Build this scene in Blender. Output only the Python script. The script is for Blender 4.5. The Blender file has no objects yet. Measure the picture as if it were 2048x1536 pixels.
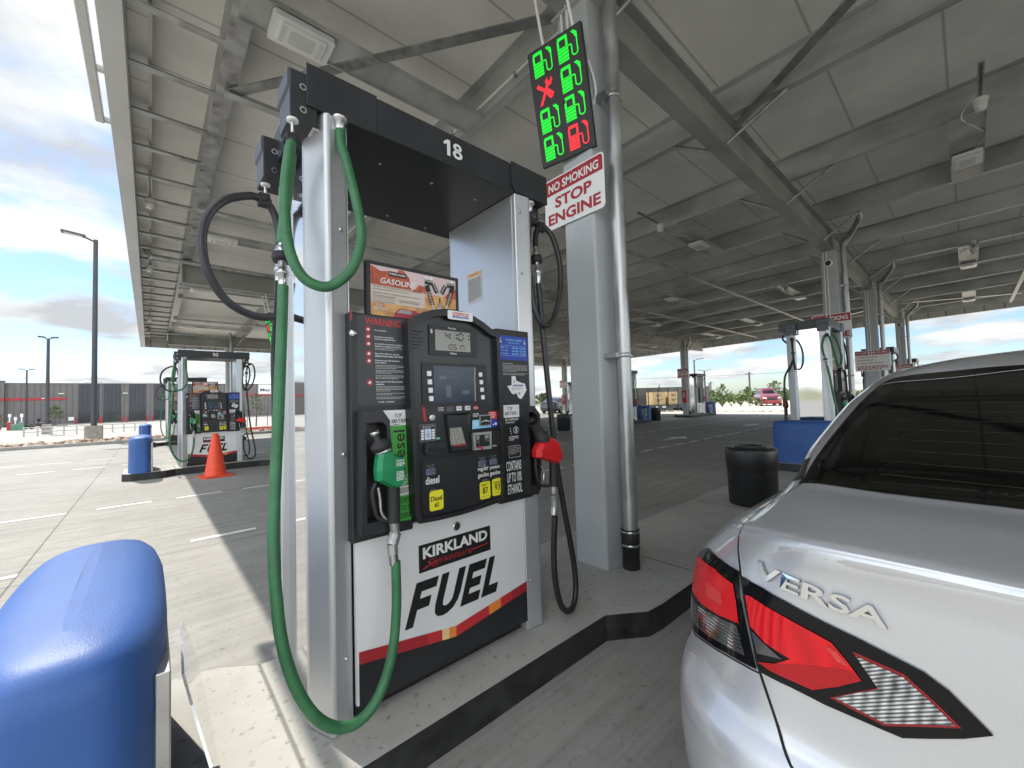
import bpy, math, random
from mathutils import Vector, Matrix
from mathutils.bvhtree import BVHTree
from mathutils.geometry import delaunay_2d_cdt

random.seed(7)
R = math.radians
SC = bpy.context.scene
COL = SC.collection
S = 0.909          # the scene is drawn in its own unit; this brings it to metres at the end
CAM_H = 1.46

# ------------------------------------------------------------------ camera, sky, sun, exposure
cam_d = bpy.data.cameras.new('camera')
cam = bpy.data.objects.new('camera', cam_d)
COL.objects.link(cam)
cam_d.sensor_width = 36.0
cam_d.lens = 36.0 * 813.85 / 2048
cam_d.clip_start = 0.02
cam_d.clip_end = 6000
_y, _p, _r = R(48.348), R(2.2447), R(-1.7232)
_F = Vector((math.cos(_y) * math.cos(_p), math.sin(_y) * math.cos(_p), math.sin(_p)))
_rt = Vector((math.sin(_y), -math.cos(_y), 0))
_u = _rt.cross(_F)
_R = math.cos(_r) * _rt + math.sin(_r) * _u
_U = -math.sin(_r) * _rt + math.cos(_r) * _u
cam.matrix_world = Matrix(((_R.x, _U.x, -_F.x, 0), (_R.y, _U.y, -_F.y, 0), (_R.z, _U.z, -_F.z, CAM_H * S), (0, 0, 0, 1)))
SC.camera = cam
SC.view_settings.view_transform = 'Standard'
SC.view_settings.look = 'None'
SC.view_settings.gamma = 1.0
SC.view_settings.exposure = 1.55
SC.render.engine = 'CYCLES'
SC.cycles.max_bounces = 10
SC.cycles.diffuse_bounces = 6
SC.cycles.glossy_bounces = 4
SC.cycles.use_denoising = True
SC.cycles.sample_clamp_indirect = 6.0

SUN = Vector((-0.2, 0.75, 1.0)).normalized()
sun_d = bpy.data.lights.new('sun', 'SUN')
sun_d.energy = 2.0
sun_d.angle = R(0.55)
sun_d.color = (1.0, 0.95, 0.87)
sun = bpy.data.objects.new('sun', sun_d)
COL.objects.link(sun)
sun.rotation_mode = 'QUATERNION'
sun.rotation_quaternion = SUN.to_track_quat('Z', 'Y')

W = bpy.data.worlds.new('World')
SC.world = W
W.use_nodes = True
wn, wl = W.node_tree.nodes, W.node_tree.links
wn.clear()
def wnode(t, **k):
    n = wn.new(t)
    for a, b in k.items():
        if a.startswith('i_'): n.inputs[int(a[2:])].default_value = b
        else: setattr(n, a, b)
    return n
def wmath(op, a, b=None, clamp=False):
    n = wn.new('ShaderNodeMath'); n.operation = op; n.use_clamp = clamp
    for i, v in enumerate((a, b)):
        if v is None: continue
        if isinstance(v, (int, float)): n.inputs[i].default_value = v
        else: wl.new(v, n.inputs[i])
    return n.outputs[0]
sky = wnode('ShaderNodeTexSky', sky_type='NISHITA', sun_disc=False)
sky.sun_elevation = math.asin(SUN.z)
sky.sun_rotation = math.atan2(SUN.x, SUN.y)
sky.altitude = 200; sky.air_density = 1.0; sky.dust_density = 0.6; sky.ozone_density = 2.2
tc = wnode('ShaderNodeTexCoord')
sep = wnode('ShaderNodeSeparateXYZ')
wl.new(tc.outputs['Generated'], sep.inputs[0])
den = wmath('ADD', wmath('MAXIMUM', sep.outputs[2], 0.0), 0.16)
px = wmath('DIVIDE', sep.outputs[0], den)
py = wmath('DIVIDE', sep.outputs[1], den)
cmb = wnode('ShaderNodeCombineXYZ')
wl.new(px, cmb.inputs[0]); wl.new(py, cmb.inputs[1])
mp = wnode('ShaderNodeMapping')
mp.inputs['Location'].default_value = (0.35, 1.9, 0.0)
wl.new(cmb.outputs[0], mp.inputs[0])
nz = wnode('ShaderNodeTexNoise', noise_dimensions='3D')
nz.inputs['Scale'].default_value = 0.95; nz.inputs['Detail'].default_value = 9; nz.inputs['Roughness'].default_value = 0.56
nz.inputs['Distortion'].default_value = 0.15
wl.new(mp.outputs[0], nz.inputs['Vector'])
ramp = wnode('ShaderNodeMapRange', interpolation_type='SMOOTHSTEP')
ramp.inputs['From Min'].default_value = 0.43; ramp.inputs['From Max'].default_value = 0.555
wl.new(nz.outputs['Fac'], ramp.inputs['Value'])
nz2 = wnode('ShaderNodeTexNoise', noise_dimensions='3D')
nz2.inputs['Scale'].default_value = 2.1; nz2.inputs['Detail'].default_value = 7; nz2.inputs['Roughness'].default_value = 0.55
mp2 = wnode('ShaderNodeMapping'); mp2.inputs['Location'].default_value = (4.3, 7.7, 2.0)
wl.new(cmb.outputs[0], mp2.inputs[0]); wl.new(mp2.outputs[0], nz2.inputs['Vector'])
cr = wnode('ShaderNodeValToRGB')
cr.color_ramp.elements[0].position = 0.36; cr.color_ramp.elements[0].color = (0.62, 0.645, 0.67, 1)
cr.color_ramp.elements[1].position = 0.56; cr.color_ramp.elements[1].color = (0.98, 0.98, 0.97, 1)
wl.new(nz2.outputs['Fac'], cr.inputs[0])
skys = wnode('ShaderNodeMix', data_type='RGBA', blend_type='MULTIPLY'); skys.inputs[0].default_value = 1.0
wl.new(sky.outputs[0], skys.inputs[6]); skys.inputs[7].default_value = (0.36, 0.40, 0.45, 1)
# clouds behind the camera are brightened as added fill for the canopy shade
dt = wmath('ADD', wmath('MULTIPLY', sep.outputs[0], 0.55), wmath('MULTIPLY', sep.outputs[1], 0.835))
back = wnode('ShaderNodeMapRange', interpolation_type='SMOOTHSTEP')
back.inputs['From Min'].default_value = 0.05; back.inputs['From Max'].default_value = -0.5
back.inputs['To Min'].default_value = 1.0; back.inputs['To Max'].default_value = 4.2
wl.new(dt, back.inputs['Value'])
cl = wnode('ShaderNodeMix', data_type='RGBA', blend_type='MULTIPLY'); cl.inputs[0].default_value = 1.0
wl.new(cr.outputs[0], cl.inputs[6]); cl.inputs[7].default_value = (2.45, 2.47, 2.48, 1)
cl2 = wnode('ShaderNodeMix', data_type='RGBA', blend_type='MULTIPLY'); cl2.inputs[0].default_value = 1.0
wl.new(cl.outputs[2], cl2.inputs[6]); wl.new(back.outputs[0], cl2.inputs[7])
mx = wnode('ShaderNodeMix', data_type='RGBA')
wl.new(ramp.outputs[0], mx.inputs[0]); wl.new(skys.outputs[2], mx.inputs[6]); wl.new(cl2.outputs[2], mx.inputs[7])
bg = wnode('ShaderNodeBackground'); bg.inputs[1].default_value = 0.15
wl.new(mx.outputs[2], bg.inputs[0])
wo = wnode('ShaderNodeOutputWorld'); wl.new(bg.outputs[0], wo.inputs[0])

# ------------------------------------------------------------------ materials
MATS = {}
def mat(name, col, rough=0.5, metal=0.0, var=0.0, vscale=5.0, bump=0.0, bscale=90.0, coat=0.0, rvar=0.0,
        stretch=None, emit=0.0, spec=None, dark=None, detail=4.0):
    """Principled material whose base colour, roughness and bump vary with object-space noise."""
    if name in MATS: return MATS[name]
    m = bpy.data.materials.new(name); m.use_nodes = True
    nt = m.node_tree; n, l = nt.nodes, nt.links
    b = n['Principled BSDF']
    b.inputs['Base Color'].default_value = (*col, 1)
    b.inputs['Roughness'].default_value = rough
    b.inputs['Metallic'].default_value = metal
    if spec is not None: b.inputs['Specular IOR Level'].default_value = spec
    if coat: b.inputs['Coat Weight'].default_value = coat; b.inputs['Coat Roughness'].default_value = 0.04
    if emit:
        b.inputs['Emission Color'].default_value = (*col, 1); b.inputs['Emission Strength'].default_value = emit
    if var or rvar or bump:
        t = n.new('ShaderNodeTexCoord'); mpg = n.new('ShaderNodeMapping')
        if stretch: mpg.inputs['Scale'].default_value = stretch
        l.new(t.outputs['Object'], mpg.inputs[0])
        if var or rvar:
            z = n.new('ShaderNodeTexNoise'); z.inputs['Scale'].default_value = vscale; z.inputs['Detail'].default_value = detail
            l.new(mpg.outputs[0], z.inputs['Vector'])
        if var:
            r = n.new('ShaderNodeValToRGB')
            d = dark if dark else tuple(c * (1 - var) for c in col)
            r.color_ramp.elements[0].position = 0.32; r.color_ramp.elements[0].color = (*d, 1)
            r.color_ramp.elements[1].position = 0.68; r.color_ramp.elements[1].color = (*[min(1, c * (1 + var * 0.6)) for c in col], 1)
            l.new(z.outputs['Fac'], r.inputs[0]); l.new(r.outputs[0], b.inputs['Base Color'])
        if rvar:
            mr = n.new('ShaderNodeMapRange'); mr.inputs['To Min'].default_value = max(0.02, rough - rvar); mr.inputs['To Max'].default_value = min(1, rough + rvar)
            mr.inputs['From Min'].default_value = 0.3; mr.inputs['From Max'].default_value = 0.7
            l.new(z.outputs['Fac'], mr.inputs[0]); l.new(mr.outputs[0], b.inputs['Roughness'])
        if bump:
            z2 = n.new('ShaderNodeTexNoise'); z2.inputs['Scale'].default_value = bscale; z2.inputs['Detail'].default_value = 5
            l.new(mpg.outputs[0], z2.inputs['Vector'])
            bp = n.new('ShaderNodeBump'); bp.inputs['Strength'].default_value = bump; bp.inputs['Distance'].default_value = 0.01
            l.new(z2.outputs['Fac'], bp.inputs['Height']); l.new(bp.outputs[0], b.inputs['Normal'])
    MATS[name] = m
    return m

def concrete(name, col, streak, joints, blotch=0.14, spots=0.3):
    """Broom-finished concrete: blotches, pale broom streaks, small dark specks and saw-cut joints."""
    m = bpy.data.materials.new(name); m.use_nodes = True
    nt = m.node_tree; n, l = nt.nodes, nt.links
    b = n['Principled BSDF']; b.inputs['Roughness'].default_value = 0.78; b.inputs['Specular IOR Level'].default_value = 0.35
    t = n.new('ShaderNodeTexCoord')
    def noise(scale, det=5, sc=None, rot=0, rough=0.55):
        mpg = n.new('ShaderNodeMapping')
        if sc: mpg.inputs['Scale'].default_value = sc
        mpg.inputs['Rotation'].default_value = (0, 0, rot)
        l.new(t.outputs['Object'], mpg.inputs[0])
        z = n.new('ShaderNodeTexNoise'); z.inputs['Scale'].default_value = scale; z.inputs['Detail'].default_value = det
        z.inputs['Roughness'].default_value = rough
        l.new(mpg.outputs[0], z.inputs['Vector']); return z.outputs['Fac']
    def rng(v, a, b2, c, d):
        r = n.new('ShaderNodeMapRange'); r.inputs['From Min'].default_value = a; r.inputs['From Max'].default_value = b2
        r.inputs['To Min'].default_value = c; r.inputs['To Max'].default_value = d
        l.new(v, r.inputs[0]); return r.outputs[0]
    def mul(a, b2):
        k = n.new('ShaderNodeMath'); k.operation = 'MULTIPLY'; l.new(a, k.inputs[0]); l.new(b2, k.inputs[1]); return k.outputs[0]
    f = rng(noise(0.55), 0.3, 0.7, 1 - blotch, 1 + blotch * 0.6)
    f = mul(f, rng(noise(4.0, 6), 0.3, 0.7, 0.92, 1.06))
    if streak:
        f = mul(f, rng(noise(1.0, 6, (0.5, 9.0, 1), R(-4), 0.62), 0.28, 0.72, 1 - streak, 1 + streak * 0.7))
        f = mul(f, rng(noise(1.0, 4, (1.3, 42.0, 1), R(-4), 0.6), 0.3, 0.7, 1 - streak * 0.55, 1 + streak * 0.4))
    f = mul(f, rng(noise(26.0, 3), 0.30, 0.40, 1 - spots, 1.0))
    f = mul(f, rng(noise(2.3, 8, None, 0, 0.7), 0.60, 0.75, 1.0, 0.80))
    if joints:
        s = n.new('ShaderNodeSeparateXYZ'); l.new(t.outputs['Object'], s.inputs[0])
        for ax, (pitch, off) in enumerate(joints):
            if not pitch: continue
            a = n.new('ShaderNodeMath'); a.operation = 'ADD'; a.inputs[1].default_value = 1000 * pitch - off; l.new(s.outputs[ax], a.inputs[0])
            q = n.new('ShaderNodeMath'); q.operation = 'PINGPONG'; q.inputs[1].default_value = pitch / 2; l.new(a.outputs[0], q.inputs[0])
            f = mul(f, rng(q.outputs[0], 0.004, 0.012, 0.45, 1.0))
    mixc = n.new('ShaderNodeMix'); mixc.data_type = 'RGBA'; mixc.blend_type = 'MULTIPLY'; mixc.inputs[0].default_value = 1
    mixc.inputs[6].default_value = (*col, 1)
    l.new(f, mixc.inputs[7]); l.new(mixc.outputs[2], b.inputs['Base Color'])
    bp = n.new('ShaderNodeBump'); bp.inputs['Strength'].default_value = 0.25; bp.inputs['Distance'].default_value = 0.004
    l.new(noise(60, 6), bp.inputs['Height']); l.new(bp.outputs[0], b.inputs['Normal'])
    MATS[name] = m
    return m

def ridged(name, col, pitch, axis, depth=0.35, rough=0.5, metal=0.0, line=0.75, w=0.06, sharp=True):
    """Sheet metal panels with a fine dark seam every `pitch` along one object axis."""
    m = mat(name, col, rough, metal, var=0.10, vscale=1.4, detail=6)
    n, l = m.node_tree.nodes, m.node_tree.links
    b = n['Principled BSDF']
    src = b.inputs['Base Color'].links[0].from_socket
    t = n.new('ShaderNodeTexCoord'); s = n.new('ShaderNodeSeparateXYZ'); l.new(t.outputs['Object'], s.inputs[0])
    a = n.new('ShaderNodeMath'); a.operation = 'ADD'; a.inputs[1].default_value = 1000 * pitch; l.new(s.outputs[axis], a.inputs[0])
    q = n.new('ShaderNodeMath'); q.operation = 'PINGPONG'; q.inputs[1].default_value = pitch / 2; l.new(a.outputs[0], q.inputs[0])
    r = n.new('ShaderNodeMapRange'); r.inputs['From Min'].default_value = pitch * w * 0.4; r.inputs['From Max'].default_value = pitch * w
    r.inputs['To Min'].default_value = line; r.inputs['To Max'].default_value = 1.0; l.new(q.outputs[0], r.inputs[0])
    x = n.new('ShaderNodeMix'); x.data_type = 'RGBA'; x.blend_type = 'MULTIPLY'; x.inputs[0].default_value = 1
    l.new(src, x.inputs[6]); l.new(r.outputs[0], x.inputs[7]); l.new(x.outputs[2], b.inputs['Base Color'])
    bp = n.new('ShaderNodeBump'); bp.inputs['Strength'].default_value = depth; bp.inputs['Distance'].default_value = 0.01
    l.new(q.outputs[0] if not sharp else r.outputs[0], bp.inputs['Height']); l.new(bp.outputs[0], b.inputs['Normal'])
    return m

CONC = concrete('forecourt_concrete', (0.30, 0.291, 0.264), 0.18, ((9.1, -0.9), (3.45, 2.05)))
ISL = concrete('island_concrete', (0.41, 0.40, 0.365), 0.0, ((2.6, 0.42), (0, 0)), 0.12, 0.35)
LOT = concrete('parking_concrete', (0.36, 0.345, 0.315), 0.06, ((6, 1), (6, 2)))
DIRT = mat('pale_dirt', (0.62, 0.56, 0.44), 0.95, var=0.22, vscale=0.25, detail=8, bump=0.4, bscale=6)
GRASSY = mat('scrub_ground', (0.20, 0.21, 0.10), 0.95, var=0.5, vscale=0.08, detail=9)
PAINT = mat('white_lane_paint', (0.74, 0.73, 0.69), 0.65, var=0.16, vscale=9, detail=7)
ASPH = mat('grey_asphalt', (0.20, 0.195, 0.185), 0.9, var=0.2, vscale=0.7, detail=7)
KERBM = mat('kerb_concrete', (0.30, 0.29, 0.265), 0.85, var=0.15, vscale=2)
STEELK = mat('black_kerb_steel', (0.022, 0.022, 0.021), 0.42, var=0.5, vscale=9, bump=0.12, bscale=25, dark=(0.010, 0.010, 0.010), rvar=0.12)
GALV = mat('galvanised_steel', (0.46, 0.47, 0.46), 0.38, 0.75, var=0.28, vscale=7, rvar=0.12, stretch=(1, 1, 0.35), detail=7)
GALVD = mat('galvanised_purlin', (0.50, 0.505, 0.49), 0.46, 0.3, var=0.35, vscale=2.2, rvar=0.1, stretch=(1, 0.4, 1), detail=8)
COLP = mat('grey_column_paint', (0.42, 0.435, 0.44), 0.48, 0.0, var=0.06, vscale=3, bump=0.04, bscale=140)
BEAMP = mat('grey_beam_paint', (0.34, 0.335, 0.32), 0.5, 0.1, var=0.18, vscale=1.6, detail=7)
DECK = ridged('white_roof_liner', (0.84, 0.825, 0.775), 1.03, 1, 0.2, 0.45, 0.0, 0.62, 0.018)
FASC = mat('fascia_sheet', (0.58, 0.585, 0.58), 0.45, 0.1, var=0.07, vscale=1.2)
FASCR = ridged('fascia_back_sheet', (0.50, 0.495, 0.475), 0.62, 0, 0.4, 0.5, 0.15, 0.4, 0.05)
FASCY = ridged('fascia_back_sheet_end', (0.50, 0.495, 0.475), 0.62, 1, 0.4, 0.5, 0.15, 0.4, 0.05)
WHITE = mat('white_enamel', (0.78, 0.78, 0.76), 0.32, var=0.03, vscale=4)
LENS = mat('lamp_lens', (0.62, 0.62, 0.60), 0.25, var=0.05, vscale=20)
SILV = mat('silver_powder_coat', (0.56, 0.572, 0.58), 0.40, 0.6, var=0.04, vscale=2, rvar=0.04)
SATN = mat('satin_steel_sheet', (0.56, 0.58, 0.60), 0.33, 0.75, var=0.06, vscale=2, rvar=0.06, stretch=(1, 1, 0.2))
MIRR = mat('polished_steel_sheet', (0.72, 0.73, 0.74), 0.07, 1.0, var=0.03, vscale=1.5, rvar=0.03)
BLK = mat('black_moulded_plastic', (0.016, 0.0165, 0.018), 0.42, var=0.15, vscale=5, bump=0.08, bscale=300, rvar=0.06)
BLK2 = mat('black_satin_panel', (0.020, 0.021, 0.023), 0.33, var=0.15, vscale=4, rvar=0.05)
CHAR = mat('charcoal_panel', (0.040, 0.043, 0.045), 0.45, var=0.08, vscale=3)
HEADM = mat('black_header_sheet', (0.034, 0.036, 0.039), 0.36, 0.2, var=0.15, vscale=3, rvar=0.06)
WPAN = mat('white_vinyl_panel', (0.72, 0.72, 0.71), 0.3, var=0.025, vscale=3)
PW = mat('white_print', (0.74, 0.74, 0.72), 0.5)
PG = mat('grey_print', (0.36, 0.36, 0.35), 0.5)
PR = mat('red_print', (0.52, 0.03, 0.035), 0.45)
PRD = mat('dark_red_print', (0.36, 0.022, 0.028), 0.4)
POR = mat('orange_print', (0.80, 0.24, 0.04), 0.4)
PYG = mat('pale_gold_print', (0.85, 0.55, 0.25), 0.4)
PB = mat('blue_print', (0.018, 0.045, 0.36), 0.4)
PLB = mat('light_blue_print', (0.22, 0.56, 0.82), 0.4)
PK = mat('black_print', (0.012, 0.012, 0.012), 0.45)
PY = mat('yellow_print', (0.76, 0.70, 0.03), 0.45)
PGN = mat('green_print', (0.06, 0.38, 0.05), 0.4)
PSK = mat('poster_sky', (0.66, 0.50, 0.50), 0.4, var=0.06, vscale=6)
PRK = mat('poster_rock', (0.48, 0.10, 0.04), 0.4, var=0.45, vscale=22, detail=8)
PSN = mat('poster_sand', (0.62, 0.36, 0.12), 0.4, var=0.4, vscale=20, detail=9, dark=(0.42, 0.17, 0.06))
PBG = mat('poster_text_box', (0.62, 0.53, 0.46), 0.4)
LCD = mat('lcd_glass', (0.23, 0.225, 0.19), 0.18)
LCD2 = mat('blue_lcd_glass', (0.16, 0.17, 0.25), 0.2)
SCRN = mat('dark_blue_screen', (0.006, 0.013, 0.026), 0.25, emit=0.2)
SCRT = mat('screen_lettering', (0.045, 0.065, 0.085), 0.3, emit=0.15)
CHROME = mat('chrome', (0.80, 0.81, 0.82), 0.07, 1.0)
STEEL = mat('brushed_steel', (0.55, 0.55, 0.54), 0.28, 0.9, var=0.15, vscale=9, rvar=0.08)
CAST = mat('cast_aluminium', (0.38, 0.38, 0.37), 0.5, 0.7, var=0.3, vscale=18, bump=0.15, bscale=60)
HGRN = mat('green_hose_rubber', (0.035, 0.15, 0.058), 0.5, var=0.18, vscale=14, bump=0.12, bscale=160)
HBLK = mat('black_hose_rubber', (0.020, 0.020, 0.021), 0.42, var=0.3, vscale=14, bump=0.1, bscale=160)
NGRN = mat('green_nozzle_plastic', (0.012, 0.22, 0.085), 0.28, var=0.2, vscale=14)
NRED = mat('red_nozzle_plastic', (0.56, 0.012, 0.016), 0.26, var=0.12, vscale=14)
BLUE = mat('blue_rotomoulded_plastic', (0.040, 0.115, 0.35), 0.50, var=0.22, vscale=2.2, bump=0.10, bscale=260, rvar=0.06, detail=9, stretch=(1.0, 0.6, 1.0), spec=0.4)
SIGNR = mat('sign_red', (0.36, 0.018, 0.030), 0.4)
SIGNW = mat('sign_white', (0.76, 0.755, 0.73), 0.4, var=0.03, vscale=6)
LEDB = mat('led_board_face', (0.040, 0.036, 0.035), 0.6, bump=0.3, bscale=240)
LEDG = mat('green_leds', (0.004, 0.80, 0.03), 0.5, emit=0.22)
LEDR = mat('red_leds', (0.85, 0.02, 0.03), 0.5, emit=0.26)
TRASH = mat('black_bin_plastic', (0.014, 0.014, 0.0145), 0.38, var=0.2, vscale=6, bump=0.1, bscale=120, rvar=0.06)
CONE = mat('orange_cone_vinyl', (0.78, 0.075, 0.025), 0.5, var=0.12, vscale=8)
RUBB = mat('black_rubber', (0.017, 0.017, 0.017), 0.65, var=0.2, vscale=10)
CAMW = mat('white_sensor_plastic', (0.72, 0.715, 0.68), 0.4, var=0.03)

# ------------------------------------------------------------------ mesh helpers
class Fr:
    """A flat drawing frame: origin, right, up and outward normal."""
    def __init__(s, o, r, u):
        s.o, s.r, s.u = Vector(o), Vector(r).normalized(), Vector(u).normalized(); s.n = s.r.cross(s.u)
    def __call__(s, x, y, off=0.0):
        return s.o + s.r * x + s.u * y + s.n * off

_TXT = {}
def glyphs(s, bold=0.0, shear=0.0, space=1.0):
    k = (s, bold, shear, space)
    if k in _TXT: return _TXT[k]
    c = bpy.data.curves.new('lettering', 'FONT')
    c.body = s; c.size = 1.0; c.offset = bold; c.shear = shear; c.space_character = space; c.resolution_u = 3
    o = bpy.data.objects.new('lettering', c); COL.objects.link(o)
    bpy.context.view_layer.update()
    me = o.evaluated_get(bpy.context.evaluated_depsgraph_get()).to_mesh()
    vs = [(v.co.x, v.co.y) for v in me.vertices]; fs = [tuple(p.vertices) for p in me.polygons]
    nz = [p.normal.z for p in me.polygons]
    fs = [f if z >= 0 else f[::-1] for f, z in zip(fs, nz)]
    bpy.data.objects.remove(o); bpy.data.curves.remove(c)
    _TXT[k] = (vs, fs)
    return _TXT[k]

class MB:
    def __init__(s): s.v, s.f, s.m, s.sm, s.mats = [], [], [], [], []
    def mi(s, m):
        if m not in s.mats: s.mats.append(m)
        return s.mats.index(m)
    def face(s, pts, m, smooth=False):
        b = len(s.v); s.v += [tuple(p) for p in pts]; s.f.append(tuple(range(b, b + len(pts)))); s.m.append(s.mi(m)); s.sm.append(smooth)
    def raw(s, vs, fs, m, smooth=False):
        b = len(s.v); s.v += [tuple(p) for p in vs]; i = s.mi(m)
        for f in fs: s.f.append(tuple(b + k for k in f)); s.m.append(i); s.sm.append(smooth)
    def box(s, a, b, m, tf=None):
        x0, y0, z0 = a; x1, y1, z1 = b
        x0, x1 = min(x0, x1), max(x0, x1); y0, y1 = min(y0, y1), max(y0, y1); z0, z1 = min(z0, z1), max(z0, z1)
        vs = [(x0, y0, z0), (x1, y0, z0), (x1, y1, z0), (x0, y1, z0), (x0, y0, z1), (x1, y0, z1), (x1, y1, z1), (x0, y1, z1)]
        if tf: vs = [tuple(tf @ Vector(v)) for v in vs]
        s.raw(vs, [(0, 3, 2, 1), (4, 5, 6, 7), (0, 1, 5, 4), (1, 2, 6, 5), (2, 3, 7, 6), (3, 0, 4, 7)], m)
    def prism(s, poly, fr, d0, d1, m, smooth=False, mside=None):
        """poly (counter-clockwise in the frame) extruded along the frame normal from d0 to d1."""
        n = len(poly)
        a = [fr(x, y, d0) for x, y in poly]; b = [fr(x, y, d1) for x, y in poly]
        s.raw(a + b, [tuple(range(n - 1, -1, -1)), tuple(range(n, 2 * n))], m)
        s.raw(a + b, [(i, (i + 1) % n, n + (i + 1) % n, n + i) for i in range(n)], mside or m, smooth)
    def ring(s, outer, inner, fr, d0, d1, m):
        n = len(outer)
        for k in range(n):
            j = (k + 1) % n
            s.face([fr(*outer[k], d1), fr(*outer[j], d1), fr(*inner[j], d1), fr(*inner[k], d1)], m)
            s.face([fr(*outer[k], d0), fr(*outer[j], d0), fr(*outer[j], d1), fr(*outer[k], d1)], m)
            s.face([fr(*inner[j], d0), fr(*inner[k], d0), fr(*inner[k], d1), fr(*inner[j], d1)], m)
    def rect(s, fr, x0, y0, x1, y1, m, off=0.001):
        s.face([fr(x0, y0, off), fr(x1, y0, off), fr(x1, y1, off), fr(x0, y1, off)], m)
    def poly(s, fr, pts, m, off=0.001):
        s.face([fr(x, y, off) for x, y in pts], m)
    def rrect(s, fr, x0, y0, x1, y1, r, m, off=0.001, n=4):
        s.poly(fr, rrect(x0, y0, x1, y1, r, n), m, off)
    def disc(s, fr, x, y, r, m, off=0.001, n=16):
        s.poly(fr, [(x + r * math.cos(2 * math.pi * i / n), y + r * math.sin(2 * math.pi * i / n)) for i in range(n)], m, off)
    def annulus(s, fr, x, y, r0, r1, m, off=0.001, n=18):
        P = lambda r, i: fr(x + r * math.cos(2 * math.pi * i / n), y + r * math.sin(2 * math.pi * i / n), off)
        for i in range(n): s.face([P(r0, i), P(r1, i), P(r1, i + 1), P(r0, i + 1)], m)
    def bar2(s, fr, a, b, w, m, off=0.001):
        dx, dy = b[0] - a[0], b[1] - a[1]; L = math.hypot(dx, dy) or 1; nx, ny = -dy / L * w / 2, dx / L * w / 2
        s.poly(fr, [(a[0] - nx, a[1] - ny), (b[0] - nx, b[1] - ny), (b[0] + nx, b[1] + ny), (a[0] + nx, a[1] + ny)], m, off)
    def text(s, fr, t, x, y, h, m, w=None, bold=0.0, shear=0.0, off=0.0015, align='l', rot=0, space=1.0, depth=0.0):
        """t set with its lower left (l) or centre (c) at x,y; h is the letters' height, w an optional width."""
        vs, fs = glyphs(t, bold, shear, space)
        if not vs: return
        xs = [p[0] for p in vs]; ys = [p[1] for p in vs]
        x0, x1, y0, y1 = min(xs), max(xs), min(ys), max(ys)
        sy = h / (y1 - y0); sx = sy if w is None else w / (x1 - x0)
        W2 = (x1 - x0) * sx; ox = -W2 / 2 if align == 'c' else 0
        c, q = math.cos(rot), math.sin(rot); out = []
        for a, b in vs:
            a, b = (a - x0) * sx + ox, (b - y0) * sy
            out.append((x + a * c - b * q, y + a * q + b * c))
        s.raw([fr(a, b, off) for a, b in out], fs, m)
        return W2
    def micro(s, fr, x, y, w, h, m, n=1, gap=1.9, off=0.0015, seed=0):
        """lines of print too small to read: short word-length strokes."""
        r = random.Random(seed + int(x * 1000) + int(y * 777))
        for i in range(n):
            cx, yy = x, y - i * h * gap; end = x + w * (1 if i < n - 1 else r.uniform(0.45, 0.9))
            while cx < end:
                ww = min(r.uniform(1.2, 4.2) * h, end - cx)
                s.rect(fr, cx, yy, cx + ww, yy + h, m, off); cx += ww + h * 0.7
    def tube(s, pts, r, m, seg=12, closed=False, caps=True, sub=4, rs=None):
        P = [Vector(p) for p in pts]
        if sub > 1: P = smooth_path(P, sub, closed)
        n = len(P); rings = []; prev = None
        for i in range(n):
            t = (P[(i + 1) % n] - P[i - 1]) if (closed or 0 < i < n - 1) else (P[1] - P[0] if i == 0 else P[-1] - P[-2])
            t.normalize()
            if prev is None:
                a = Vector((0, 0, 1)) if abs(t.z) < 0.9 else Vector((1, 0, 0)); nn = t.cross(a).normalized()
            else: nn = (prev - t * prev.dot(t)).normalized()
            prev = nn; bb = t.cross(nn)
            rr = r if rs is None else rs[min(len(rs) - 1, i * len(rs) // n)]
            rings.append([P[i] + (nn * math.cos(2 * math.pi * k / seg) + bb * math.sin(2 * math.pi * k / seg)) * rr for k in range(seg)])
        vs = [v for q in rings for v in q]; fs = []
        for i in range(n if closed else n - 1):
            j = (i + 1) % n
            for k in range(seg): fs.append((i * seg + k, i * seg + (k + 1) % seg, j * seg + (k + 1) % seg, j * seg + k))
        s.raw(vs, fs, m, True)
        if caps and not closed:
            s.face(rings[0][::-1], m); s.face(rings[-1], m)
    def lathe(s, prof, m, o=(0, 0, 0), ax=(0, 0, 1), seg=24, smooth=True, sx=1.0, sy=1.0):
        """prof: list of (radius, height) along axis ax from o."""
        ax = Vector(ax).normalized(); a = Vector((1, 0, 0)) if abs(ax.z) > 0.9 else Vector((0, 0, 1))
        e1 = (a - ax * a.dot(ax)).normalized(); e2 = ax.cross(e1); o = Vector(o); vs = []; fs = []
        for r, h in prof:
            for k in range(seg):
                c = 2 * math.pi * k / seg
                vs.append(o + ax * h + e1 * (r * sx * math.cos(c)) + e2 * (r * sy * math.sin(c)))
        for i in range(len(prof) - 1):
            for k in range(seg): fs.append((i * seg + k, i * seg + (k + 1) % seg, (i + 1) * seg + (k + 1) % seg, (i + 1) * seg + k))
        s.raw(vs, fs, m, smooth)
        if prof[0][0] > 1e-6: s.face([vs[k] for k in range(seg - 1, -1, -1)], m)
        if prof[-1][0] > 1e-6: s.face([vs[(len(prof) - 1) * seg + k] for k in range(seg)], m)
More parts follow.
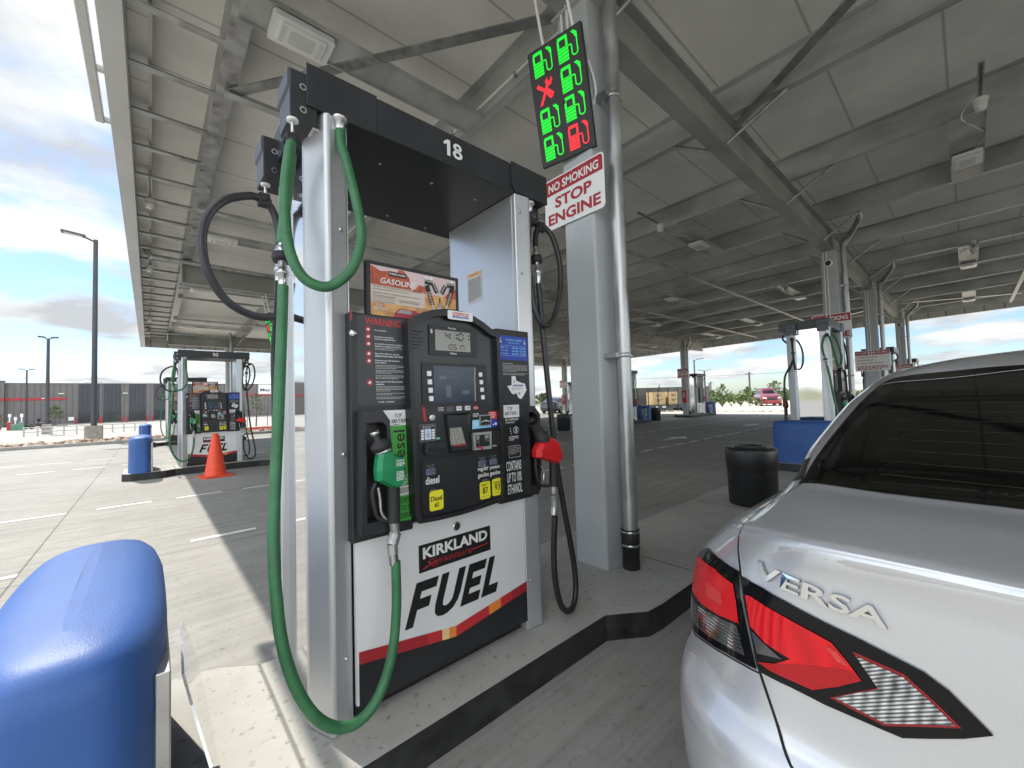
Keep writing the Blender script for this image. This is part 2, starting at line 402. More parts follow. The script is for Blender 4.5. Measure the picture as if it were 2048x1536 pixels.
    def build(s, name, parent=None, bevel=0.0, seg=2, weld=False, loc=None):
        me = bpy.data.meshes.new(name)
        me.from_pydata(s.v, [], s.f)
        for m in s.mats: me.materials.append(m)
        me.polygons.foreach_set('material_index', s.m)
        me.polygons.foreach_set('use_smooth', [bool(x) for x in s.sm])
        me.update()
        o = bpy.data.objects.new(name, me); COL.objects.link(o)
        if parent is not None: o.parent = parent
        if loc is not None: o.location = loc
        if bevel:
            b = o.modifiers.new('edge', 'BEVEL'); b.width = bevel; b.segments = seg; b.limit_method = 'ANGLE'; b.angle_limit = R(35)
            b.use_clamp_overlap = True
        return o

def smooth_path(P, sub, closed=False):
    out = []; n = len(P)
    g = (lambda i: P[i % n]) if closed else (lambda i: P[max(0, min(n - 1, i))])
    for i in range(n if closed else n - 1):
        p0, p1, p2, p3 = g(i - 1), g(i), g(i + 1), g(i + 2)
        for k in range(sub):
            t = k / sub
            out.append(0.5 * ((2 * p1) + (p2 - p0) * t + (2 * p0 - 5 * p1 + 4 * p2 - p3) * t * t + (3 * p1 - p0 - 3 * p2 + p3) * t ** 3))
    if not closed: out.append(P[-1].copy())
    return out
def rrect(x0, y0, x1, y1, r, n=4):
    out = []
    for cx, cy, a0 in ((x1 - r, y0 + r, -90), (x1 - r, y1 - r, 0), (x0 + r, y1 - r, 90), (x0 + r, y0 + r, 180)):
        for i in range(n + 1):
            a = R(a0 + 90 * i / n); out.append((cx + r * math.cos(a), cy + r * math.sin(a)))
    return out

def tag(o, label, cat, group=None, kind=None):
    o['label'] = label; o['category'] = cat
    if group: o['group'] = group
    if kind: o['kind'] = kind
    return o
def thing(name, label, cat, loc=(0, 0, 0), rz=0.0, group=None):
    o = bpy.data.objects.new(name, None); COL.objects.link(o)
    o.location = loc; o.rotation_euler = (0, 0, rz); o.empty_display_size = 0.2
    return tag(o, label, cat, group)
def struct(o): o['kind'] = 'structure'; return o
def dup(root, loc=None, rz=None, label=None, skip=()):
    r = root.copy(); COL.objects.link(r)
    if loc is not None: r.location = loc
    if rz is not None: r.rotation_euler = (0, 0, rz)
    if label: r['label'] = label
    for ch in list(root.children):
        if ch.name.split('.')[0] in skip: continue
        c = ch.copy(); COL.objects.link(c); c.parent = r
        for g in list(ch.children):
            if g.name.split('.')[0] in skip: continue
            d = g.copy(); COL.objects.link(d); d.parent = c
    return r
# ------------------------------------------------------------------ ground and pavements
def sheet(name, x0, y0, x1, y1, z, m, nx=1, ny=1):
    b = MB()
    for i in range(nx):
        for j in range(ny):
            b.face([(x0 + (x1 - x0) * i / nx, y0 + (y1 - y0) * j / ny, z), (x0 + (x1 - x0) * (i + 1) / nx, y0 + (y1 - y0) * j / ny, z),
                    (x0 + (x1 - x0) * (i + 1) / nx, y0 + (y1 - y0) * (j + 1) / ny, z), (x0 + (x1 - x0) * i / nx, y0 + (y1 - y0) * (j + 1) / ny, z)], m)
    return struct(b.build(name))
sheet('ground', -3000, -3000, 3000, 3000, -0.012, GRASSY)
sheet('dirt_lot', 30, -90, 170, 26.0, -0.006, DIRT)
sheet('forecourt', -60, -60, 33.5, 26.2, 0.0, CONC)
sheet('parking_lot', -90, 28.0, 60, 140, 0.0, LOT)
ISLANDS = [(0.0, 1), (9.16, 1), (20.29, -1), (28.89, -1)]      # mirror axis offset, direction
ROWS = [0.0, 10.35, 20.70]
b = MB()
for ry in ROWS:
    for xa, xb in ((3.3, 8.74), (12.46, 16.99), (20.71, 25.59)):
        b.face([(xa, ry + 1.36, 0.004), (xb, ry + 1.36, 0.004), (xb, ry + 2.64, 0.004), (xa, ry + 2.64, 0.004)], ISL)
struct(b.build('pavement'))
# broken white lane lines and turn arrows
b = MB()
rnd = random.Random(3)
for yy, ph in ((5.82, 0.34), (8.83, -0.60), (15.45, -0.57), (17.93, -0.52), (23.3, -0.35), (-1.75, 0.2), (-4.7, 0.5)):
    k = -14
    while True:
        x = ph + 0.93 * k; k += 1
        if x > 28.6: break
        if x < -12: continue
        if -1.02 < x < -0.90 and rnd.random() < 0.3: continue
        w = 0.043
        b.face([(x, yy - w, 0.004), (x + 0.62, yy - w, 0.004), (x + 0.62, yy + w, 0.004), (x, yy + w, 0.004)], PAINT)
for ax, ay in ((12.5, 7.2), (19.5, 7.2), (12.0, 17.5)):
    pts = [(0, -0.08), (0.8, -0.10), (0.8, -0.38), (1.6, 0), (0.8, 0.38), (0.8, 0.08), (0, 0.08)]
    b.face([(ax + p, ay - 0.5 + q, 0.004) for p, q in pts], PAINT)
struct(b.build('lane_markings'))

def island_outline(x0, d):
    """dog-bone island: flared at both ends, straight between."""
    pts = [(-0.44, -0.50), (-0.30, -0.64), (0.12, -0.65), (0.26, -0.60), (0.42, -0.475), (2.05, -0.475), (2.16, -0.55), (2.27, -0.63), (2.42, -0.645), (3.15, -0.645), (3.3, -0.5)]
    full = pts + [(x, -y) for x, y in reversed(pts)]
    out = [((x0 + d * x), 2.0 + y) for x, y in full]
    return out if d > 0 else out[::-1]
FLAT = lambda ry: Fr((0, ry, 0), (1, 0, 0), (0, 1, 0))
for ry in ROWS:
    for x0, d in ISLANDS:
        o = island_outline(x0, d)
        top = MB(); top.prism(o, FLAT(ry), -0.01, 0.150, ISL)
        isl = struct(top.build('pavement_island'))
        k = MB(); n = len(o)
        cx = sum(p[0] for p in o) / n; cy = sum(p[1] for p in o) / n
        def off(p, e):
            dx, dy = p[0] - cx, p[1] - cy
            return (p[0] + e * (1 if dx > 0 else -1) * (abs(dx) > 1.2), p[1] + e * (1 if dy > 0 else -1))
        inn = [off(p, -0.001) for p in o]; out = [off(p, 0.006) for p in o]
        k.ring(out, inn, FLAT(ry), -0.008, 0.1485, STEELK)
        k.build('kerb', isl)
# planted verge with kerb between forecourt and parking lot
b = MB(); b.box((-90, 26.2, -0.01), (16, 26.45, 0.14), KERBM); struct(b.build('kerb', bevel=0.03))
b = MB(); b.box((-90, 27.9, -0.01), (16, 28.1, 0.12), KERBM); struct(b.build('kerb', bevel=0.03))
sheet('verge', -90, 26.4, 16, 27.95, 0.075, mat('verge_soil', (0.36, 0.28, 0.19), 0.95, var=0.4, vscale=3, detail=8))
RK = [mat('tan_rock', (0.42, 0.31, 0.21), 0.9, var=0.4, vscale=9), mat('pale_rock', (0.56, 0.47, 0.37), 0.9, var=0.3, vscale=9), mat('brown_rock', (0.24, 0.13, 0.085), 0.9, var=0.4, vscale=9)]
def rock(b, x, y, z, r, m, rn):
    vs = []
    for (px, py, pz) in ((1, 0, 0), (0.5, 0.87, 0.1), (-0.5, 0.87, 0), (-1, 0, 0.1), (-0.5, -0.87, 0), (0.5, -0.87, 0.1)):
        q = rn.uniform(0.7, 1.25); vs.append((x + px * r * q, y + py * r * q * 0.8, z + pz * r - 0.1 * r))
    for (px, py) in ((0.55, 0.1), (0, 0.5), (-0.55, 0), (0, -0.5)):
        q = rn.uniform(0.7, 1.2); vs.append((x + px * r * q, y + py * r * q, z + r * rn.uniform(0.45, 0.8)))
    b.raw(vs, [(0, 1, 7, 6), (1, 2, 7), (2, 3, 8, 7), (3, 4, 8), (4, 5, 9, 8), (5, 0, 6, 9), (6, 7, 8, 9)], m)
rn = random.Random(11); b = MB()
for i in range(900):
    x = rn.uniform(-9, 10); y = rn.uniform(26.5, 27.85); rock(b, x, y, 0.08, rn.uniform(0.07, 0.22), rn.choice(RK), rn)
o = b.build('rock_bed'); tag(o, 'loose tan and brown rocks filling the kerbed verge', 'rocks', kind='stuff')

# ------------------------------------------------------------------ canopy
SL = 0.02
CX0, CX1, CY0, CY1 = -0.36, 29.6, -11.5, 25.7
def cz(y): return -SL * (y - 2.05)
canopy = thing('station_canopy', 'wide white steel canopy on grey columns roofing the fuel pumps', 'canopy')
def sheared(mb):
    mb.v = [(x, y, z + cz(y)) for x, y, z in mb.v]; return mb
def cpart(name, mb, bevel=0.0): return sheared(mb).build(name, canopy, bevel)
b = MB(); b.box((CX0 + 0.17, CY0 + 0.17, 5.60), (CX1 - 0.17, CY1 - 0.17, 5.70), DECK); cpart('roof', b)
for nm, a, c, m in (('fascia', (CX0, CY0, 4.93), (CX0 + 0.17, CY1, 5.85), FASC), ('fascia', (CX1 - 0.17, CY0, 4.93), (CX1, CY1, 5.85), FASCY),
                    ('fascia', (CX0 + 0.17, CY1 - 0.17, 4.93), (CX1 - 0.17, CY1, 5.85), FASCR), ('fascia', (CX0 + 0.17, CY0, 4.93), (CX1 - 0.17, CY0 + 0.17, 5.85), FASCR)):
    b = MB(); b.box(a, c, m)
    if m is FASCY:      # stiffeners behind the end fascias
        y = CY0 + 0.6
        while y < CY1: b.box((CX1 - 0.21, y - 0.03, 4.95), (CX1 - 0.172, y + 0.03, 5.6), GALVD); y += 1.25
    if m is FASCR and a[1] > 0:
        x = 0.5
        while x < CX1: b.box((x - 0.03, CY1 - 0.21, 4.95), (x + 0.03, CY1 - 0.172, 5.6), GALVD); x += 1.3
    cpart(nm, b)
b = MB(); b.box((CX0 + 0.172, CY0 + 0.2, 5.36), (0.0, CY1 - 0.2, 5.42), DECK); b.box((-0.03, CY0 + 0.2, 5.30), (0.0, CY1 - 0.2, 5.36), FASC); cpart('gutter', b)
PUR = [0.60 + 2.62 * k for k in range(12)]
for i, x in enumerate(PUR):
    b = MB(); y0, y1 = CY0 + 0.25, CY1 - 0.25
    if i == 0:
        b.box((x - 0.05, y0, 5.205), (x + 0.13, y1, 5.217), GALV); b.box((x - 0.05, y0, 5.217), (x - 0.038, y1, 5.598), GALVD)
    else:
        b.box((x - 0.005, y0, 5.205), (x + 0.11, y1, 5.217), GALVD); b.box((x - 0.005, y0, 5.217), (x + 0.005, y1, 5.586), GALVD)
        b.box((x + 0.10, y0, 5.217), (x + 0.11, y1, 5.245), GALVD); b.box((x - 0.11, y0, 5.586), (x + 0.005, y1, 5.598), GALVD)
    cpart('purlin', b)
GIR = [2.05 - 10.35, 2.05, 12.40, 22.75]
for y in GIR:
    b = MB(); x0, x1 = (0.55, CX1 - 0.5)
    b.box((x0, y - 0.10, 4.69), (x1, y + 0.10, 4.712), BEAMP); b.box((x0, y - 0.10, 5.182), (x1, y + 0.10, 5.204), BEAMP)
    b.box((x0, y - 0.012, 4.712), (x1, y + 0.012, 5.182), BEAMP)
    for xx in (0.56, 2.72, 11.9, 17.55, 26.15): b.box((xx - 0.01, y - 0.095, 4.713), (xx + 0.01, y + 0.095, 5.18), BEAMP)
    cpart('girder', b)
for g in (0, 1, 2):
    for k in (1, 2):
        y = GIR[g] + 3.45 * k
        b = MB(); b.box((0.62, y - 0.05, 5.13), (CX1 - 0.4, y + 0.05, 5.14), GALVD); b.box((0.62, y - 0.006, 5.14), (CX1 - 0.4, y + 0.006, 5.203), GALVD)
        cpart('strut', b)
k = 0
y = 5.72 - 0.87 * 18
while y < CY1 - 0.3:
    b = MB(); b.box((-0.19, y - 0.045, 5.218), (0.74, y + 0.045, 5.226), GALV); b.box((-0.19, y + 0.037, 5.226), (0.74, y + 0.045, 5.29), GALVD)
    cpart('outrigger', b); y += 0.87
# bolted braces from the girder flanges up to the purlins, and diagonal wind straps
for g in GIR[1:]:
    for i in range(1, 11):
        x = PUR[i]
        for s in (-1, 1):
            b = MB(); a0 = Vector((x - 0.25, g + s * 0.10, 4.70)); a1 = Vector((x + 0.05, g + s * 0.72, 5.20)); d = a1 - a0
            b.tube([a0, a1], 0.026, GALV, 4, sub=1); cpart('brace', b)
for (xa, ya, xb, yb) in ((6.1, 2.0, 3.0, -2.1), (3.3, 2.0, 0.7, 5.5), (3.3, 9.0, 5.84, 12.3), (14.0, 12.3, 17.6, 9.0), (24.4, 2.1, 27.0, -1.6), (24.3, 2.0, 27.0, 5.4)):
    b = MB(); d = Vector((xb - xa, yb - ya, 0)).normalized(); nrm = Vector((-d.y, d.x, 0)) * 0.06
    P = [Vector((xa, ya, 5.17)), Vector((xb, yb, 5.17))]
    vs = [P[0] - nrm, P[1] - nrm, P[1] + nrm, P[0] + nrm]; up = Vector((0, 0, 0.012))
    b.raw([*vs, *[v + up for v in vs]], [(3, 2, 1, 0), (4, 5, 6, 7), (0, 1, 5, 4), (1, 2, 6, 5), (2, 3, 7, 6), (3, 0, 4, 7)], GALV); cpart('brace', b)
# the sheet-metal pans that carry the lights, and the lights themselves
LIGHTS = []
for g in (GIR[1], GIR[2], GIR[3]):
    for s in (-2.2, 2.15):
        for x in (1.1, 9.98, 18.8, 26.3): LIGHTS.append((x, g + s))
for yy in (7.2, 17.6):
    for x in (5.2, 14.44, 23.8): LIGHTS.append((x, yy))
for x, y in LIGHTS:
    i = max(k for k in range(12) if PUR[k] <= x)
    if y in (7.2, 17.6): pass
    b = MB(); b.box((PUR[i] + 0.0, y - 0.19, 5.182), (PUR[min(i + 1, 11)], y + 0.19, 5.200), GALVD)
    b.box((PUR[i], y - 0.19, 5.150), (PUR[min(i + 1, 11)], y - 0.182, 5.182), GALVD); b.box((PUR[i], y + 0.182, 5.150), (PUR[min(i + 1, 11)], y + 0.19, 5.182), GALVD)
    cpart('light_pan', b)
def make_light():
    t = thing('canopy_light', '', 'ceiling light', group='lights under the canopy roof')
    b = MB(); f = Fr((0, 0, 0), (1, 0, 0), (0, -1, 0))
    b.prism(rrect(-0.27, -0.17, 0.27, 0.17, 0.03), f, 0.0, 0.055, WHITE)
    b.prism(rrect(-0.20, -0.13, 0.20, 0.13, 0.02), f, 0.055, 0.075, WHITE)
    b.build('housing', t, bevel=0.008)
    b = MB(); b.rrect(f, -0.11, -0.085, 0.11, 0.085, 0.02, LENS, 0.077)
    for x in (-0.165, 0.165):
        for k in range(7): b.rect(f, x - 0.02, -0.10 + k * 0.03, x + 0.02, -0.085 + k * 0.03, LENS, 0.0765)
    b.build('lens', t)
    return t
ROWN = {0: 'first', 1: 'second', 2: 'third'}
lt = make_light(); first = True
for x, y in LIGHTS:
    o = lt if first else dup(lt); first = False
    o.location = (x, y, 5.148 + cz(y)); o.rotation_euler = (-SL, 0, 0)
    gi = min(range(1, 4), key=lambda q: abs(GIR[q] - y)); xs = min(range(4), key=lambda q: abs((1.1, 9.98, 18.8, 26.3)[q] - x))
    if y in (7.2, 17.6):
        o['label'] = 'white light over the %s driveway, %s along it' % ('nearer' if y < 10 else 'farther', {5.2: 'first', 14.44: 'second', 23.8: 'third'}[x])
    else:
        o['label'] = 'white canopy light on the %s side of the %s girder, %s from the left fascia' % ('near' if y < GIR[gi] else 'far', ('nearest', 'middle', 'farthest')[gi - 1], ('first', 'second', 'third', 'fourth')[xs])
# columns with their rain pipes
COLX = [2.587, 11.75, 17.40, 26.0]
for gi, ry in enumerate(ROWS):
    for ci, x in enumerate(COLX):
        y = 1.886 + ry; zt = 4.688 + cz(y)
        b = MB(); f = Fr((0, 0, 0), (1, 0, 0), (0, 1, 0))
        b.prism(rrect(x, y, x + 0.304, y + 0.304, 0.022, 3), f, 0.14, zt - 0.02, COLP, mside=COLP)
        b.box((x - 0.04, y - 0.03, zt - 0.022), (x + 0.344, y + 0.334, zt - 0.002), COLP)
        c = b.build('column', canopy)
        px_, py_ = x + 0.17, y - 0.10; r = 0.058
        b = MB()
        b.tube([(px_, py_, 0.44), (px_, py_, zt - 0.12), (px_, py_ - 0.0, zt + 0.08), (px_ - 0.05, py_ - 0.12, zt + 0.26), (px_ - 0.35, py_ - 0.35, zt + 0.50), (px_ - 0.4, py_ - 0.38, zt + 0.72)], r, GALV, 18, sub=5, caps=False) if ci else \
            b.tube([(px_, py_, 0.44), (px_, py_, zt + 0.32), (px_ - 0.06, py_ - 0.0, zt + 0.40), (px_ - 0.25, py_, zt + 0.42), (0.2, py_, zt + 0.46), (-0.02, py_, zt + 0.50), (-0.09, py_, zt + 0.6), (-0.1, py_, zt + 0.75)], r, GALV, 18, sub=5, caps=False)
        dp = b.build('downpipe', canopy)
        b = MB(); b.lathe([(0.064, 0.13), (0.064, 0.30), (0.069, 0.302), (0.069, 0.445), (0.060, 0.447)], RUBB, (px_, py_, 0), seg=20); b.build('coupling', dp)
        for zc in (0.33, 0.43):
            b = MB(); b.lathe([(0.0705, zc - 0.008), (0.0725, zc - 0.004), (0.0725, zc + 0.004), (0.0705, zc + 0.008)], STEEL, (px_, py_, 0), seg=20); b.box((px_ + 0.06, py_ - 0.012, zc - 0.009), (px_ + 0.09, py_ + 0.012, zc + 0.009), STEEL); b.build('clamp', dp)
        for zc in (1.78, 3.85):
            b = MB(); b.lathe([(0.059, zc - 0.018), (0.064, zc - 0.016), (0.064, zc + 0.016), (0.059, zc + 0.018)], GALV, (px_, py_, 0), seg=20)
            b.box((px_ - 0.11, py_ - 0.01, zc - 0.018), (px_ - 0.055, py_ + 0.10, zc + 0.018), GALV); b.box((px_ + 0.055, py_ - 0.016, zc - 0.018), (px_ + 0.10, py_ + 0.016, zc + 0.018), GALV)
            b.tube([(px_ + 0.08, py_ - 0.03, zc), (px_ + 0.08, py_ + 0.03, zc)], 0.009, STEEL, 6, sub=1)
            b.build('bracket', dp)
        b = MB()
        for dy in (0.06, 0.12): b.tube([(x - 0.016, y + 0.30 - dy, 2.4 if ci else 4.0), (x - 0.016, y + 0.30 - dy, zt - 0.06), (x - 0.06, y + 0.30 - dy, zt + 0.02), (x - 0.12, y + 0.36 - dy, zt + 0.2)], 0.012, WHITE, 8)
        b.build('conduit', canopy)
# conduit clipped along a purlin near the first column
b = MB(); b.tube([(3.13, 2.4, 5.24), (3.13, 5.4, 5.24), (3.13, 11.5, 5.24)], 0.014, WHITE, 8, sub=1)
for y in (3.3, 4.6, 6.2): b.box((3.105, y - 0.012, 5.21), (3.155, y + 0.012, 5.26), STEEL)
cpart('conduit', b)
for (x, y, xb, yb) in ((8.0, 4.28, 10.0, 4.2), (8.0, -0.27, 10.0, -0.25), (16.9, 4.25, 18.8, 4.2), (16.6, -0.2, 18.8, -0.25)):
    b = MB(); pts = [(x + (xb - x) * t, y + 0.05 + 0.12 * math.sin(t * 7), 5.19 - 0.03 * math.sin(t * 9) ** 2) for t in [i / 8 for i in range(9)]]
    b.tube(pts, 0.008, WHITE, 6, sub=3); cpart('cable', b)

# motion sensors hanging under the roof on perforated straps
def make_sensor():
    t = thing('sensor', '', 'sensor', group='white cup sensors under the roof')
    b = MB(); b.lathe([(0.075, 0.0), (0.08, -0.03), (0.062, -0.045), (0.07, -0.06), (0.05, -0.15), (0.0, -0.16)][::-1], CAMW, seg=18); b.build('housing', t)
    b = MB(); b.box((-0.9, -0.028, 0.002), (0.0, 0.028, 0.014), GALV)
    for k in range(18): b.box((-0.88 + k * 0.05, -0.012, -0.001), (-0.86 + k * 0.05, 0.012, 0.001), RUBB)
    b.box((-0.03, -0.03, -0.02), (0.03, 0.03, 0.002), CAMW); b.build('strap', t)
    return t
sn = make_sensor()
for k, (x, y, lb) in enumerate(((8.13, 4.22, 'white cup sensor on a strap beside the light past the first column'), (8.07, -0.27, 'white cup sensor on a perforated strap over the silver car'),
                             (17.0, 4.2, 'small white cup sensor before the third light along the roof'), (16.7, -0.25, 'small white cup sensor over the far end of the car lane'), (27.4, 4.2, 'far small white cup sensor near the end fascia'),
                             (-0.02, 9.0, 'small white cup sensor hung from the rails near the left fascia'), (-0.02, 12.9, 'small white cup sensor by the middle row gutter pipe at the left fascia'), (-0.02, 19.3, 'small white cup sensor near the far left corner of the roof'))):
    o = sn if k == 0 else dup(sn)
    o.location = (x, y, 5.15 + cz(y)); o['label'] = lb
    if x < 1: o.rotation_euler = (0, 0, R(90))
# round cameras on the columns
def make_cam():
    t = thing('dome_camera', '', 'camera', group='round cameras on the columns')
    f = Fr((0, 0, 0), (0, -1, 0), (0, 0, 1))
    b = MB(); b.lathe([(0.085, 0.0), (0.085, 0.03), (0.066, 0.05)], WHITE, ax=(-1, 0, 0), seg=22); b.build('housing', t)
    b = MB(); b.lathe([(0.055, 0.0505), (0.048, 0.07), (0.025, 0.085), (0.0, 0.088)], mat('dark_dome', (0.01, 0.01, 0.012), 0.1), ax=(-1, 0, 0), seg=18); b.build('dome', t)
    return t
dc = make_cam()
for k, (x, y, lb) in enumerate(((11.75, 2.04, 'round white camera at the top of the second column behind the car'), (26.0, 2.04, 'round white camera at the top of the farthest column in the car row'),
                                (26.0, 12.39, 'round white camera on the lone far column beside the pale crates'), (26.0, 22.74, 'round white camera on the far column seen past the red nozzle'))):
    o = dc if k == 0 else dup(dc)
    o.location = (x, y, 4.40 + cz(y)); o['label'] = lb
# linear sign light standing off the left fascia
t = thing('linear_light', 'long pale sign light on arms outside the left fascia', 'light')
b = MB(); b.box((-0.495, -4.0, 4.96), (-0.415, 6.65, 5.03), FASC); b.box((-0.48, -4.0, 5.03), (-0.43, 6.65, 5.06), FASC); sheared(b).build('housing', t, bevel=0.012)
b = MB(); b.rect(Fr((-0.455, -4.0, 5.0), (0, 1, 0), (1, 0, 0)), 0.05, -0.03, 10.6, 0.03, LENS, 0.0); b.v = [(x, y, 4.958 + cz(y)) for x, y, z in b.v]; b.build('lens', t)
for y in (6.6, 5.66, 2.5, -0.5, -3.5):
    b = MB(); b.box((-0.415, y - 0.03, 4.97), (-0.36, y + 0.03, 5.01), FASC); sheared(b).build('arm', t)

# ------------------------------------------------------------------ signs on the columns
def yz(x, y0, z0): return Fr((x, y0, z0), (0, -1, 0), (0, 0, 1))     # faces -X; right is -Y
def stop_sign(name, label, x, yc, z0, w=0.62, h=0.435, group=None):
    t = thing(name, label, 'sign', (x, yc, z0), group=group)
    f = Fr((0, w / 2, 0), (0, -1, 0), (0, 0, 1)); k = w / 0.62
    b = MB(); b.prism(rrect(0, 0, w, h, 0.035 * k), f, 0.0, 0.004, SIGNW)
    top = [p for p in rrect(0.012 * k, 0.012 * k, w - 0.012 * k, h - 0.012 * k, 0.028 * k) if p[1] > h * 0.5]
    b.poly(f, [(w - 0.012 * k, h * 0.68)] + top + [(0.012 * k, h * 0.68)], SIGNR, 0.0048)
    b.text(f, 'NO SMOKING', w / 2, h * 0.735, h * 0.165, SIGNW, w * 0.84, 0.024, 0, 0.0062, 'c')
    b.text(f, 'STOP', w / 2, h * 0.385, h * 0.22, SIGNR, w * 0.62, 0.035, 0, 0.0055, 'c')
    b.text(f, 'ENGINE', w / 2, h * 0.085, h * 0.22, SIGNR, w * 0.88, 0.035, 0, 0.0055, 'c')
    for yy in (0.055, 0.94): b.disc(f, w / 2, h * yy, 0.006, STEEL, 0.0065, 8)
    b.build('panel', t); return t
stop_sign('no_smoking_sign', 'red and white no smoking sign under the lit pump board', 2.575, 2.075, 2.905, group='red and white column signs')
stop_sign('no_smoking_sign', 'red and white no smoking sign partly behind the pump past the car', 11.735, 2.05, 2.62, 0.72, 0.60, group='red and white column signs')
stop_sign('no_smoking_sign', 'small no smoking sign on the farthest column above the car roof', 25.98, 2.05, 1.95, 0.74, 0.62, group='red and white column signs')
stop_sign('no_smoking_sign', 'small no smoking sign on the lone far column by the crates', 25.98, 12.40, 2.55, 0.74, 0.62, group='red and white column signs')
stop_sign('no_smoking_sign', 'tiny no smoking sign on the far column seen past the red nozzle', 25.98, 22.75, 2.35, 0.74, 0.62, group='red and white column signs')
def spill_sign(name, label, x, yc, z0, w, h, turn=0.0):
    t = thing(name, label, 'sign', (x, yc, z0), turn, group='red and white column signs')
    f = Fr((0, w / 2, 0), (0, -1, 0), (0, 0, 1))
    b = MB(); b.prism(rrect(0, 0, w, h, 0.03), f, 0.0, 0.004, SIGNW)
    b.rect(f, 0.015, h * 0.78, w - 0.015, h - 0.015, SIGNR, 0.0048)
    b.text(f, 'IN CASE OF FIRE OR SPILL', w / 2, h * 0.84, h * 0.085, SIGNW, w * 0.88, 0.02, 0, 0.006, 'c')
    for k, s in enumerate(('1. Use emergency', '    pump shut-off', '2. Report the accident')): b.text(f, s, w * 0.07, h * (0.63 - 0.15 * k), h * 0.10, SIGNR, None, 0.015, 0, 0.006)
    b.micro(f, w * 0.07, h * 0.2, w * 0.85, h * 0.045, SIGNR, 3, 1.6, 0.006)
    b.build('panel', t); return t
spill_sign('fire_spill_sign', 'white sign headed in case of fire or spill, on the third column', 17.38, 2.05, 2.05, 0.86, 0.66)
spill_sign('fire_spill_sign', 'narrow white sign with red heading on the column behind pump ten', 2.572, 12.52, 2.25, 0.30, 0.80, 0.0)

def led_board(name, label, o, yaw, tilt, w, h):
    t = thing(name, label, 'led display', o, group='lit pump status boards')
    r = Vector((math.sin(yaw), -math.cos(yaw), 0)); n = Vector((-math.cos(yaw), -math.sin(yaw), 0)); u = Vector((0, 0, 1)) * math.cos(tilt) + n * math.sin(tilt)
    f = Fr(-r * w / 2 - u * h / 2, r, u)
    b = MB(); b.prism([(0, 0), (w, 0), (w, h), (0, h)], f, -0.035, 0.0, BLK); b.rect(f, 0.006, 0.006, w - 0.006, h - 0.006, LEDB, 0.001); b.build('screen', t)
    b = MB()
    def pump(x, y, s, m):
        F = lambda pts: [(x + px * s, y + py * s) for px, py in pts]
        b.poly(f, F([(0, 0), (0.50, 0), (0.50, 0.58), (0, 0.58)]), m, 0.002)
        b.poly(f, F([(0, 0.58), (0.10, 0.58), (0.10, 0.90), (0, 0.84)]), m, 0.002); b.poly(f, F([(0.40, 0.58), (0.50, 0.58), (0.50, 1.0), (0.40, 0.94)]), m, 0.002)
        b.poly(f, F([(0.0, 0.84), (0.10, 0.87), (0.40, 0.87), (0.50, 0.84), (0.46, 1.0), (0.05, 1.0)]), m, 0.0022)
        for k in range(4): b.bar2(f, (x, y + s * (0.07 + 0.14 * k)), (x + 0.5 * s, y + s * (0.115 + 0.14 * k)), 0.022 * s, LEDB, 0.0028)
        hp = [(0.50, 0.52), (0.64, 0.52), (0.66, 0.46), (0.66, 0.14), (0.74, 0.06), (0.86, 0.06), (0.92, 0.14), (0.92, 0.72)]
        for p, q in zip(hp, hp[1:]): b.bar2(f, F([p])[0], F([q])[0], 0.055 * s, m, 0.0024)
        b.poly(f, F([(0.68, 1.0), (0.76, 0.96), (0.80, 1.0), (0.96, 0.86), (0.96, 0.66), (0.86, 0.70), (0.80, 0.84), (0.70, 0.94)]), m, 0.0022)
    def tools(x, y, s):
        F = lambda pts: [(x + px * s, y + py * s) for px, py in pts]
        b.poly(f, F([(0.08, 0.0), (0.20, -0.02), (0.62, 0.66), (0.50, 0.74)]), LEDR, 0.002)
        b.poly(f, F([(0.50, 0.74), (0.46, 0.88), (0.58, 1.02), (0.62, 0.84), (0.74, 0.86), (0.76, 1.0), (0.84, 0.84), (0.74, 0.66), (0.62, 0.66)]), LEDR, 0.0024)
        b.poly(f, F([(0.0, 0.78), (0.10, 0.90), (0.52, 0.52), (0.44, 0.42)]), LEDR, 0.0026)
        b.poly(f, F([(0.44, 0.42), (0.60, 0.56), (0.86, 0.28), (0.70, 0.10), (0.58, 0.18)]), LEDR, 0.0028)
    s = h * 0.205
    for c in range(2):
        for k in range(4):
            x = w * (0.09 + 0.47 * c); y = h * (0.765 - 0.242 * k)
            if c == 0 and k == 1: tools(x, y, s)
            else: pump(x, y, s * (1.0 if w > 0.3 else 1.0), LEDR if (c == 1 and k == 3) else LEDG)
    b.build('symbols', t)
    b = MB(); b.tube([f(w * 0.45, h * 0.2, -0.03), f(w * 0.8, h * 0.3, -0.12), f(w * 0.98, h * 0.5, -0.16), f(w * 0.95, h * 0.75, -0.12)], 0.011, WHITE, 8)
    b.tube([f(w * 0.30, h * 0.97, -0.02), f(w * 0.27, h * 1.15, -0.03), f(w * 0.22, h * 1.5, -0.05)], 0.012, WHITE, 8); b.tube([f(w * 0.86, h * 0.97, -0.02), f(w * 0.82, h * 1.15, -0.03), f(w * 0.75, h * 1.5, -0.05)], 0.012, WHITE, 8)
    b.build('cable', t)
    b = MB(); b.box((0.01, -0.04, -0.05), (0.10, 0.12, 0.12), RUBB); b.build('mount', t)
    return t
led_board('status_board', 'lit pump status board above the no smoking sign on the front column', (2.45, 2.067, 3.86), 0.191, 0.205, 0.488, 0.894)
led_board('status_board', 'small lit status board edge-on beside the column behind pump ten', (2.42, 12.46, 3.48), 0.1, 0.205, 0.50, 1.0)
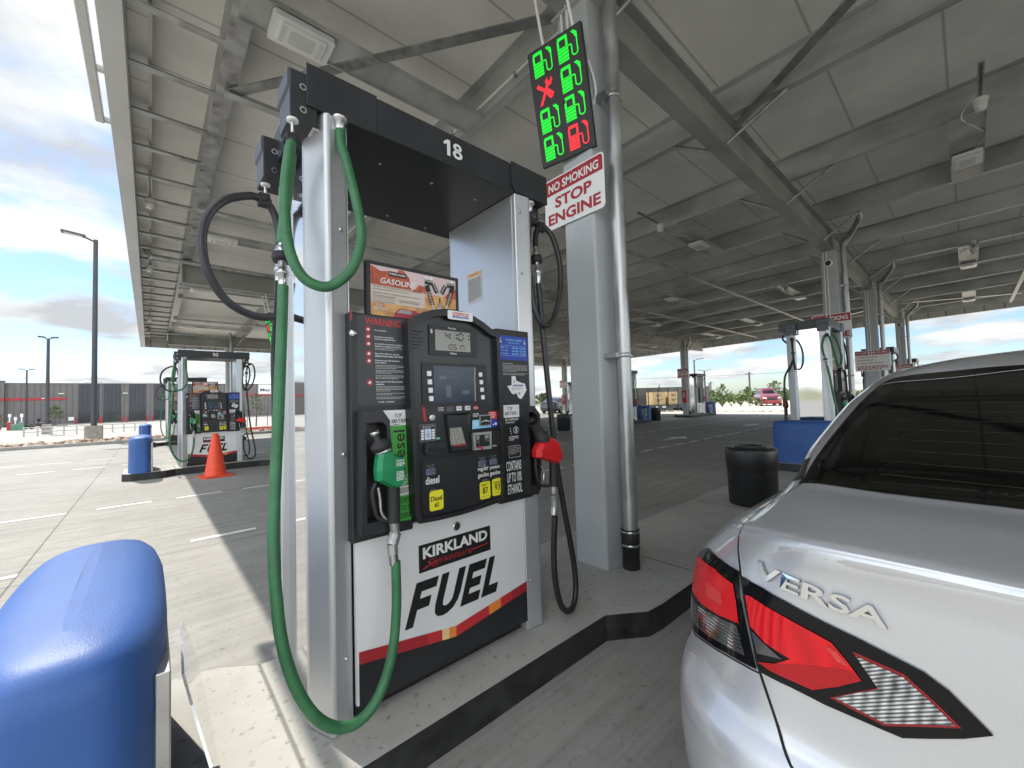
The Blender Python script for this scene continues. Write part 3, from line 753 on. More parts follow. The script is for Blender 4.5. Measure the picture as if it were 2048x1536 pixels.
# red extinguisher boxes on two far columns
def extinguisher(label, x, y):
    t = thing('extinguisher_cabinet', label, 'fire extinguisher', (x, y, 0.95), group='red extinguisher cabinets')
    b = MB(); b.box((-0.20, -0.15, 0), (0, 0.15, 0.78), mat('extinguisher_red', (0.42, 0.015, 0.025), 0.35)); b.build('case', t, bevel=0.015)
    b = MB(); b.rect(Fr((-0.2, 0.15, 0), (0, -1, 0), (0, 0, 1)), 0.06, 0.30, 0.24, 0.66, PG, 0.002); b.build('window', t)
extinguisher('red extinguisher cabinet on the lone far column by the crates', 25.99, 12.30)
extinguisher('red extinguisher cabinet on the far column seen past the red nozzle', 25.99, 22.66)
# ------------------------------------------------------------------ fuel dispenser
class FrP(Fr):
    """Front-of-pump drawing frame: x and z as read on the plane of the column fronts, yl is how far the plane sits behind (+) or before (-) it."""
    def __init__(s, yl=0.0): s.k = (1.72 + yl) / 1.72; s.yl = yl; s.n = Vector((0, -1, 0))
    def __call__(s, x, z, off=0.0): return Vector((x * s.k - 0.49, s.yl - off, 1.46 + (z - 1.46) * s.k - 0.155))

def seg7(b, f, t, x, z, w, h, m, off=0.002, dot=0.35):
    """seven-segment figures"""
    SEGS = {'0': 'abcdef', '1': 'bc', '2': 'abged', '3': 'abgcd', '4': 'fgbc', '5': 'afgcd', '6': 'afgcde', '7': 'abcf', '8': 'abcdefg', '9': 'abcdfg'}
    th = w * 0.28
    for ch in t:
        if ch == '.':
            b.rect(f, x - w * 0.14, z, x - w * 0.14 + th, z + th, m, off); continue
        L = {'a': (x, z + h, x + w, z + h), 'g': (x, z + h / 2, x + w, z + h / 2), 'd': (x, z, x + w, z), 'f': (x, z + h / 2, x, z + h), 'b': (x + w, z + h / 2, x + w, z + h),
             'e': (x, z, x, z + h / 2), 'c': (x + w, z, x + w, z + h / 2)}
        for k in SEGS[ch]:
            x0, z0, x1, z1 = L[k]
            if x0 == x1: b.rect(f, x0 - th / 2, z0 + th * 0.6, x0 + th / 2, z1 - th * 0.6, m, off)
            else: b.rect(f, x0 + th * 0.6, z0 - th / 2, x1 - th * 0.6, z0 + th / 2, m, off)
        x += w * 1.48

PUMPG = 'fuel pumps on the islands'
pump = thing('fuel_pump', 'fuel pump numbered 18 with green diesel hose and red nozzle', 'fuel pump', (0.49, 1.72, 0.155), group=PUMPG)
def P(name, mb, bevel=0.0, parent=None, seg=2): return mb.build(name, parent or pump, bevel, seg)
UP = Fr((0, 0, 0), (1, 0, 0), (0, 1, 0))
PWD, PDP = 1.26, 0.73
# end columns: two rounded noses with a polished sheet between
def column(sgn):
    X = (lambda x: x) if sgn > 0 else (lambda x: PWD - x)
    b = MB()
    nose = [(0.0, 0.17), (0.0, 0.130), (0.036, 0.030), (0.043, 0.012), (0.053, 0.003), (0.066, 0.003), (0.078, 0.009), (0.146, 0.040), (0.146, 0.17)] if sgn > 0 else [(0.0, 0.17), (0.0, 0.10), (0.020, 0.022), (0.032, 0.004), (0.046, 0.0), (0.060, 0.001), (0.146, 0.012), (0.146, 0.17)]
    for flip in (0, 1):
        pl = [(X(x), y if not flip else PDP - y) for x, y in nose]
        if (sgn > 0) == bool(flip): pl = pl[::-1]
        pl = pl if area2(pl) > 0 else pl[::-1]
        b.prism(pl, UP, 0.0, 2.525, SILV, mside=SILV)
    return b, X
def area2(p): return sum(p[i][0] * p[(i + 1) % len(p)][1] - p[(i + 1) % len(p)][0] * p[i][1] for i in range(len(p)))
for sgn in (1, -1):
    b, X = column(sgn); o = P('side_column', b, 0.008, seg=3)
    b = MB(); b.box((X(0.03), 0.17, 0.0), (X(0.05), PDP - 0.17, 2.525), MIRR); P('end_sheet', b, parent=o)
    b = MB(); b.box((X(0.146), 0.042, 1.69), (X(0.150), PDP - 0.042, 2.524), SATN); P('inner_sheet', b, parent=o)
    for zz in (0.27, 1.1, 2.05, 2.42):
        b = MB(); b.lathe([(0.009, 0.0), (0.008, 0.004), (0.0, 0.006)], STEEL, (X(0.112), 0.022 if sgn > 0 else 0.006, zz), (0, -1, 0), 10); P('screw', b, parent=o)
# yellow-headed notice on the inner sheet of the right column
b = MB(); f = Fr((PWD - 0.1502, 0.50, 1.955), (0, -0.78, 0), (0, 0, 1))
b.rect(f, 0, 0, 0.16, 0.20, PW, 0.0008); b.rect(f, 0, 0.172, 0.16, 0.20, PYG, 0.0012); b.text(f, 'WARNING', 0.03, 0.181, 0.012, POR, 0.10, 0.02, 0, 0.0016)
b.micro(f, 0.01, 0.155, 0.14, 0.0045, PK, 15, 2.2, 0.0014); P('notice', b)
# lower cabinet
b = MB(); b.box((0.150, 0.035, 0.05), (PWD - 0.150, PDP - 0.035, 1.69), BLK2); b.box((0.156, 0.06, 0.0), (PWD - 0.156, PDP - 0.06, 0.05), PK); P('cabinet', b)
# front and back lower doors with the print
def lower_door():
    b = MB(); f = FrP(0.014)
    b.box((0.150, 0.014, 0.065), (PWD - 0.150, 0.034, 0.752), WPAN)
    L, Rr, A = 0.6435, 1.6055, 1.118
    zt = lambda x: 0.443 - 0.074 * (x - L) / (A - L) if x < A else 0.369 + 0.066 * (x - A) / (Rr - A)
    zb = lambda x: zt(x) - 0.05
    b.poly(f, [(L, 0.215), (A, 0.215), (A, zb(A)), (L, zb(L))], BLK2, 0.0012); b.poly(f, [(A, 0.215), (Rr, 0.215), (Rr, zb(Rr)), (A, zb(A))], BLK2, 0.0012)
    xs = [L + (A - L) * i / 12 for i in range(13)] + [A + (Rr - A) * i / 12 for i in range(1, 13)]
    for x0, x1 in zip(xs, xs[1:]):
        xm = (x0 + x1) / 2; g = max(math.exp(-((xm - 1.075) / 0.045) ** 2), 0.85 * math.exp(-((xm - 1.36) / 0.05) ** 2))
        m = PYG if g > 0.8 else POR if g > 0.35 else PR if 0.95 < xm < 1.5 else PRD
        b.poly(f, [(x0, zb(x0)), (x1, zb(x1)), (x1, zt(x1)), (x0, zt(x0))], m, 0.0016)
    b.rect(f, 0.924, 0.676, 1.343, 0.802, PK, 0.0012)
    b.text(f, 'KIRKLAND', 0.945, 0.735, 0.052, PW, 0.378, 0.036, 0, 0.0018)
    b.poly(f, [(1.205, 0.736), (1.214, 0.752), (1.226, 0.757), (1.214, 0.748)], PR, 0.0022)
    b.text(f, 'Signature', 0.955, 0.686, 0.040, PR, 0.28, -0.012, 0.55, 0.0018)
    b.bar2(f, (0.945, 0.690), (1.02, 0.712), 0.004, PR, 0.0018); b.bar2(f, (1.235, 0.708), (1.325, 0.716), 0.004, PR, 0.0018)
    def block(x, w, polys):
        for pl in polys: b.poly(f, [(x + (u * w) + 0.33 * 0.188 * v, 0.450 + 0.188 * v) for u, v in pl], PK, 0.0016)
    block(0.848, 0.118, [[(0, 0), (0.34, 0), (0.34, 1), (0, 1)], [(0.34, 0.36), (0.86, 0.36), (0.86, 0.60), (0.34, 0.60)], [(0.34, 0.76), (1, 0.76), (1, 1), (0.34, 1)]])
    U = [(0, 1), (0, 0.30), (0.06, 0.12), (0.20, 0.02), (0.42, -0.02), (0.62, 0.0), (0.82, 0.08), (0.95, 0.22), (1, 0.40), (1, 1)]; Ui = [(0.30, 1), (0.30, 0.34), (0.33, 0.25), (0.39, 0.21), (0.46, 0.20), (0.54, 0.21), (0.63, 0.25), (0.69, 0.32), (0.70, 0.42), (0.70, 1)]
    for k in range(9): block(0.985, 0.138, [[U[k], U[k + 1], Ui[k + 1], Ui[k]]])
    block(1.143, 0.112, [[(0, 0), (0.34, 0), (0.34, 1), (0, 1)], [(0.34, 0), (1, 0), (1, 0.24), (0.34, 0.24)], [(0.34, 0.38), (0.88, 0.38), (0.88, 0.61), (0.34, 0.61)], [(0.34, 0.76), (1, 0.76), (1, 1), (0.34, 1)]])
    block(1.272, 0.100, [[(0, 0), (0.38, 0), (0.38, 1), (0, 1)], [(0.38, 0), (1, 0), (1, 0.25), (0.38, 0.25)]])
    b.lathe([(0.022, 0), (0.022, 0.004), (0.017, 0.006)], STEEL, f(1.134, 0.845), (0, -1, 0), 18); b.lathe([(0.014, 0.0062), (0.0, 0.0065)], PK, f(1.134, 0.845), (0, -1, 0), 14)
    b.text(f, 'M', 1.128, 0.838, 0.013, STEEL, None, 0, 0, 0.0075)
    return b
P('lower_door', lower_door(), 0.0)
# warning panel (left)
b = MB(); b.box((0.128, -0.016, 0.735), (0.402, 0.0355, 1.695), BLK); w1 = P('warning_panel', b, 0.006)
b = MB(); f = FrP(-0.016); wx = lambda u: 0.655 + u * 0.236; wz = lambda v: 1.846 - v * 0.392
b.rrect(f, 0.655, 1.454, 0.891, 1.846, 0.018, CHAR, 0.0008)
b.text(f, 'WARNING', wx(0.15), wz(0.105), 0.032, PR, 0.165, 0.014, 0, 0.0018)
for v, kind in ((0.155, 0), (0.235, 1), (0.315, 2), (0.425, 0), (0.505, 3), (0.745, 0)):
    b.annulus(f, wx(0.20 + 0.03 * v), wz(v), 0.0112, 0.0132, PR, 0.0016); b.disc(f, wx(0.20 + 0.03 * v), wz(v), 0.0112, PRD, 0.0012, 14)
    c = (wx(0.20 + 0.03 * v), wz(v)); b.poly(f, [(c[0] - 0.007, c[1] - 0.004), (c[0] + 0.004, c[1] - 0.006), (c[0] + 0.007, c[1] + 0.003), (c[0] - 0.002, c[1] + 0.006)], PW, 0.0018)
for v, s in ((0.170, 'Turn off engine.'), (0.243, 'No smoking or open flames'), (0.268, 'in the fuel dispensing area.'), (0.322, 'It is unlawful and dangerous to dispense'), (0.347, 'gasoline into unapproved containers.'), (0.432, 'Never allow children to use pump.'), (0.457, 'Children should remain in the vehicle.'),
             (0.508, 'Discharge your static electricity'), (0.533, 'before fueling.'), (0.748, 'Static hazard while filling portable'), (0.773, 'containers.')):
    b.text(f, s, wx(0.32 + 0.02 * v), wz(v), 0.0075, PW, min(0.135, 0.0035 * len(s)), 0.02, 0, 0.0016)
for v, n in ((0.362, 2), (0.556, 3), (0.612, 3), (0.672, 3), (0.795, 4), (0.872, 2), (0.915, 2)): b.micro(f, wx(0.325 + 0.02 * v), wz(v), 0.135, 0.0032, PG, n, 2.0, 0.0014, 5)
b.text(f, 'For Help - call attendant', wx(0.38), wz(0.975), 0.008, PW, 0.075, 0.015, 0.2, 0.0016)
b.rect(f, 0.629, 1.815, 0.636, 1.858, PRD, 0.001); P('warning_label', b, parent=w1)
b = MB(); b.lathe([(0.017, 0), (0.016, 0.008), (0.010, 0.013), (0.0, 0.014)], CHROME, FrP(-0.016)(0.640, 1.762), (0, -1, 0), 18); P('lock', b, parent=w1)
# green diesel label
b = MB(); f = FrP(-0.016)
b.poly(f, [(0.795, 1.362), (0.835, 0.934), (0.887, 0.930), (0.903, 0.958), (0.897, 1.36)], PGN, 0.0010)
b.poly(f, [(0.795, 1.362), (0.897, 1.36), (0.894, 1.415), (0.874, 1.430), (0.761, 1.431), (0.782, 1.40)], PW, 0.0011)
b.text(f, 'TOP', 0.818, 1.397, 0.017, PK, 0.034, 0.012, 0, 0.002); b.text(f, 'TIER', 0.834, 1.373, 0.017, PK, 0.042, 0.012, 0, 0.002)
for x in (0.811, 0.824): b.annulus(f, x, 1.381, 0.004, 0.0078, PK, 0.002, 12)
b.micro(f, 0.812, 1.365, 0.05, 0.003, PK, 1, 2, 0.002)
b.text(f, 'Diesel', 0.866, 1.135, 0.055, PK, 0.205, 0.012, 0, 0.002, rot=R(90))
b.ring(rrect(0.830, 1.045, 0.896, 1.134, 0.006, 2), rrect(0.832, 1.047, 0.894, 1.132, 0.005, 2), f, 0.0012, 0.0016, PW)
b.rect(f, 0.833, 1.048, 0.893, 1.088, PW, 0.0013); b.text(f, 'SULFUR DIESEL FUEL', 0.836, 1.112, 0.010, PW, 0.05, 0.01, 0, 0.002); b.micro(f, 0.838, 1.102, 0.05, 0.004, PW, 2, 2, 0.002); b.micro(f, 0.836, 1.076, 0.052, 0.003, PK, 4, 2, 0.002)
for k, s in enumerate(('MAY CONTAIN', 'UP TO 5%', 'BIODIESEL')): b.text(f, s, 0.808 + 0.004 * k, 1.012 - 0.034 * k, 0.024, PK, 0.088 - 0.006 * k, 0.012, 0, 0.002)
P('diesel_label', b, parent=w1)
# nozzle boots
def boot(outline, hole, yl):
    b = MB(); f = FrP(yl); n = len(outline)
    b.ring(outline, hole, f, -abs(yl) * 1.0, 0.0, BLK)
    g = FrP(-0.018); b.poly(g, [(x, z) for x, z in hole], PK, 0.001)
    return b
bo = [(0.664, 0.905), (0.765, 0.900), (0.800, 0.930), (0.800, 1.10), (0.799, 1.25), (0.797, 1.385), (0.765, 1.431), (0.672, 1.431)]
bh = [(0.688, 0.955), (0.755, 0.955), (0.775, 0.98), (0.782, 1.10), (0.784, 1.25), (0.782, 1.362), (0.762, 1.380), (0.690, 1.380)]
P('nozzle_boot', boot(bo, bh, -0.085), 0.006)
# hours and notices panel (right)
b = MB(); b.box((0.920, -0.016, 0.745), (1.165, 0.0355, 1.700), BLK); w2 = P('notice_panel', b, 0.006)
b = MB(); f = FrP(-0.016)
b.rect(f, 1.437, 1.686, 1.656, 1.822, PB, 0.0010)
b.text(f, 'Assistance Available', 1.550, 1.795, 0.0135, PLB, 0.125, 0.008, 0, 0.002, 'c'); b.text(f, 'Tap Your Horn', 1.550, 1.776, 0.0135, PLB, 0.085, 0.008, 0, 0.002, 'c')
b.rect(f, 1.45, 1.766, 1.645, 1.7675, PLB, 0.0015); b.rect(f, 1.45, 1.710, 1.645, 1.7115, PLB, 0.0015)
for k, (d, h) in enumerate((('Mon - Fri', '6:00 AM - 10:00 PM'), ('Saturday', '6:00 AM - 8:30 PM'), ('Sunday', '6:00 AM - 7:30 PM'))):
    b.text(f, d, 1.452, 1.750 - 0.017 * k, 0.011, PLB, 0.056, 0.012, 0, 0.002); b.text(f, h, 1.535, 1.750 - 0.017 * k, 0.011, PLB, 0.105, 0.012, 0, 0.002)
for x in (1.452, 1.634):
    b.annulus(f, x, 1.787, 0.0055, 0.0075, PW, 0.002, 12); b.disc(f, x + 0.001, 1.804, 0.003, PW, 0.002, 8); b.bar2(f, (x, 1.800), (x + 0.002, 1.790), 0.003, PW, 0.002); b.bar2(f, (x + 0.002, 1.790), (x + 0.010, 1.783), 0.003, PW, 0.002)
b.micro(f, 1.462, 1.664, 0.11, 0.004, PG, 1, 2, 0.0014); b.micro(f, 1.462, 1.655, 0.19, 0.0035, PG, 6, 2.0, 0.0014); b.micro(f, 1.462, 1.608, 0.19, 0.0035, PG, 2, 2.0, 0.0014)
tx = [(1.495, 1.539), (1.527, 1.542), (1.529, 1.593), (1.558, 1.593), (1.561, 1.568), (1.600, 1.556), (1.626, 1.552), (1.638, 1.517), (1.618, 1.490), (1.596, 1.466), (1.575, 1.473), (1.559, 1.501), (1.542, 1.492), (1.525, 1.499)]
c = (1.572, 1.53); b.poly(f, [(c[0] + (x - c[0]) * 1.09, c[1] + (z - c[1]) * 1.09) for x, z in tx][::-1], PK, 0.0012); b.poly(f, [(c[0] + (x - c[0]) * 1.04, c[1] + (z - c[1]) * 1.04) for x, z in tx][::-1], PW, 0.0016)
b.rect(f, 1.534, 1.540, 1.615, 1.546, PB, 0.002); b.micro(f, 1.525, 1.532, 0.085, 0.004, PG, 3, 2.0, 0.0022); b.disc(f, 1.582, 1.496, 0.010, PG, 0.002, 10); b.rect(f, 1.540, 1.556, 1.550, 1.572, PG, 0.002)
b.rect(f, 1.460, 1.362, 1.578, 1.432, PW, 0.0012); b.text(f, 'TOP', 1.486, 1.402, 0.020, PK, 0.040, 0.014, 0, 0.002); b.text(f, 'TIER', 1.502, 1.376, 0.019, PK, 0.056, 0.014, 0, 0.002)
for x in (1.478, 1.492): b.annulus(f, x, 1.385, 0.005, 0.009, PK, 0.002, 12)
b.text(f, 'SELF OPERATION', 1.470, 1.345, 0.011, PW, 0.098, 0.014, 0, 0.002); b.text(f, 'AVOID SPILLS', 1.470, 1.330, 0.009, PW, 0.07, 0.01, 0, 0.002)
b.annulus(f, 1.548, 1.290, 0.017, 0.0195, PW, 0.002); b.bar2(f, (1.536, 1.278), (1.560, 1.302), 0.0025, PW, 0.002); b.bar2(f, (1.554, 1.276), (1.546, 1.304), 0.006, PW, 0.0018)
for k in range(3): b.disc(f, 1.505 + 0.003 * k, 1.30 - 0.014 * k, 0.0035, PW, 0.002, 8)
b.micro(f, 1.495, 1.252, 0.07, 0.004, PW, 3, 2.2, 0.002)
b.ring(rrect(1.490, 1.138, 1.577, 1.203, 0.002, 1), rrect(1.4915, 1.1395, 1.5755, 1.2015, 0.002, 1), f, 0.0012, 0.0016, PW); b.micro(f, 1.497, 1.190, 0.072, 0.0035, PG, 5, 2.4, 0.002)
for k, s in enumerate(('CONTAINS', 'UP TO 10%', 'ETHANOL')): b.text(f, s, 1.468 + 0.004 * k, 1.066 - 0.064 * k, 0.054, PW, 0.112 - 0.003 * k, 0.016, 0, 0.002)
P('notice_label', b, parent=w2)
b = MB(); f = FrP(-0.08)
bo2 = [(1.645, 0.905), (1.712, 0.900), (1.735, 0.93), (1.745, 1.10), (1.748, 1.25), (1.748, 1.37), (1.700, 1.420), (1.640, 1.425)]
bh2 = [(1.660, 0.960), (1.704, 0.955), (1.716, 0.97), (1.726, 1.10), (1.730, 1.25), (1.730, 1.355), (1.692, 1.385), (1.655, 1.388)]
P('nozzle_boot', boot(bo2, bh2, -0.08), 0.006)
# card console: arched bezel standing proud of the panels
arch = [(0.892 + 0.0, 1.836)] + [(0.895 + 0.536 * t, 1.840 + 0.090 * (1 - (2 * t - 0.93) ** 2) * (0.98 if t < 0.5 else 1.0)) for t in (0.12, 0.24, 0.36, 0.48, 0.60, 0.72, 0.84, 0.94)] + [(1.446, 1.836)]
low = [(1.458, 0.955), (1.450, 0.912), (1.30, 0.900), (1.17, 0.893), (1.04, 0.894), (0.935, 0.900), (0.914, 0.94)]
outer = (low[:1] + arch[::-1] + low[:0:-1])[::-1]
outer = [low[-1]] + low[-2:0:-1] + [low[0]] + arch[::-1]
cxm, czm = 1.172, 1.40
inner = [(cxm + (x - cxm) * 0.925, czm + (z - czm) * (0.935 if z > 1.4 else 0.965)) for x, z in outer]
inner = [(x + (0.010 if x > cxm + 0.2 and z < 1.2 else 0), z) for x, z in inner]
b = MB(); f = FrP(-0.075); b.ring(outer, inner, f, -0.075, 0.0, BLK); cons = P('card_console', b, 0.009, seg=3)
b = MB(); b.poly(FrP(-0.045), inner, BLK2, 0.0); P('face_plate', b, parent=cons)
f = FrP(-0.046)
b = MB(); fb = FrP(-0.075); b.prism(rrect(1.112, 1.876, 1.266, 1.921, 0.008, 3), fb, 0.0, 0.002, PW)
b.text(fb, 'COSTCO', 1.139, 1.897, 0.017, PR, 0.100, 0.028, 0.12, 0.004); b.rect(fb, 1.139, 1.886, 1.238, 1.894, PB, 0.0036); b.text(fb, 'WHOLESALE', 1.150, 1.8872, 0.0052, PW, 0.08, 0.01, 0, 0.0042); P('badge', b, parent=cons)
b = MB()
for k in range(6):
    w = 0.048 if k in (0, 2, 3, 4) else 0.03
    b.box(tuple(f(0.918, 1.800 - 0.016 * k)), tuple(f(0.918 + w, 1.796 - 0.016 * k, 0.004)), PK)
P('speaker_grille', b, parent=cons)
b = MB(); b.prism(rrect(1.000, 1.690, 1.285, 1.838, 0.008, 2), f, 0, 0.006, BLK); b.rect(f, 1.033, 1.713, 1.240, 1.814, LCD, 0.0075); b.rect(f, 1.232, 1.715, 1.240, 1.812, PG, 0.008)
seg7(b, f, '41.01', 1.092, 1.770, 0.026, 0.036, PK, 0.0085); seg7(b, f, '10.517', 1.094, 1.722, 0.0155, 0.025, PK, 0.0085)
b.text(f, '$', 1.006, 1.793, 0.022, PW, None, 0.012, 0, 0.0085); b.text(f, 'This Sale', 1.105, 1.823, 0.009, PW, 0.048, 0.008, 0, 0.0085); b.text(f, 'Gallons', 1.115, 1.697, 0.009, PW, 0.040, 0.008, 0, 0.0085); P('sale_display', b, parent=cons)
b = MB(); b.prism(rrect(0.958, 1.438, 1.345, 1.652, 0.006, 2), f, 0, 0.005, BLK); b.rect(f, 1.020, 1.456, 1.275, 1.637, SCRN, 0.0062)
b.text(f, 'Welcome', 1.066, 1.600, 0.022, SCRT, 0.125, 0.0, 0, 0.0072)
b.micro(f, 1.10, 1.580, 0.11, 0.006, SCRT, 1, 2, 0.007); b.rect(f, 1.052, 1.572, 1.092, 1.588, SCRT, 0.0068); b.rect(f, 1.088, 1.482, 1.118, 1.542, SCRT, 0.0068); b.rect(f, 1.185, 1.497, 1.228, 1.517, SCRT, 0.0068); b.text(f, 'SCAN', 1.04, 1.535, 0.009, SCRT, None, 0, 0, 0.007); b.text(f, 'INSERT', 1.18, 1.535, 0.009, SCRT, None, 0, 0, 0.007)
b.box(tuple(f(1.262, 1.46, 0.006)), tuple(f(1.266, 1.635, 0.009)), PG); P('screen', b, parent=cons)
b = MB()
for k in range(4):
    b.prism(rrect(0.984 + 0.003 * k, 1.586 - 0.040 * k, 1.006 + 0.003 * k, 1.610 - 0.040 * k, 0.003, 2), f, 0.005, 0.010, PW)
    b.prism(rrect(1.292 + 0.004 * k, 1.588 - 0.040 * k, 1.312 + 0.004 * k, 1.610 - 0.040 * k, 0.003, 2), f, 0.005, 0.010, PW)
P('button', b, parent=cons)
b = MB(); b.text(f, 'PAYMENT', 1.044, 1.428, 0.0075, PW, 0.033, 0.01, 0, 0.001); b.text(f, 'OPTIONS', 1.044, 1.417, 0.0075, PW, 0.033, 0.01, 0, 0.001)
b.ring(rrect(1.097, 1.415, 1.131, 1.437, 0.002, 1), rrect(1.0985, 1.4165, 1.1295, 1.4355, 0.002, 1), f, 0.0005, 0.001, PG); b.micro(f, 1.102, 1.428, 0.02, 0.002, PG, 2, 3, 0.001)
b.rrect(f, 1.150, 1.415, 1.183, 1.437, 0.002, PW, 0.001); b.text(f, 'VISA', 1.1535, 1.4215, 0.009, PB, 0.026, 0.01, 0.2, 0.0018)
b.rrect(f, 1.202, 1.415, 1.236, 1.437, 0.002, PW, 0.001); b.text(f, 'ATM', 1.205, 1.4205, 0.011, PB, 0.028, 0.012, 0.15, 0.0018)
b.disc(f, 1.271, 1.426, 0.013, PR, 0.001, 14); b.text(f, 'Shop', 1.2555, 1.419, 0.010, PW, 0.031, 0.014, 0, 0.0018)
b.poly(f, [(0.966, 1.371), (0.981, 1.371), (0.970, 1.4545), (0.954, 1.4535)], PRD, 0.001); b.micro(f, 0.9625, 1.41, 0.008, 0.004, PR, 3, 2, 0.0016)
b.rrect(f, 0.943, 1.277, 1.026, 1.356, 0.004, PK, 0.001); b.ring(rrect(0.943, 1.277, 1.026, 1.356, 0.004, 2), rrect(0.9442, 1.2782, 1.0248, 1.3548, 0.004, 2), f, 0.0012, 0.0016, PG)
b.micro(f, 0.956, 1.345, 0.062, 0.004, PG, 2, 2, 0.0018); b.rrect(f, 0.968, 1.284, 1.004, 1.334, 0.002, mat('pale_blue_print', (0.55, 0.62, 0.78), 0.4), 0.0016)
for k, s in enumerate(('NO', 'DEBIT', 'HERE')): b.text(f, s, 0.986, 1.317 - 0.011 * k, 0.007, PK, None, 0.01, 0, 0.002, 'c')
for k in range(4): b.rrect(f, 0.949, 1.322 - 0.0125 * k, 0.964, 1.332 - 0.0125 * k, 0.0015, PW, 0.0016); b.rrect(f, 1.008, 1.322 - 0.0125 * k, 1.022, 1.332 - 0.0125 * k, 0.0015, PW, 0.0016)
b.rrect(f, 1.029, 1.281, 1.051, 1.290, 0.001, mat('mint_print', (0.20, 0.52, 0.28), 0.4), 0.001)
b.lathe([(0.017, 0.0), (0.017, 0.005), (0.012, 0.007), (0.007, 0.006), (0.0, 0.007)], STEEL, f(1.011, 1.386), (0, -1, 0), 16)
P('sticker', b, parent=cons)
b = MB()  # hooded keypad well
W0 = [(1.085, 1.402), (1.236, 1.402), (1.236, 1.205), (1.112, 1.205)]; W1 = [(1.098, 1.392), (1.205, 1.385), (1.222, 1.222), (1.120, 1.222)]
g0, g1 = FrP(-0.058), FrP(-0.038)
for k in range(4):
    j = (k + 1) % 4; b.face([g0(*W0[k]), g0(*W0[j]), g1(*W1[j]), g1(*W1[k])], BLK)
b.poly(g1, W1[::-1], PK, 0.0)
b.prism([(1.104, 1.245), (1.196, 1.247), (1.172, 1.330), (1.104, 1.330)][:4], g1, 0.002, 0.008, CAST)
kk = Fr(g1(1.122, 1.246, 0.009), g1(1.198, 1.247) - g1(1.122, 1.246), g1(1.106, 1.329, 0.018) - g1(1.122, 1.246, 0.009))
for r_ in range(4):
    for c_ in range(3):
        q = g1(1.124 - 0.0045 * r_ + c_ * (0.024 - 0.001 * r_), 1.256 + 0.020 * r_, 0.008); b.box((q.x - 0.008, q.y - 0.006, q.z - 0.007), (q.x + 0.008, q.y, q.z + 0.007), mat('keypad_key', (0.30, 0.29, 0.25), 0.45))
b.rect(g1, 1.120, 1.238, 1.199, 1.246, PRD, 0.009); P('keypad', b, parent=cons)
b = MB()
b.poly(f, [(1.244, 1.315), (1.400, 1.318), (1.400, 1.360), (1.247, 1.362)], PLB, 0.001); b.rect(f, 1.247, 1.362, 1.285, 1.399, PK, 0.001); b.micro(f, 1.250, 1.392, 0.04, 0.003, PW, 3, 2.4, 0.0016)
b.rect(f, 1.352, 1.360, 1.411, 1.401, mat('bright_red_print', (0.62, 0.03, 0.04), 0.4), 0.0014); b.rect(f, 1.368, 1.318, 1.419, 1.360, PB, 0.0014)
b.micro(f, 1.362, 1.392, 0.04, 0.004, PW, 3, 2.8, 0.002); b.disc(f, 1.402, 1.334, 0.008, PW, 0.002, 10); b.disc(f, 1.384, 1.330, 0.004, PW, 0.002, 8); b.micro(f, 1.249, 1.350, 0.034, 0.003, PW, 5, 2.2, 0.0016)
b.prism(rrect(1.290, 1.328, 1.368, 1.386, 0.003, 2), f, 0.001, 0.006, CAST); b.rect(f, 1.296, 1.333, 1.362, 1.380, PK, 0.0068); b.poly(f, [(1.296, 1.345), (1.329, 1.353), (1.362, 1.345), (1.362, 1.351), (1.329, 1.360), (1.296, 1.351)], PG, 0.0074); b.disc(f, 1.330, 1.354, 0.004, PW, 0.008, 8)
P('card_symbol_label', b, parent=cons)
b = MB(); b.prism([(1.244, 1.208), (1.355, 1.205), (1.359, 1.296), (1.237, 1.296)], f, 0.0, 0.018, mat('reader_silver', (0.50, 0.50, 0.48), 0.35, 0.6, var=0.1, vscale=30))
b.rect(f, 1.252, 1.222, 1.342, 1.284, PK, 0.019); b.rect(f, 1.256, 1.262, 1.274, 1.282, CAST, 0.020); b.rect(f, 1.310, 1.262, 1.336, 1.282, CAST, 0.020); b.prism(rrect(1.258, 1.240, 1.268, 1.262, 0.002, 1), f, 0.019, 0.026, CHROME); b.prism(rrect(1.306, 1.246, 1.332, 1.252, 0.002, 1), f, 0.019, 0.028, CHROME); b.prism(rrect(1.306, 1.256, 1.332, 1.261, 0.002, 1), f, 0.019, 0.028, CHROME)
b.poly(f, [(1.258, 1.215), (1.270, 1.232), (1.290, 1.222), (1.298, 1.206), (1.286, 1.203), (1.278, 1.218)], PRD, 0.021); P('card_reader', b, 0.003, cons)
b = MB(); b.prism([(1.363, 1.215), (1.430, 1.214), (1.442, 1.292), (1.372, 1.292)], f, 0.0, 0.014, BLK); b.poly(f, [(1.378, 1.224), (1.416, 1.226), (1.426, 1.284), (1.382, 1.284)], PK, 0.0145); b.poly(f, [(1.363, 1.215), (1.395, 1.215), (1.390, 1.221), (1.368, 1.223)], PG, 0.015); P('receipt_slot', b, 0.003, cons)
b = MB(); b.prism(rrect(0.958, 1.214, 1.075, 1.268, 0.012, 3), f, 0, 0.022, BLK); b.lathe([(0.008, 0), (0.006, 0.01)], BLK, f(0.985, 1.24, 0.022), (0, -1, 0), 12); b.box(tuple(f(1.0, 1.236, 0.022)), tuple(f(1.065, 1.230, 0.026)), PK); P('printer_door', b, 0.004, cons)
b = MB()  # grade selection strip
b.rect(f, 0.925, 1.193, 1.452, 1.1955, PK, 0.0012); b.prism(rrect(0.948, 0.925, 1.430, 1.186, 0.01, 2), f, 0, 0.003, BLK2)
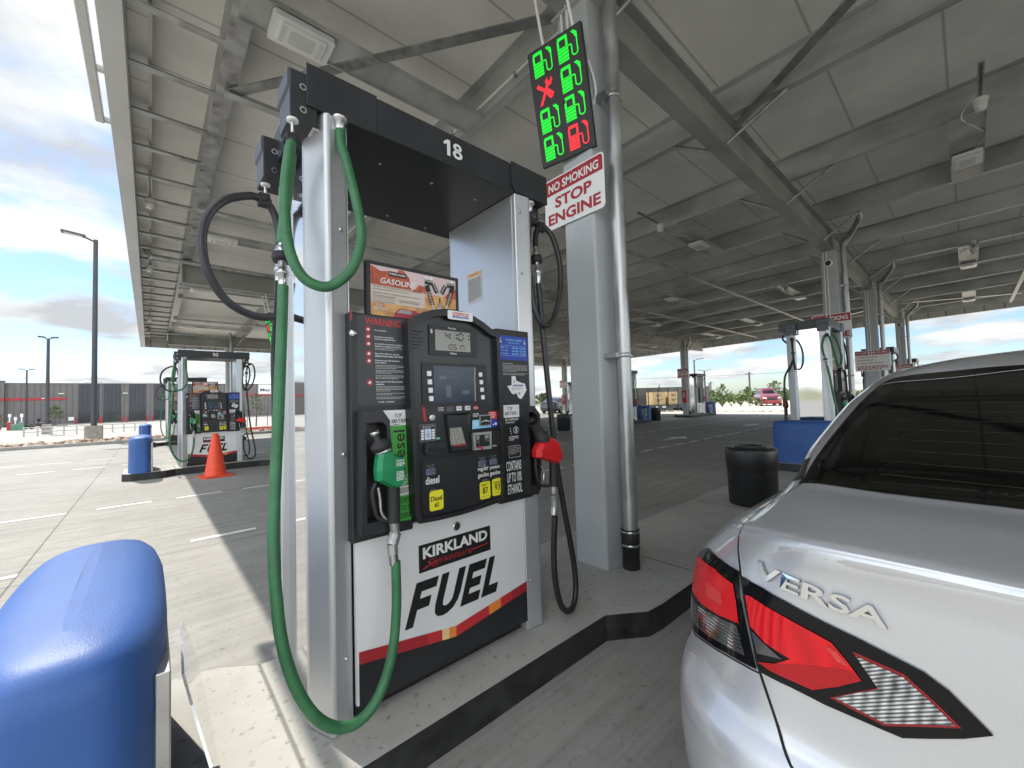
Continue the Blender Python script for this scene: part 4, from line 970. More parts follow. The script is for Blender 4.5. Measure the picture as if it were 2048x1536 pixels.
for (x, z, t) in ((0.970, 1.117, '4.999'), (1.276, 1.117, '3.899'), (1.352, 1.118, '4.559')):
    b.rrect(f, x, z, x + 0.050, z + 0.029, 0.002, LCD2, 0.0036); seg7(b, f, t, x + 0.006, z + 0.005, 0.0072, 0.018, PK, 0.0044)
    b.text(f, 'Price per Gallon', x + 0.004, z + 0.043, 0.005, PG, 0.040, 0.01, 0, 0.004); b.text(f, 'All Taxes Included', x + 0.010, z + 0.035, 0.004, PG, 0.028, 0.01, 0, 0.004)
b.text(f, 'diesel', 0.966, 1.073, 0.036, PW, 0.074, 0.014, 0, 0.004)
for x, s in ((1.272, 'regular'), (1.351, 'premium')): b.text(f, s, x, 1.088, 0.030 if s == 'regular' else 0.026, PW, 0.068, 0.012, 0, 0.004); b.text(f, 'gasoline', x, 1.055, 0.030, PW, 0.070, 0.012, 0, 0.004)
for x in (0.99, 1.30, 1.385): b.rect(f, x, 1.043, x + 0.03, 1.046, PG, 0.0036)
def octane(x, z, w, h, lines, hs):
    b.prism(rrect(x - 0.004, z - 0.004, x + w + 0.004, z + h + 0.004, 0.012, 3), f, 0.003, 0.0042, PK)
    b.rrect(f, x, z, x + w, z + h, 0.012, PY, 0.0048)
    for k, s in enumerate(lines): b.text(f, s, x + w / 2, z + hs[k][0], hs[k][1], PK, hs[k][2], 0.016, 0, 0.006, 'c')
octane(0.984, 0.946, 0.076, 0.094, ('Diesel', '#2'), ((0.045, 0.024, 0.062), (0.015, 0.022, 0.026)))
octane(1.280, 0.946, 0.070, 0.090, ('87',), ((0.028, 0.034, 0.036),)); octane(1.362, 0.950, 0.070, 0.090, ('93',), ((0.028, 0.034, 0.036),))
for x in (1.280, 1.362):
    b.micro(f, x + 0.010, 1.022, 0.05, 0.0035, PK, 2, 2.0, 0.006)
    for k in range(5): b.disc(f, x + 0.016 + 0.0105 * k, 0.961 if x < 1.3 else 0.965, 0.002, PK, 0.006, 6)
P('grade_strip', b, parent=cons)
# poster frame above the console
b = MB(); fp = FrP(0.075); b.prism([(0.700, 1.845), (1.180, 1.845), (1.180, 2.092), (0.700, 2.092)], fp, -0.03, 0.0, BLK); pf = P('poster_frame', b, 0.006)
b = MB(); X = lambda u: 0.718 + u * 0.444; Z = lambda v: 1.845 + v * 0.230
b.rect(fp, X(0), Z(0), X(1), Z(1), PSN, 0.001); b.rect(fp, X(0), Z(0.60), X(1), Z(1), PSK, 0.0014)
for pts in ([(0, 0.62), (0.44, 0.62), (0.42, 0.86), (0.38, 0.92), (0.30, 0.90), (0.20, 0.93), (0.10, 0.90), (0.04, 0.96), (0, 0.99)], [(0.28, 0.86), (0.30, 0.99), (0.36, 0.99), (0.42, 0.86)], [(0.44, 0.60), (0.62, 0.60), (0.60, 0.74), (0.53, 0.76), (0.50, 0.68)], [(0.84, 0.58), (1, 0.58), (1, 0.82), (0.95, 0.72), (0.9, 0.70)]):
    b.poly(fp, [(X(u), Z(v)) for u, v in pts], PRK, 0.002)
b.poly(fp, [(X(0), Z(0.28)), (X(0.60), Z(0.28)), (X(0.60), Z(0.60)), (X(0), Z(0.62))], PBG, 0.0026)
b.rect(fp, X(0.19), Z(0.83), X(0.385), Z(0.93), PK, 0.003); b.text(fp, 'KIRKLAND', X(0.20), Z(0.865), 0.009, PW, 0.078, 0.024, 0, 0.004); b.text(fp, 'Signature', X(0.22), Z(0.84), 0.004, PR, 0.06, 0, 0.4, 0.004)
b.text(fp, 'GASOLINE', X(0.10), Z(0.665), 0.026, PW, 0.175, 0.018, 0.18, 0.004)
for k, (s, w) in enumerate((('Formulated with powerful deposit control additives that clean', 0.235), ('your engine and help your car run like new.', 0.165), ('Significantly reduces harmful pre-existing deposit buildup on', 0.235), ('critical engine components.', 0.11))): b.text(fp, s, X(0.02), Z(0.575 - 0.052 * k - (0.02 if k > 1 else 0)), 0.0075, PK, w, 0.004, 0, 0.004)
for k, s in enumerate(('Restores fuel economy', 'Improves performance', 'Reduces emissions')):
    b.text(fp, s, X(0.06), Z(0.375 - 0.04 * k), 0.006, PK, 0.085, 0.006, 0, 0.004); b.bar2(fp, (X(0.025), Z(0.385 - 0.04 * k)), (X(0.045), Z(0.39 - 0.04 * k)), 0.002, PK, 0.004)
b.text(fp, 'Protects fuel injectors &', X(0.30), Z(0.365), 0.006, PK, 0.10, 0.006, 0, 0.004); b.text(fp, 'intake valves from harmful', X(0.30), Z(0.335), 0.006, PK, 0.10, 0.006, 0, 0.004)
b.text(fp, 'TOP', X(0.05), Z(0.20), 0.012, PW, 0.030, 0.006, 0, 0.004); b.text(fp, 'TIER', X(0.085), Z(0.135), 0.012, PW, 0.036, 0.006, 0, 0.004)
for u in (0.035, 0.065): b.annulus(fp, X(u), Z(0.16), 0.004, 0.0065, PW, 0.004, 10)
CARR = mat('poster_car_red', (0.42, 0.03, 0.06), 0.4)
b.poly(fp, [(X(0.24), Z(0.02)), (X(0.60), Z(0.02)), (X(0.54), Z(0.13)), (X(0.48), Z(0.21)), (X(0.30), Z(0.21)), (X(0.25), Z(0.12))], CARR, 0.003); b.poly(fp, [(X(0.27), Z(0.12)), (X(0.44), Z(0.12)), (X(0.43), Z(0.19)), (X(0.31), Z(0.19))], PG, 0.0036)
def valve(u0, v0, u1, v1):       # inlet valve with its spring and rocker
    a = Vector((X(u0), Z(v0))); c = Vector((X(u1), Z(v1))); d = c - a; q = Vector((-d.y, d.x)).normalized()
    b.bar2(fp, a, c, 0.010, PG, 0.003); b.bar2(fp, a + d * 0.02, c, 0.005, PW, 0.0036); b.bar2(fp, c, c + d * 0.06, 0.026, PW, 0.0036)
    for k in range(9):
        p = a + d * (0.10 + 0.05 * k); b.bar2(fp, p - q * 0.014, p + q * 0.014 + d * 0.03, 0.0035, PK, 0.0042)
    b.bar2(fp, a - d * 0.10, a + d * 0.10, 0.026, PK, 0.004)
valve(0.635, 0.72, 0.74, 0.10); valve(0.945, 0.78, 0.825, 0.10)
for (ua, va, ub, vb) in ((0.60, 0.86, 0.70, 0.84), (0.70, 0.84, 0.75, 0.66), (0.98, 0.88, 0.88, 0.86), (0.86, 0.84, 0.81, 0.66)): b.bar2(fp, (X(ua), Z(va)), (X(ub), Z(vb)), 0.022, PK, 0.0046); b.bar2(fp, (X(ua), Z(va + 0.02)), (X(ub), Z(vb + 0.02)), 0.006, PG, 0.0052)
for u, v in ((0.62, 0.93), (0.68, 0.95), (0.95, 0.94)): b.disc(fp, X(u), Z(v), 0.010, PW, 0.004, 10)
b.bar2(fp, (X(0.785), Z(0.05)), (X(0.785), Z(0.44)), 0.012, PG, 0.0034); b.bar2(fp, (X(0.785), Z(0.24)), (X(0.785), Z(0.34)), 0.020, PW, 0.004); b.bar2(fp, (X(0.785), Z(0.44)), (X(0.785), Z(0.56)), 0.006, PK, 0.004)
P('poster', b, parent=pf)
# header spanning the columns
def header(mb, y0, y1):
    mb.box((-0.02, y0, 2.528), (1.377, y1, 2.696), HEADM)
    return mb
b = MB(); header(b, 0.010, 0.83); hd = P('header', b, 0.004)
b = MB(); b.box((-0.022, 0.004, 2.524), (0.275, 0.0095, 2.703), HEADM); b.box((0.278, 0.005, 2.526), (1.07, 0.0095, 2.694), HEADM)
b.prism([(1.572, 2.715), (1.600, 2.682), (1.868, 2.680), (1.868, 2.856), (1.572, 2.856)], FrP(0.004), -0.005, 0.006, HEADM); P('fascia_panel', b, 0.003, hd)
for x, y in ((0.38, 0.22), (0.68, 0.22), (0.98, 0.22), (0.40, 0.72), (0.66, 0.74), (0.95, 0.76)):
    b = MB(); b.lathe([(0.008, 0), (0.006, -0.004), (0, -0.005)][::-1], STEEL, (x, y, 2.528), seg=8); P('screw', b, parent=hd)
def digits(b, t):
    f = FrP(0.004); x = 1.108; h = 0.082; z = 2.722
    for ch in t:
        if ch == '1':
            b.poly(f, [(x + 0.022, z), (x + 0.042, z), (x + 0.042, z + h), (x + 0.024, z + h), (x + 0.003, z + h * 0.80), (x + 0.003, z + h * 0.62), (x + 0.022, z + h * 0.74)], PW, 0.004); x += 0.056
        else:
            for cy, r, ky in (((z + h * 0.5, 0.030, 1.37),) if ch == '0' else ((z + h * 0.28, 0.030, 0.77), (z + h * 0.745, 0.0265, 0.79))):
                n = 22; rin = r - 0.017
                for i in range(n):
                    a0, a1 = 2 * math.pi * i / n, 2 * math.pi * (i + 1) / n; q = lambda rr, a, k: (x + 0.031 + rr * math.cos(a), cy + k * math.sin(a))
                    b.poly(f, [q(rin, a0, r * ky - 0.014), q(r, a0, r * ky), q(r, a1, r * ky), q(rin, a1, r * ky - 0.014)], PW, 0.004)
            x += 0.066
    return b
P('number', digits(MB(), '18'), parent=hd)
# hose retractors
RETR = mat('dark_grey_box_enamel', (0.085, 0.09, 0.105), 0.45, 0.1, var=0.1, vscale=4)
def retractor(x0, x1, y0, y1, z0, z1, cx, cy, label=True):
    b = MB(); b.box((x0, y0, z0), (x1, y1, z1), HEADM); b.prism([(x0 - 0.012, z1 - 0.07), (x0, z1 - 0.08), (x0, z1), (x0 - 0.012, z1 - 0.005)], Fr((0, 0, 0), (1, 0, 0), (0, 0, 1)), -y1, -y0, RETR)
    b.box((x0 - 0.003, y0 + 0.004, z0 + 0.004), (x0 - 0.001, y1 - 0.004, z1 - 0.075), RETR)
    for zz in (z0 + 0.045, z0 + 0.14): b.annulus(Fr((0, y0, 0), (1, 0, 0), (0, 0, 1)), x0 + 0.045, zz, 0.008, 0.014, STEEL, 0.002)
    o = P('hose_retractor', b, 0.003)
    if label:
        b = MB(); f2 = Fr((x0 + 0.055, y0 + 0.10, z0), (0, -1, 0), (-1, 0, 0)) if False else Fr((x0 + 0.085, y0 + 0.015, z0 - 0.0012), (0, 1, 0), (1, 0, 0))
        b.rect(f2, 0, 0, 0.075, 0.026, PW, 0.0); b.text(f2, 'OPW', 0.012, 0.009, 0.011, PK, 0.04, 0.012, 0, 0.0006); b.micro(f2, 0.014, 0.004, 0.04, 0.003, PG, 1, 2, 0.0006)
        b.v = [(x, y, z) for x, y, z in b.v]; P('maker_label', b, parent=o)
    b = MB(); b.lathe([(0.022, 0.0), (0.022, -0.008), (0.012, -0.010)][::-1], WHITE, (cx, cy, z0), seg=16); b.tube([(cx, cy, z0), (cx, cy, z0 - 0.055)], 0.007, STEEL, 8, sub=1); P('cable', b, parent=o)
    return o
retractor(-0.078, 0.02, 0.012, 0.185, 2.455, 2.655, -0.068, 0.03)
retractor(-0.078, 0.02, 0.520, 0.690, 2.435, 2.640, -0.058, 0.60)
retractor(1.290, 1.376, 0.075, 0.245, 2.43, 2.528, 1.395, 0.08, False)
retractor(1.290, 1.376, 0.50, 0.66, 2.43, 2.528, 1.395, 0.62, False)
def clamp(b, p, m=RUBB):
    x, y, z = p; b.box((x - 0.026, y - 0.026, z - 0.032), (x + 0.026, y + 0.026, z + 0.030), m); b.box((x - 0.034, y - 0.012, z - 0.012), (x + 0.034, y + 0.012, z + 0.014), m); b.box((x - 0.012, y - 0.034, z - 0.014), (x + 0.012, y + 0.034, z + 0.012), m)
def breakaway(b, p0, p1, r=0.017):
    a, c = Vector(p0), Vector(p1); d = c - a; L = d.length
    b.lathe([(r * 0.9, 0), (r * 0.9, L * 0.10), (r * 1.25, L * 0.12), (r * 1.25, L * 0.30), (r * 1.0, L * 0.32), (r * 1.0, L * 0.62), (r * 1.35, L * 0.64), (r * 1.35, L * 0.72), (r, L * 0.74), (r, L)], STEEL, a, d, 16)
    b.lathe([(r * 1.3, L * 0.24), (r * 2.0, L * 0.245), (r * 2.1, L * 0.36), (r * 1.9, L * 0.42), (r * 1.2, L * 0.425)], RUBB, a, d, 18)
def swivel(b, p, m=STEEL):
    b.lathe([(0.032, 0.0), (0.032, -0.012), (0.020, -0.018), (0.018, -0.060)][::-1], m, p, seg=18)
# green diesel hose
def hose(name, top, bottom, brk, m, r=0.0195, sw=None, cl=None):
    b = MB(); b.tube(top, r, m, 14); b.tube(bottom, r, m, 14); o = P(name, b)
    b = MB(); breakaway(b, *brk); P('breakaway', b, parent=o)
    if sw: b = MB(); swivel(b, sw); P('swivel', b, parent=o)
    if cl: b = MB(); clamp(b, cl); P('hose_clamp', b, parent=o, bevel=0.006)
    return o
GT = [(0.110, 0.012, 2.475), (0.110, -0.006, 2.40), (0.112, -0.045, 2.33), (0.122, -0.09, 2.20), (0.141, -0.115, 2.05), (0.136, -0.13, 1.942), (0.097, -0.13, 1.834), (0.035, -0.12, 1.768), (-0.016, -0.115, 1.754), (-0.07, -0.105, 1.781), (-0.107, -0.095, 1.857), (-0.121, -0.08, 1.972), (-0.115, -0.05, 2.117), (-0.096, -0.02, 2.259), (-0.072, 0.025, 2.355), (-0.062, 0.075, 2.33), (-0.070, 0.115, 2.17), (-0.092, 0.10, 2.02), (-0.1, 0.082, 1.955)]
GB = [(-0.101, 0.055, 1.78), (-0.116, 0.02, 1.561), (-0.138, -0.02, 1.239), (-0.159, -0.06, 0.975), (-0.169, -0.09, 0.81), (-0.167, -0.12, 0.65), (-0.155, -0.14, 0.505), (-0.120, -0.15, 0.361), (-0.064, -0.16, 0.237), (0.004, -0.165, 0.163), (0.076, -0.17, 0.142), (0.142, -0.17, 0.172), (0.197, -0.16, 0.244), (0.235, -0.15, 0.347), (0.258, -0.135, 0.49), (0.263, -0.125, 0.66)]
hose('hose', GT, GB, ((-0.1, 0.082, 1.958), (-0.102, 0.053, 1.775)), HGRN, 0.0195, (0.110, 0.012, 2.528), (-0.070, 0.035, 2.36))
BT = [(0.12, 0.78, 2.475), (0.12, 0.80, 2.38), (0.13, 0.66, 2.2), (0.150, 0.645, 1.99), (0.097, 0.60, 1.817), (-0.001, 0.58, 1.765), (-0.113, 0.56, 1.748), (-0.225, 0.54, 1.799), (-0.299, 0.53, 1.919), (-0.32, 0.53, 2.062), (-0.297, 0.54, 2.186), (-0.231, 0.56, 2.284), (-0.15, 0.575, 2.335), (-0.103, 0.585, 2.350), (-0.056, 0.60, 2.346), (-0.020, 0.61, 2.30), (0.0, 0.61, 2.217), (0.005, 0.61, 2.14)]
BB = [(0.0, 0.61, 1.95), (0.005, 0.66, 1.83), (0.012, 0.775, 1.60), (0.02, 0.80, 1.2), (0.02, 0.81, 0.6), (0.06, 0.86, 0.22), (0.18, 0.87, 0.24), (0.25, 0.86, 0.5), (0.262, 0.85, 0.70)]
hose('hose', BT, BB, ((0.005, 0.61, 2.14), (0.0, 0.61, 1.95)), HBLK, 0.0185, (0.12, 0.78, 2.528), (-0.066, 0.60, 2.35))
RT = [(1.268, 0.045, 2.475), (1.262, 0.045, 2.40), (1.240, 0.04, 2.222), (1.229, 0.01, 1.965), (1.253, -0.01, 1.797), (1.314, -0.02, 1.752), (1.389, -0.02, 1.811), (1.465, -0.01, 1.982), (1.497, 0.01, 2.172), (1.481, 0.04, 2.335), (1.446, 0.07, 2.415), (1.395, 0.08, 2.425), (1.352, 0.078, 2.36), (1.327, 0.06, 2.263)]
RB = [(1.312, 0.03, 2.02), (1.318, 0.02, 1.794), (1.343, 0.01, 1.422), (1.379, 0.0, 0.988), (1.421, -0.01, 0.677), (1.466, -0.02, 0.423), (1.49, -0.03, 0.23), (1.478, -0.04, 0.10), (1.419, -0.06, 0.04), (1.353, -0.07, 0.05), (1.292, -0.08, 0.12), (1.246, -0.09, 0.265), (1.231, -0.1, 0.444), (1.229, -0.12, 0.64)]
hose('hose', RT, RB, ((1.327, 0.06, 2.263), (1.312, 0.03, 2.02)), HBLK, 0.0175, (1.268, 0.045, 2.528), (1.395, 0.08, 2.415))
RT2 = [(x, PDP - y, z) for x, y, z in RT]; RB2 = [(x, PDP - y, z) for x, y, z in RB]
hose('hose', RT2, RB2, ((1.327, PDP - 0.06, 2.263), (1.312, PDP - 0.03, 2.02)), HGRN, 0.0175, (1.268, PDP - 0.045, 2.528), (1.395, PDP - 0.08, 2.415))
# nozzles, drawn in the plane of the boots
def nozzle(body, spout, collar, handle, lever, guard, fit, m, yl, black_spout=False, flip=False):
    f = FrP(yl)
    def G(x, z, o=0.0):
        v = f(x, z, o)
        return Vector((v.x, PDP - v.y, v.z)) if flip else v
    class H(Fr):
        def __init__(s): s.n = Vector((0, 1 if flip else -1, 0))
        def __call__(s, x, z, off=0.0): return G(x, z, off)
    h = H()
    ccw = lambda p: p if (area2(p) > 0) != flip else p[::-1]
    b = MB(); big = ccw(body); c = (sum(p[0] for p in body) / len(body), sum(p[1] for p in body) / len(body))
    sm = [(c[0] + (x - c[0]) * 0.80, c[1] + (z - c[1]) * 0.84) for x, z in big]; n = len(big)
    for sgn in (1, -1):        # domed shell: mid outline stepping in towards both faces
        for k in range(n):
            j = (k + 1) % n; q = [h(*big[k], 0.016 * sgn), h(*big[j], 0.016 * sgn), h(*sm[j], 0.040 * sgn), h(*sm[k], 0.040 * sgn)]
            b.face(q if sgn > 0 else q[::-1], m, True)
        b.face([h(x, z, 0.040 * sgn) for x, z in (sm if sgn > 0 else sm[::-1])], m, True)
    for k in range(n):
        j = (k + 1) % n; b.face([h(*big[k], -0.016), h(*big[j], -0.016), h(*big[j], 0.016), h(*big[k], 0.016)], m, True)
    o = b.build('nozzle', pump, 0.006, 2)
    if m is NGRN:
        b = MB(); b.text(h, 'WARNING', 0.800, 1.206, 0.008, PW, 0.042, 0.01, 0, 0.0425); b.micro(h, 0.802, 1.198, 0.04, 0.003, PW, 3, 2, 0.0425); b.micro(h, 0.802, 1.160, 0.036, 0.003, PW, 7, 2, 0.0425)
        b.build('print', o)
    b = MB(); s0, s1 = G(*spout[0], 0.0), G(*spout[1], 0.0)
    d = s1 - s0
    b.lathe([(0.017, 0.0), (0.019, 0.004), (0.019, 0.014), (0.0135, 0.016), (0.0135, d.length)], HBLK if black_spout else STEEL, s0, d, 16)
    b.lathe([(0.012, -0.0005), (0.0, -0.0008)][::-1], PK, s0, d, 12); b.build('spout', o)
    c0, c1 = G(*collar[0]), G(*collar[1]); d = c1 - c0; L = d.length
    b = MB()
    if black_spout: b.lathe([(0.026, 0), (0.030, L * 0.3), (0.034, L * 0.62), (0.038, L * 0.64), (0.036, L)], RUBB, c0, d, 20)
    else: b.lathe([(0.020, 0), (0.042, L * 0.25), (0.040, L * 0.62), (0.030, L * 0.65), (0.030, L)], RUBB, c0, d, 20)
    b.lathe([(0.0315, L * 0.62), (0.033, L * 0.66), (0.033, L * 0.82), (0.031, L * 0.86)], STEEL, c0, d, 20); b.build('collar', o)
    b = MB(); b.tube([G(*p) for p in handle], 0.026, RUBB, 14, sub=2); b.build('grip', o)
    b = MB(); b.tube([G(*p) for p in guard], 0.008, RUBB, 8); b.build('guard', o)
    b = MB(); b.tube([G(*p) for p in lever], 0.007, STEEL, 8); b.build('lever', o)
    b = MB(); P0 = [G(*p) for p in fit]
    b.tube(P0[:2], 0.020, CAST, 8, sub=1); b.tube(P0[1:3], 0.026, CAST, 8, sub=1); b.tube(P0[2:4], 0.022, CAST, 6, sub=1); b.tube(P0[3:5], 0.020, STEEL, 14, sub=1); b.build('swivel', o, 0.003)
    return o
gb = [(0.738, 1.254), (0.762, 1.262), (0.786, 1.263), (0.798, 1.24), (0.835, 1.225), (0.849, 1.21), (0.851, 1.15), (0.849, 1.11), (0.841, 1.096), (0.821, 1.084), (0.788, 1.092), (0.756, 1.112), (0.728, 1.129), (0.725, 1.174), (0.732, 1.229)]
nozzle(gb, ((0.724, 1.342), (0.752, 1.27)), ((0.744, 1.304), (0.770, 1.236)), [(0.808, 1.11), (0.808, 1.0), (0.806, 0.936)], [(0.737, 1.10), (0.745, 1.05), (0.750, 0.99), (0.775, 0.95)], [(0.728, 1.12), (0.712, 1.08), (0.722, 1.01), (0.738, 0.968), (0.79, 0.945)],
       [(0.806, 0.936), (0.813, 0.888), (0.797, 0.845), (0.799, 0.800), (0.804, 0.755)], NGRN, -0.12)
nozzle(gb, ((0.724, 1.342), (0.752, 1.27)), ((0.744, 1.304), (0.770, 1.236)), [(0.808, 1.11), (0.808, 1.0), (0.806, 0.936)], [(0.737, 1.10), (0.745, 1.05), (0.750, 0.99), (0.775, 0.95)], [(0.728, 1.12), (0.712, 1.08), (0.722, 1.01), (0.738, 0.968), (0.79, 0.945)],
       [(0.806, 0.936), (0.813, 0.888), (0.797, 0.845), (0.799, 0.800), (0.804, 0.755)], NRED, -0.12, flip=True)
rb = [(1.722, 1.200), (1.770, 1.216), (1.821, 1.228), (1.875, 1.2), (1.895, 1.155), (1.909, 1.114), (1.899, 1.074), (1.863, 1.061), (1.815, 1.075), (1.766, 1.093), (1.725, 1.106), (1.688, 1.119), (1.687, 1.161)]
nozzle(rb, ((1.668, 1.345), (1.72, 1.275)), ((1.690, 1.318), (1.778, 1.200)), [(1.852, 1.10), (1.85, 1.0), (1.847, 0.926)], [(1.742, 1.07), (1.765, 1.02), (1.76, 0.97), (1.80, 0.945)], [(1.70, 1.11), (1.70, 1.04), (1.735, 0.95), (1.84, 0.935)],
       [(1.848, 0.926), (1.842, 0.88), (1.850, 0.845), (1.846, 0.80), (1.840, 0.755)], NRED, -0.12, True)
# back face: a plain dark console and white door for the other side
b = MB(); b.box((0.128, PDP - 0.0355, 0.735), (1.165, PDP + 0.016, 1.695), BLK); b.box((0.42, PDP + 0.016, 0.76), (0.95, PDP + 0.06, 1.72), BLK); P('back_console', b, 0.008)
b = MB(); b.box((0.150, PDP - 0.034, 0.065), (PWD - 0.150, PDP - 0.014, 0.752), WPAN); P('back_door', b)

# ------------------------------------------------------------------ the other pumps
def pump_at(r, i, label, num=None):
    x0, d = ISLANDS[i]; y = 1.72 + ROWS[r]
    skip = () if num else ('number',)
    if d > 0: o = dup(pump, (x0 + 0.49, y, 0.155), 0, label, ('number',))
    else: o = dup(pump, (x0 - 0.49, y + PDP, 0.155), math.pi, label, ('number',))
    if num:
        h = [c for c in o.children if c.name.split('.')[0] == 'header'][0]
        digits(MB(), num).build('number', h)
    return o
pump_at(1, 0, 'fuel pump numbered 10 behind the orange cone', '10')
pump_at(2, 0, 'fuel pump half hidden behind the pump numbered 10')
pump_at(0, 1, 'fuel pump seen end-on past the car with black and green hose loops')
pump_at(0, 2, 'small dark-topped fuel pump behind the third column above the car roof')
pump_at(0, 3, 'farthest fuel pump of the car row, behind the farthest column')
pump_at(1, 1, 'fuel pump of the middle row hidden behind the pump numbered 18')
pump_at(1, 2, 'fuel pump of the middle row standing behind the galvanised downpipe')
pump_at(1, 3, 'small fuel pump beside the lone far column and the crates')
pump_at(2, 3, 'tiny fuel pump seen between the red nozzle hose and the front column')
# ------------------------------------------------------------------ cars
def se_corner(x0, y0, ax, ay, n, e, rev=False):
    """quarter super-ellipse from (x0, y0) towards (x0+ax, y0+ay)"""
    out = []
    for i in range(1, n + 1):
        t = math.pi / 2 * i / n
        s, c = math.sin(t) ** (2 / e), math.cos(t) ** (2 / e)
        out.append((x0 + ax * (1 - c), y0 + ay * s))
    return out
def half_loop(L):
    """points from the rear centre round to the front centre (y >= 0)"""
    xr, xf, w, ar, br, af, bf, zr, zc, zs, zf, bow = L
    pts = []
    def bx(y): return xr + bow * (y / max(w, 1e-3)) ** 2
    n0 = 7
    for i in range(n0): y = (w - br) * i / (n0 - 1); pts.append((bx(y), y, 0.0))
    xb = bx(w - br)
    for i, (x, y) in enumerate(se_corner(xb, w - br, ar - (xb - xr), br, 12, 2.3)): pts.append((x, y, (i + 1) / 12))
    xs0, xs1 = xr + ar, xf - af
    for i in range(1, 17): pts.append((xs0 + (xs1 - xs0) * i / 16, w, 1 + i / 16))
    fr = se_corner(xf, w - bf, -af, bf, 10, 2.3)
    for i, (x, y) in enumerate(reversed(fr[:-1])): pts.append((x, y, 2 + (i + 1) / 10))
    for i in range(5): pts.append((xf, (w - bf) * (1 - i / 4), 3.0))
    out = []
    sm = lambda t: t * t * (3 - 2 * t)
    for x, y, k in pts:
        if k <= 1: z = zr + (zc - zr) * sm(k)
        elif k <= 2: z = zc + (zs - zc) * sm(min(1, (k - 1) * 1.0))
        else: z = zs + (zf - zs) * sm(k - 2)
        out.append(Vector((x, y, z)))
    return out
def catmull(a, b, c, d, t): return 0.5 * ((2 * b) + (c - a) * t + (2 * a - 5 * b + 4 * c - d) * t * t + (3 * b - a - 3 * c + d) * t ** 3)
def car_shell(LOOPS, sub=3, sharp=()):
    rows = [half_loop(L) for L in LOOPS]; n = len(rows[0]); fine = []
    for i in range(len(rows) - 1):
        p0 = rows[i - 1] if i > 0 and i not in sharp else rows[i]; p3 = rows[i + 2] if i + 2 < len(rows) and (i + 1) not in sharp else rows[i + 1]
        for k in range(sub):
            fine.append([catmull(p0[j], rows[i][j], rows[i + 1][j], p3[j], k / sub) for j in range(n)])
    fine.append(rows[-1])
    vs, fs = [], []
    full = 2 * n - 2
    for r in fine:
        vs += [tuple(v) for v in r] + [(v.x, -v.y, v.z) for v in reversed(r[1:-1])]
    for i in range(len(fine) - 1):
        for j in range(full):
            k = (j + 1) % full; fs.append((i * full + j, (i + 1) * full + j, (i + 1) * full + k, i * full + k))
    return vs, fs
def proj_patch(bvh, outline, origin, ua, ub, d, off, step=0.03, skirt=0.0):
    """A panel with a drawn outline laid on the shell: outline points lie in the plane (origin, ua, ub) and are pressed on along d."""
    ua, ub, d, origin = Vector(ua), Vector(ub), Vector(d).normalized(), Vector(origin)
    o2 = []
    for i in range(len(outline)):
        a, c = Vector(outline[i]), Vector(outline[(i + 1) % len(outline)]); m = max(1, int((c - a).length / step))
        for k in range(m): o2.append(a + (c - a) * k / m)
    nb = len(o2); pts = list(o2)
    xs = [p.x for p in o2]; ys = [p.y for p in o2]
    def inside(p):
        r = False; j = nb - 1
        for i in range(nb):
            if (o2[i].y > p.y) != (o2[j].y > p.y) and p.x < (o2[j].x - o2[i].x) * (p.y - o2[i].y) / (o2[j].y - o2[i].y) + o2[i].x: r = not r
            j = i
        return r
    x = min(xs) + step / 2
    while x < max(xs):
        y = min(ys) + step / 2
        while y < max(ys):
            p = Vector((x, y))
            if inside(p) and min((p - q).length for q in o2) > step * 0.45: pts.append(p)
            y += step
        x += step
    V2, _, F2, *_r = delaunay_2d_cdt(pts, [(i, (i + 1) % nb) for i in range(nb)], [], 1, 1e-6)
    out, nr, ok = [], [], []
    for p in V2:
        o = origin + ua * p.x + ub * p.y - d * 3.0
        loc, nn, _, _ = bvh.ray_cast(o, d)
        if loc is None: out.append(None); continue
        if nn.dot(d) > 0: nn = -nn
        out.append(loc + nn * off)
    faces = [f for f in F2 if all(out[i] is not None for i in f)]
    vs = [v if v is not None else Vector((0, 0, 0)) for v in out]
    ff = []
    for f in faces:
        nn = (vs[f[1]] - vs[f[0]]).cross(vs[f[2]] - vs[f[0]])
        ff.append(tuple(f) if nn.dot(d) < 0 else tuple(f[::-1]))
    return vs, ff
def strip_on(bvh, pts, d, w, off, step=0.02):
    """a narrow strip pressed on the shell along d, following 3-D guide points"""
    P = smooth_path([Vector(p) for p in pts], 6); d = Vector(d).normalized(); L = []
    for i in range(len(P)):
        t = (P[min(i + 1, len(P) - 1)] - P[max(i - 1, 0)]).normalized(); s = t.cross(d).normalized(); row = []
        for sg in (-1, 1):
            loc, nn, _, _ = bvh.ray_cast(P[i] + s * sg * w / 2 - d * 3.0, d)
            if loc is None: row = None; break
            if nn.dot(d) > 0: nn = -nn
            row.append(loc + nn * off)
        if row: L.append(row)
    vs = [v for r in L for v in r]; fs = [(2 * i, 2 * i + 1, 2 * i + 3, 2 * i + 2) for i in range(len(L) - 1)]
    out = []
    for f in fs:
        nn = (vs[f[1]] - vs[f[0]]).cross(vs[f[2]] - vs[f[0]]); out.append(f if nn.dot(d) < 0 else f[::-1])
    return vs, out

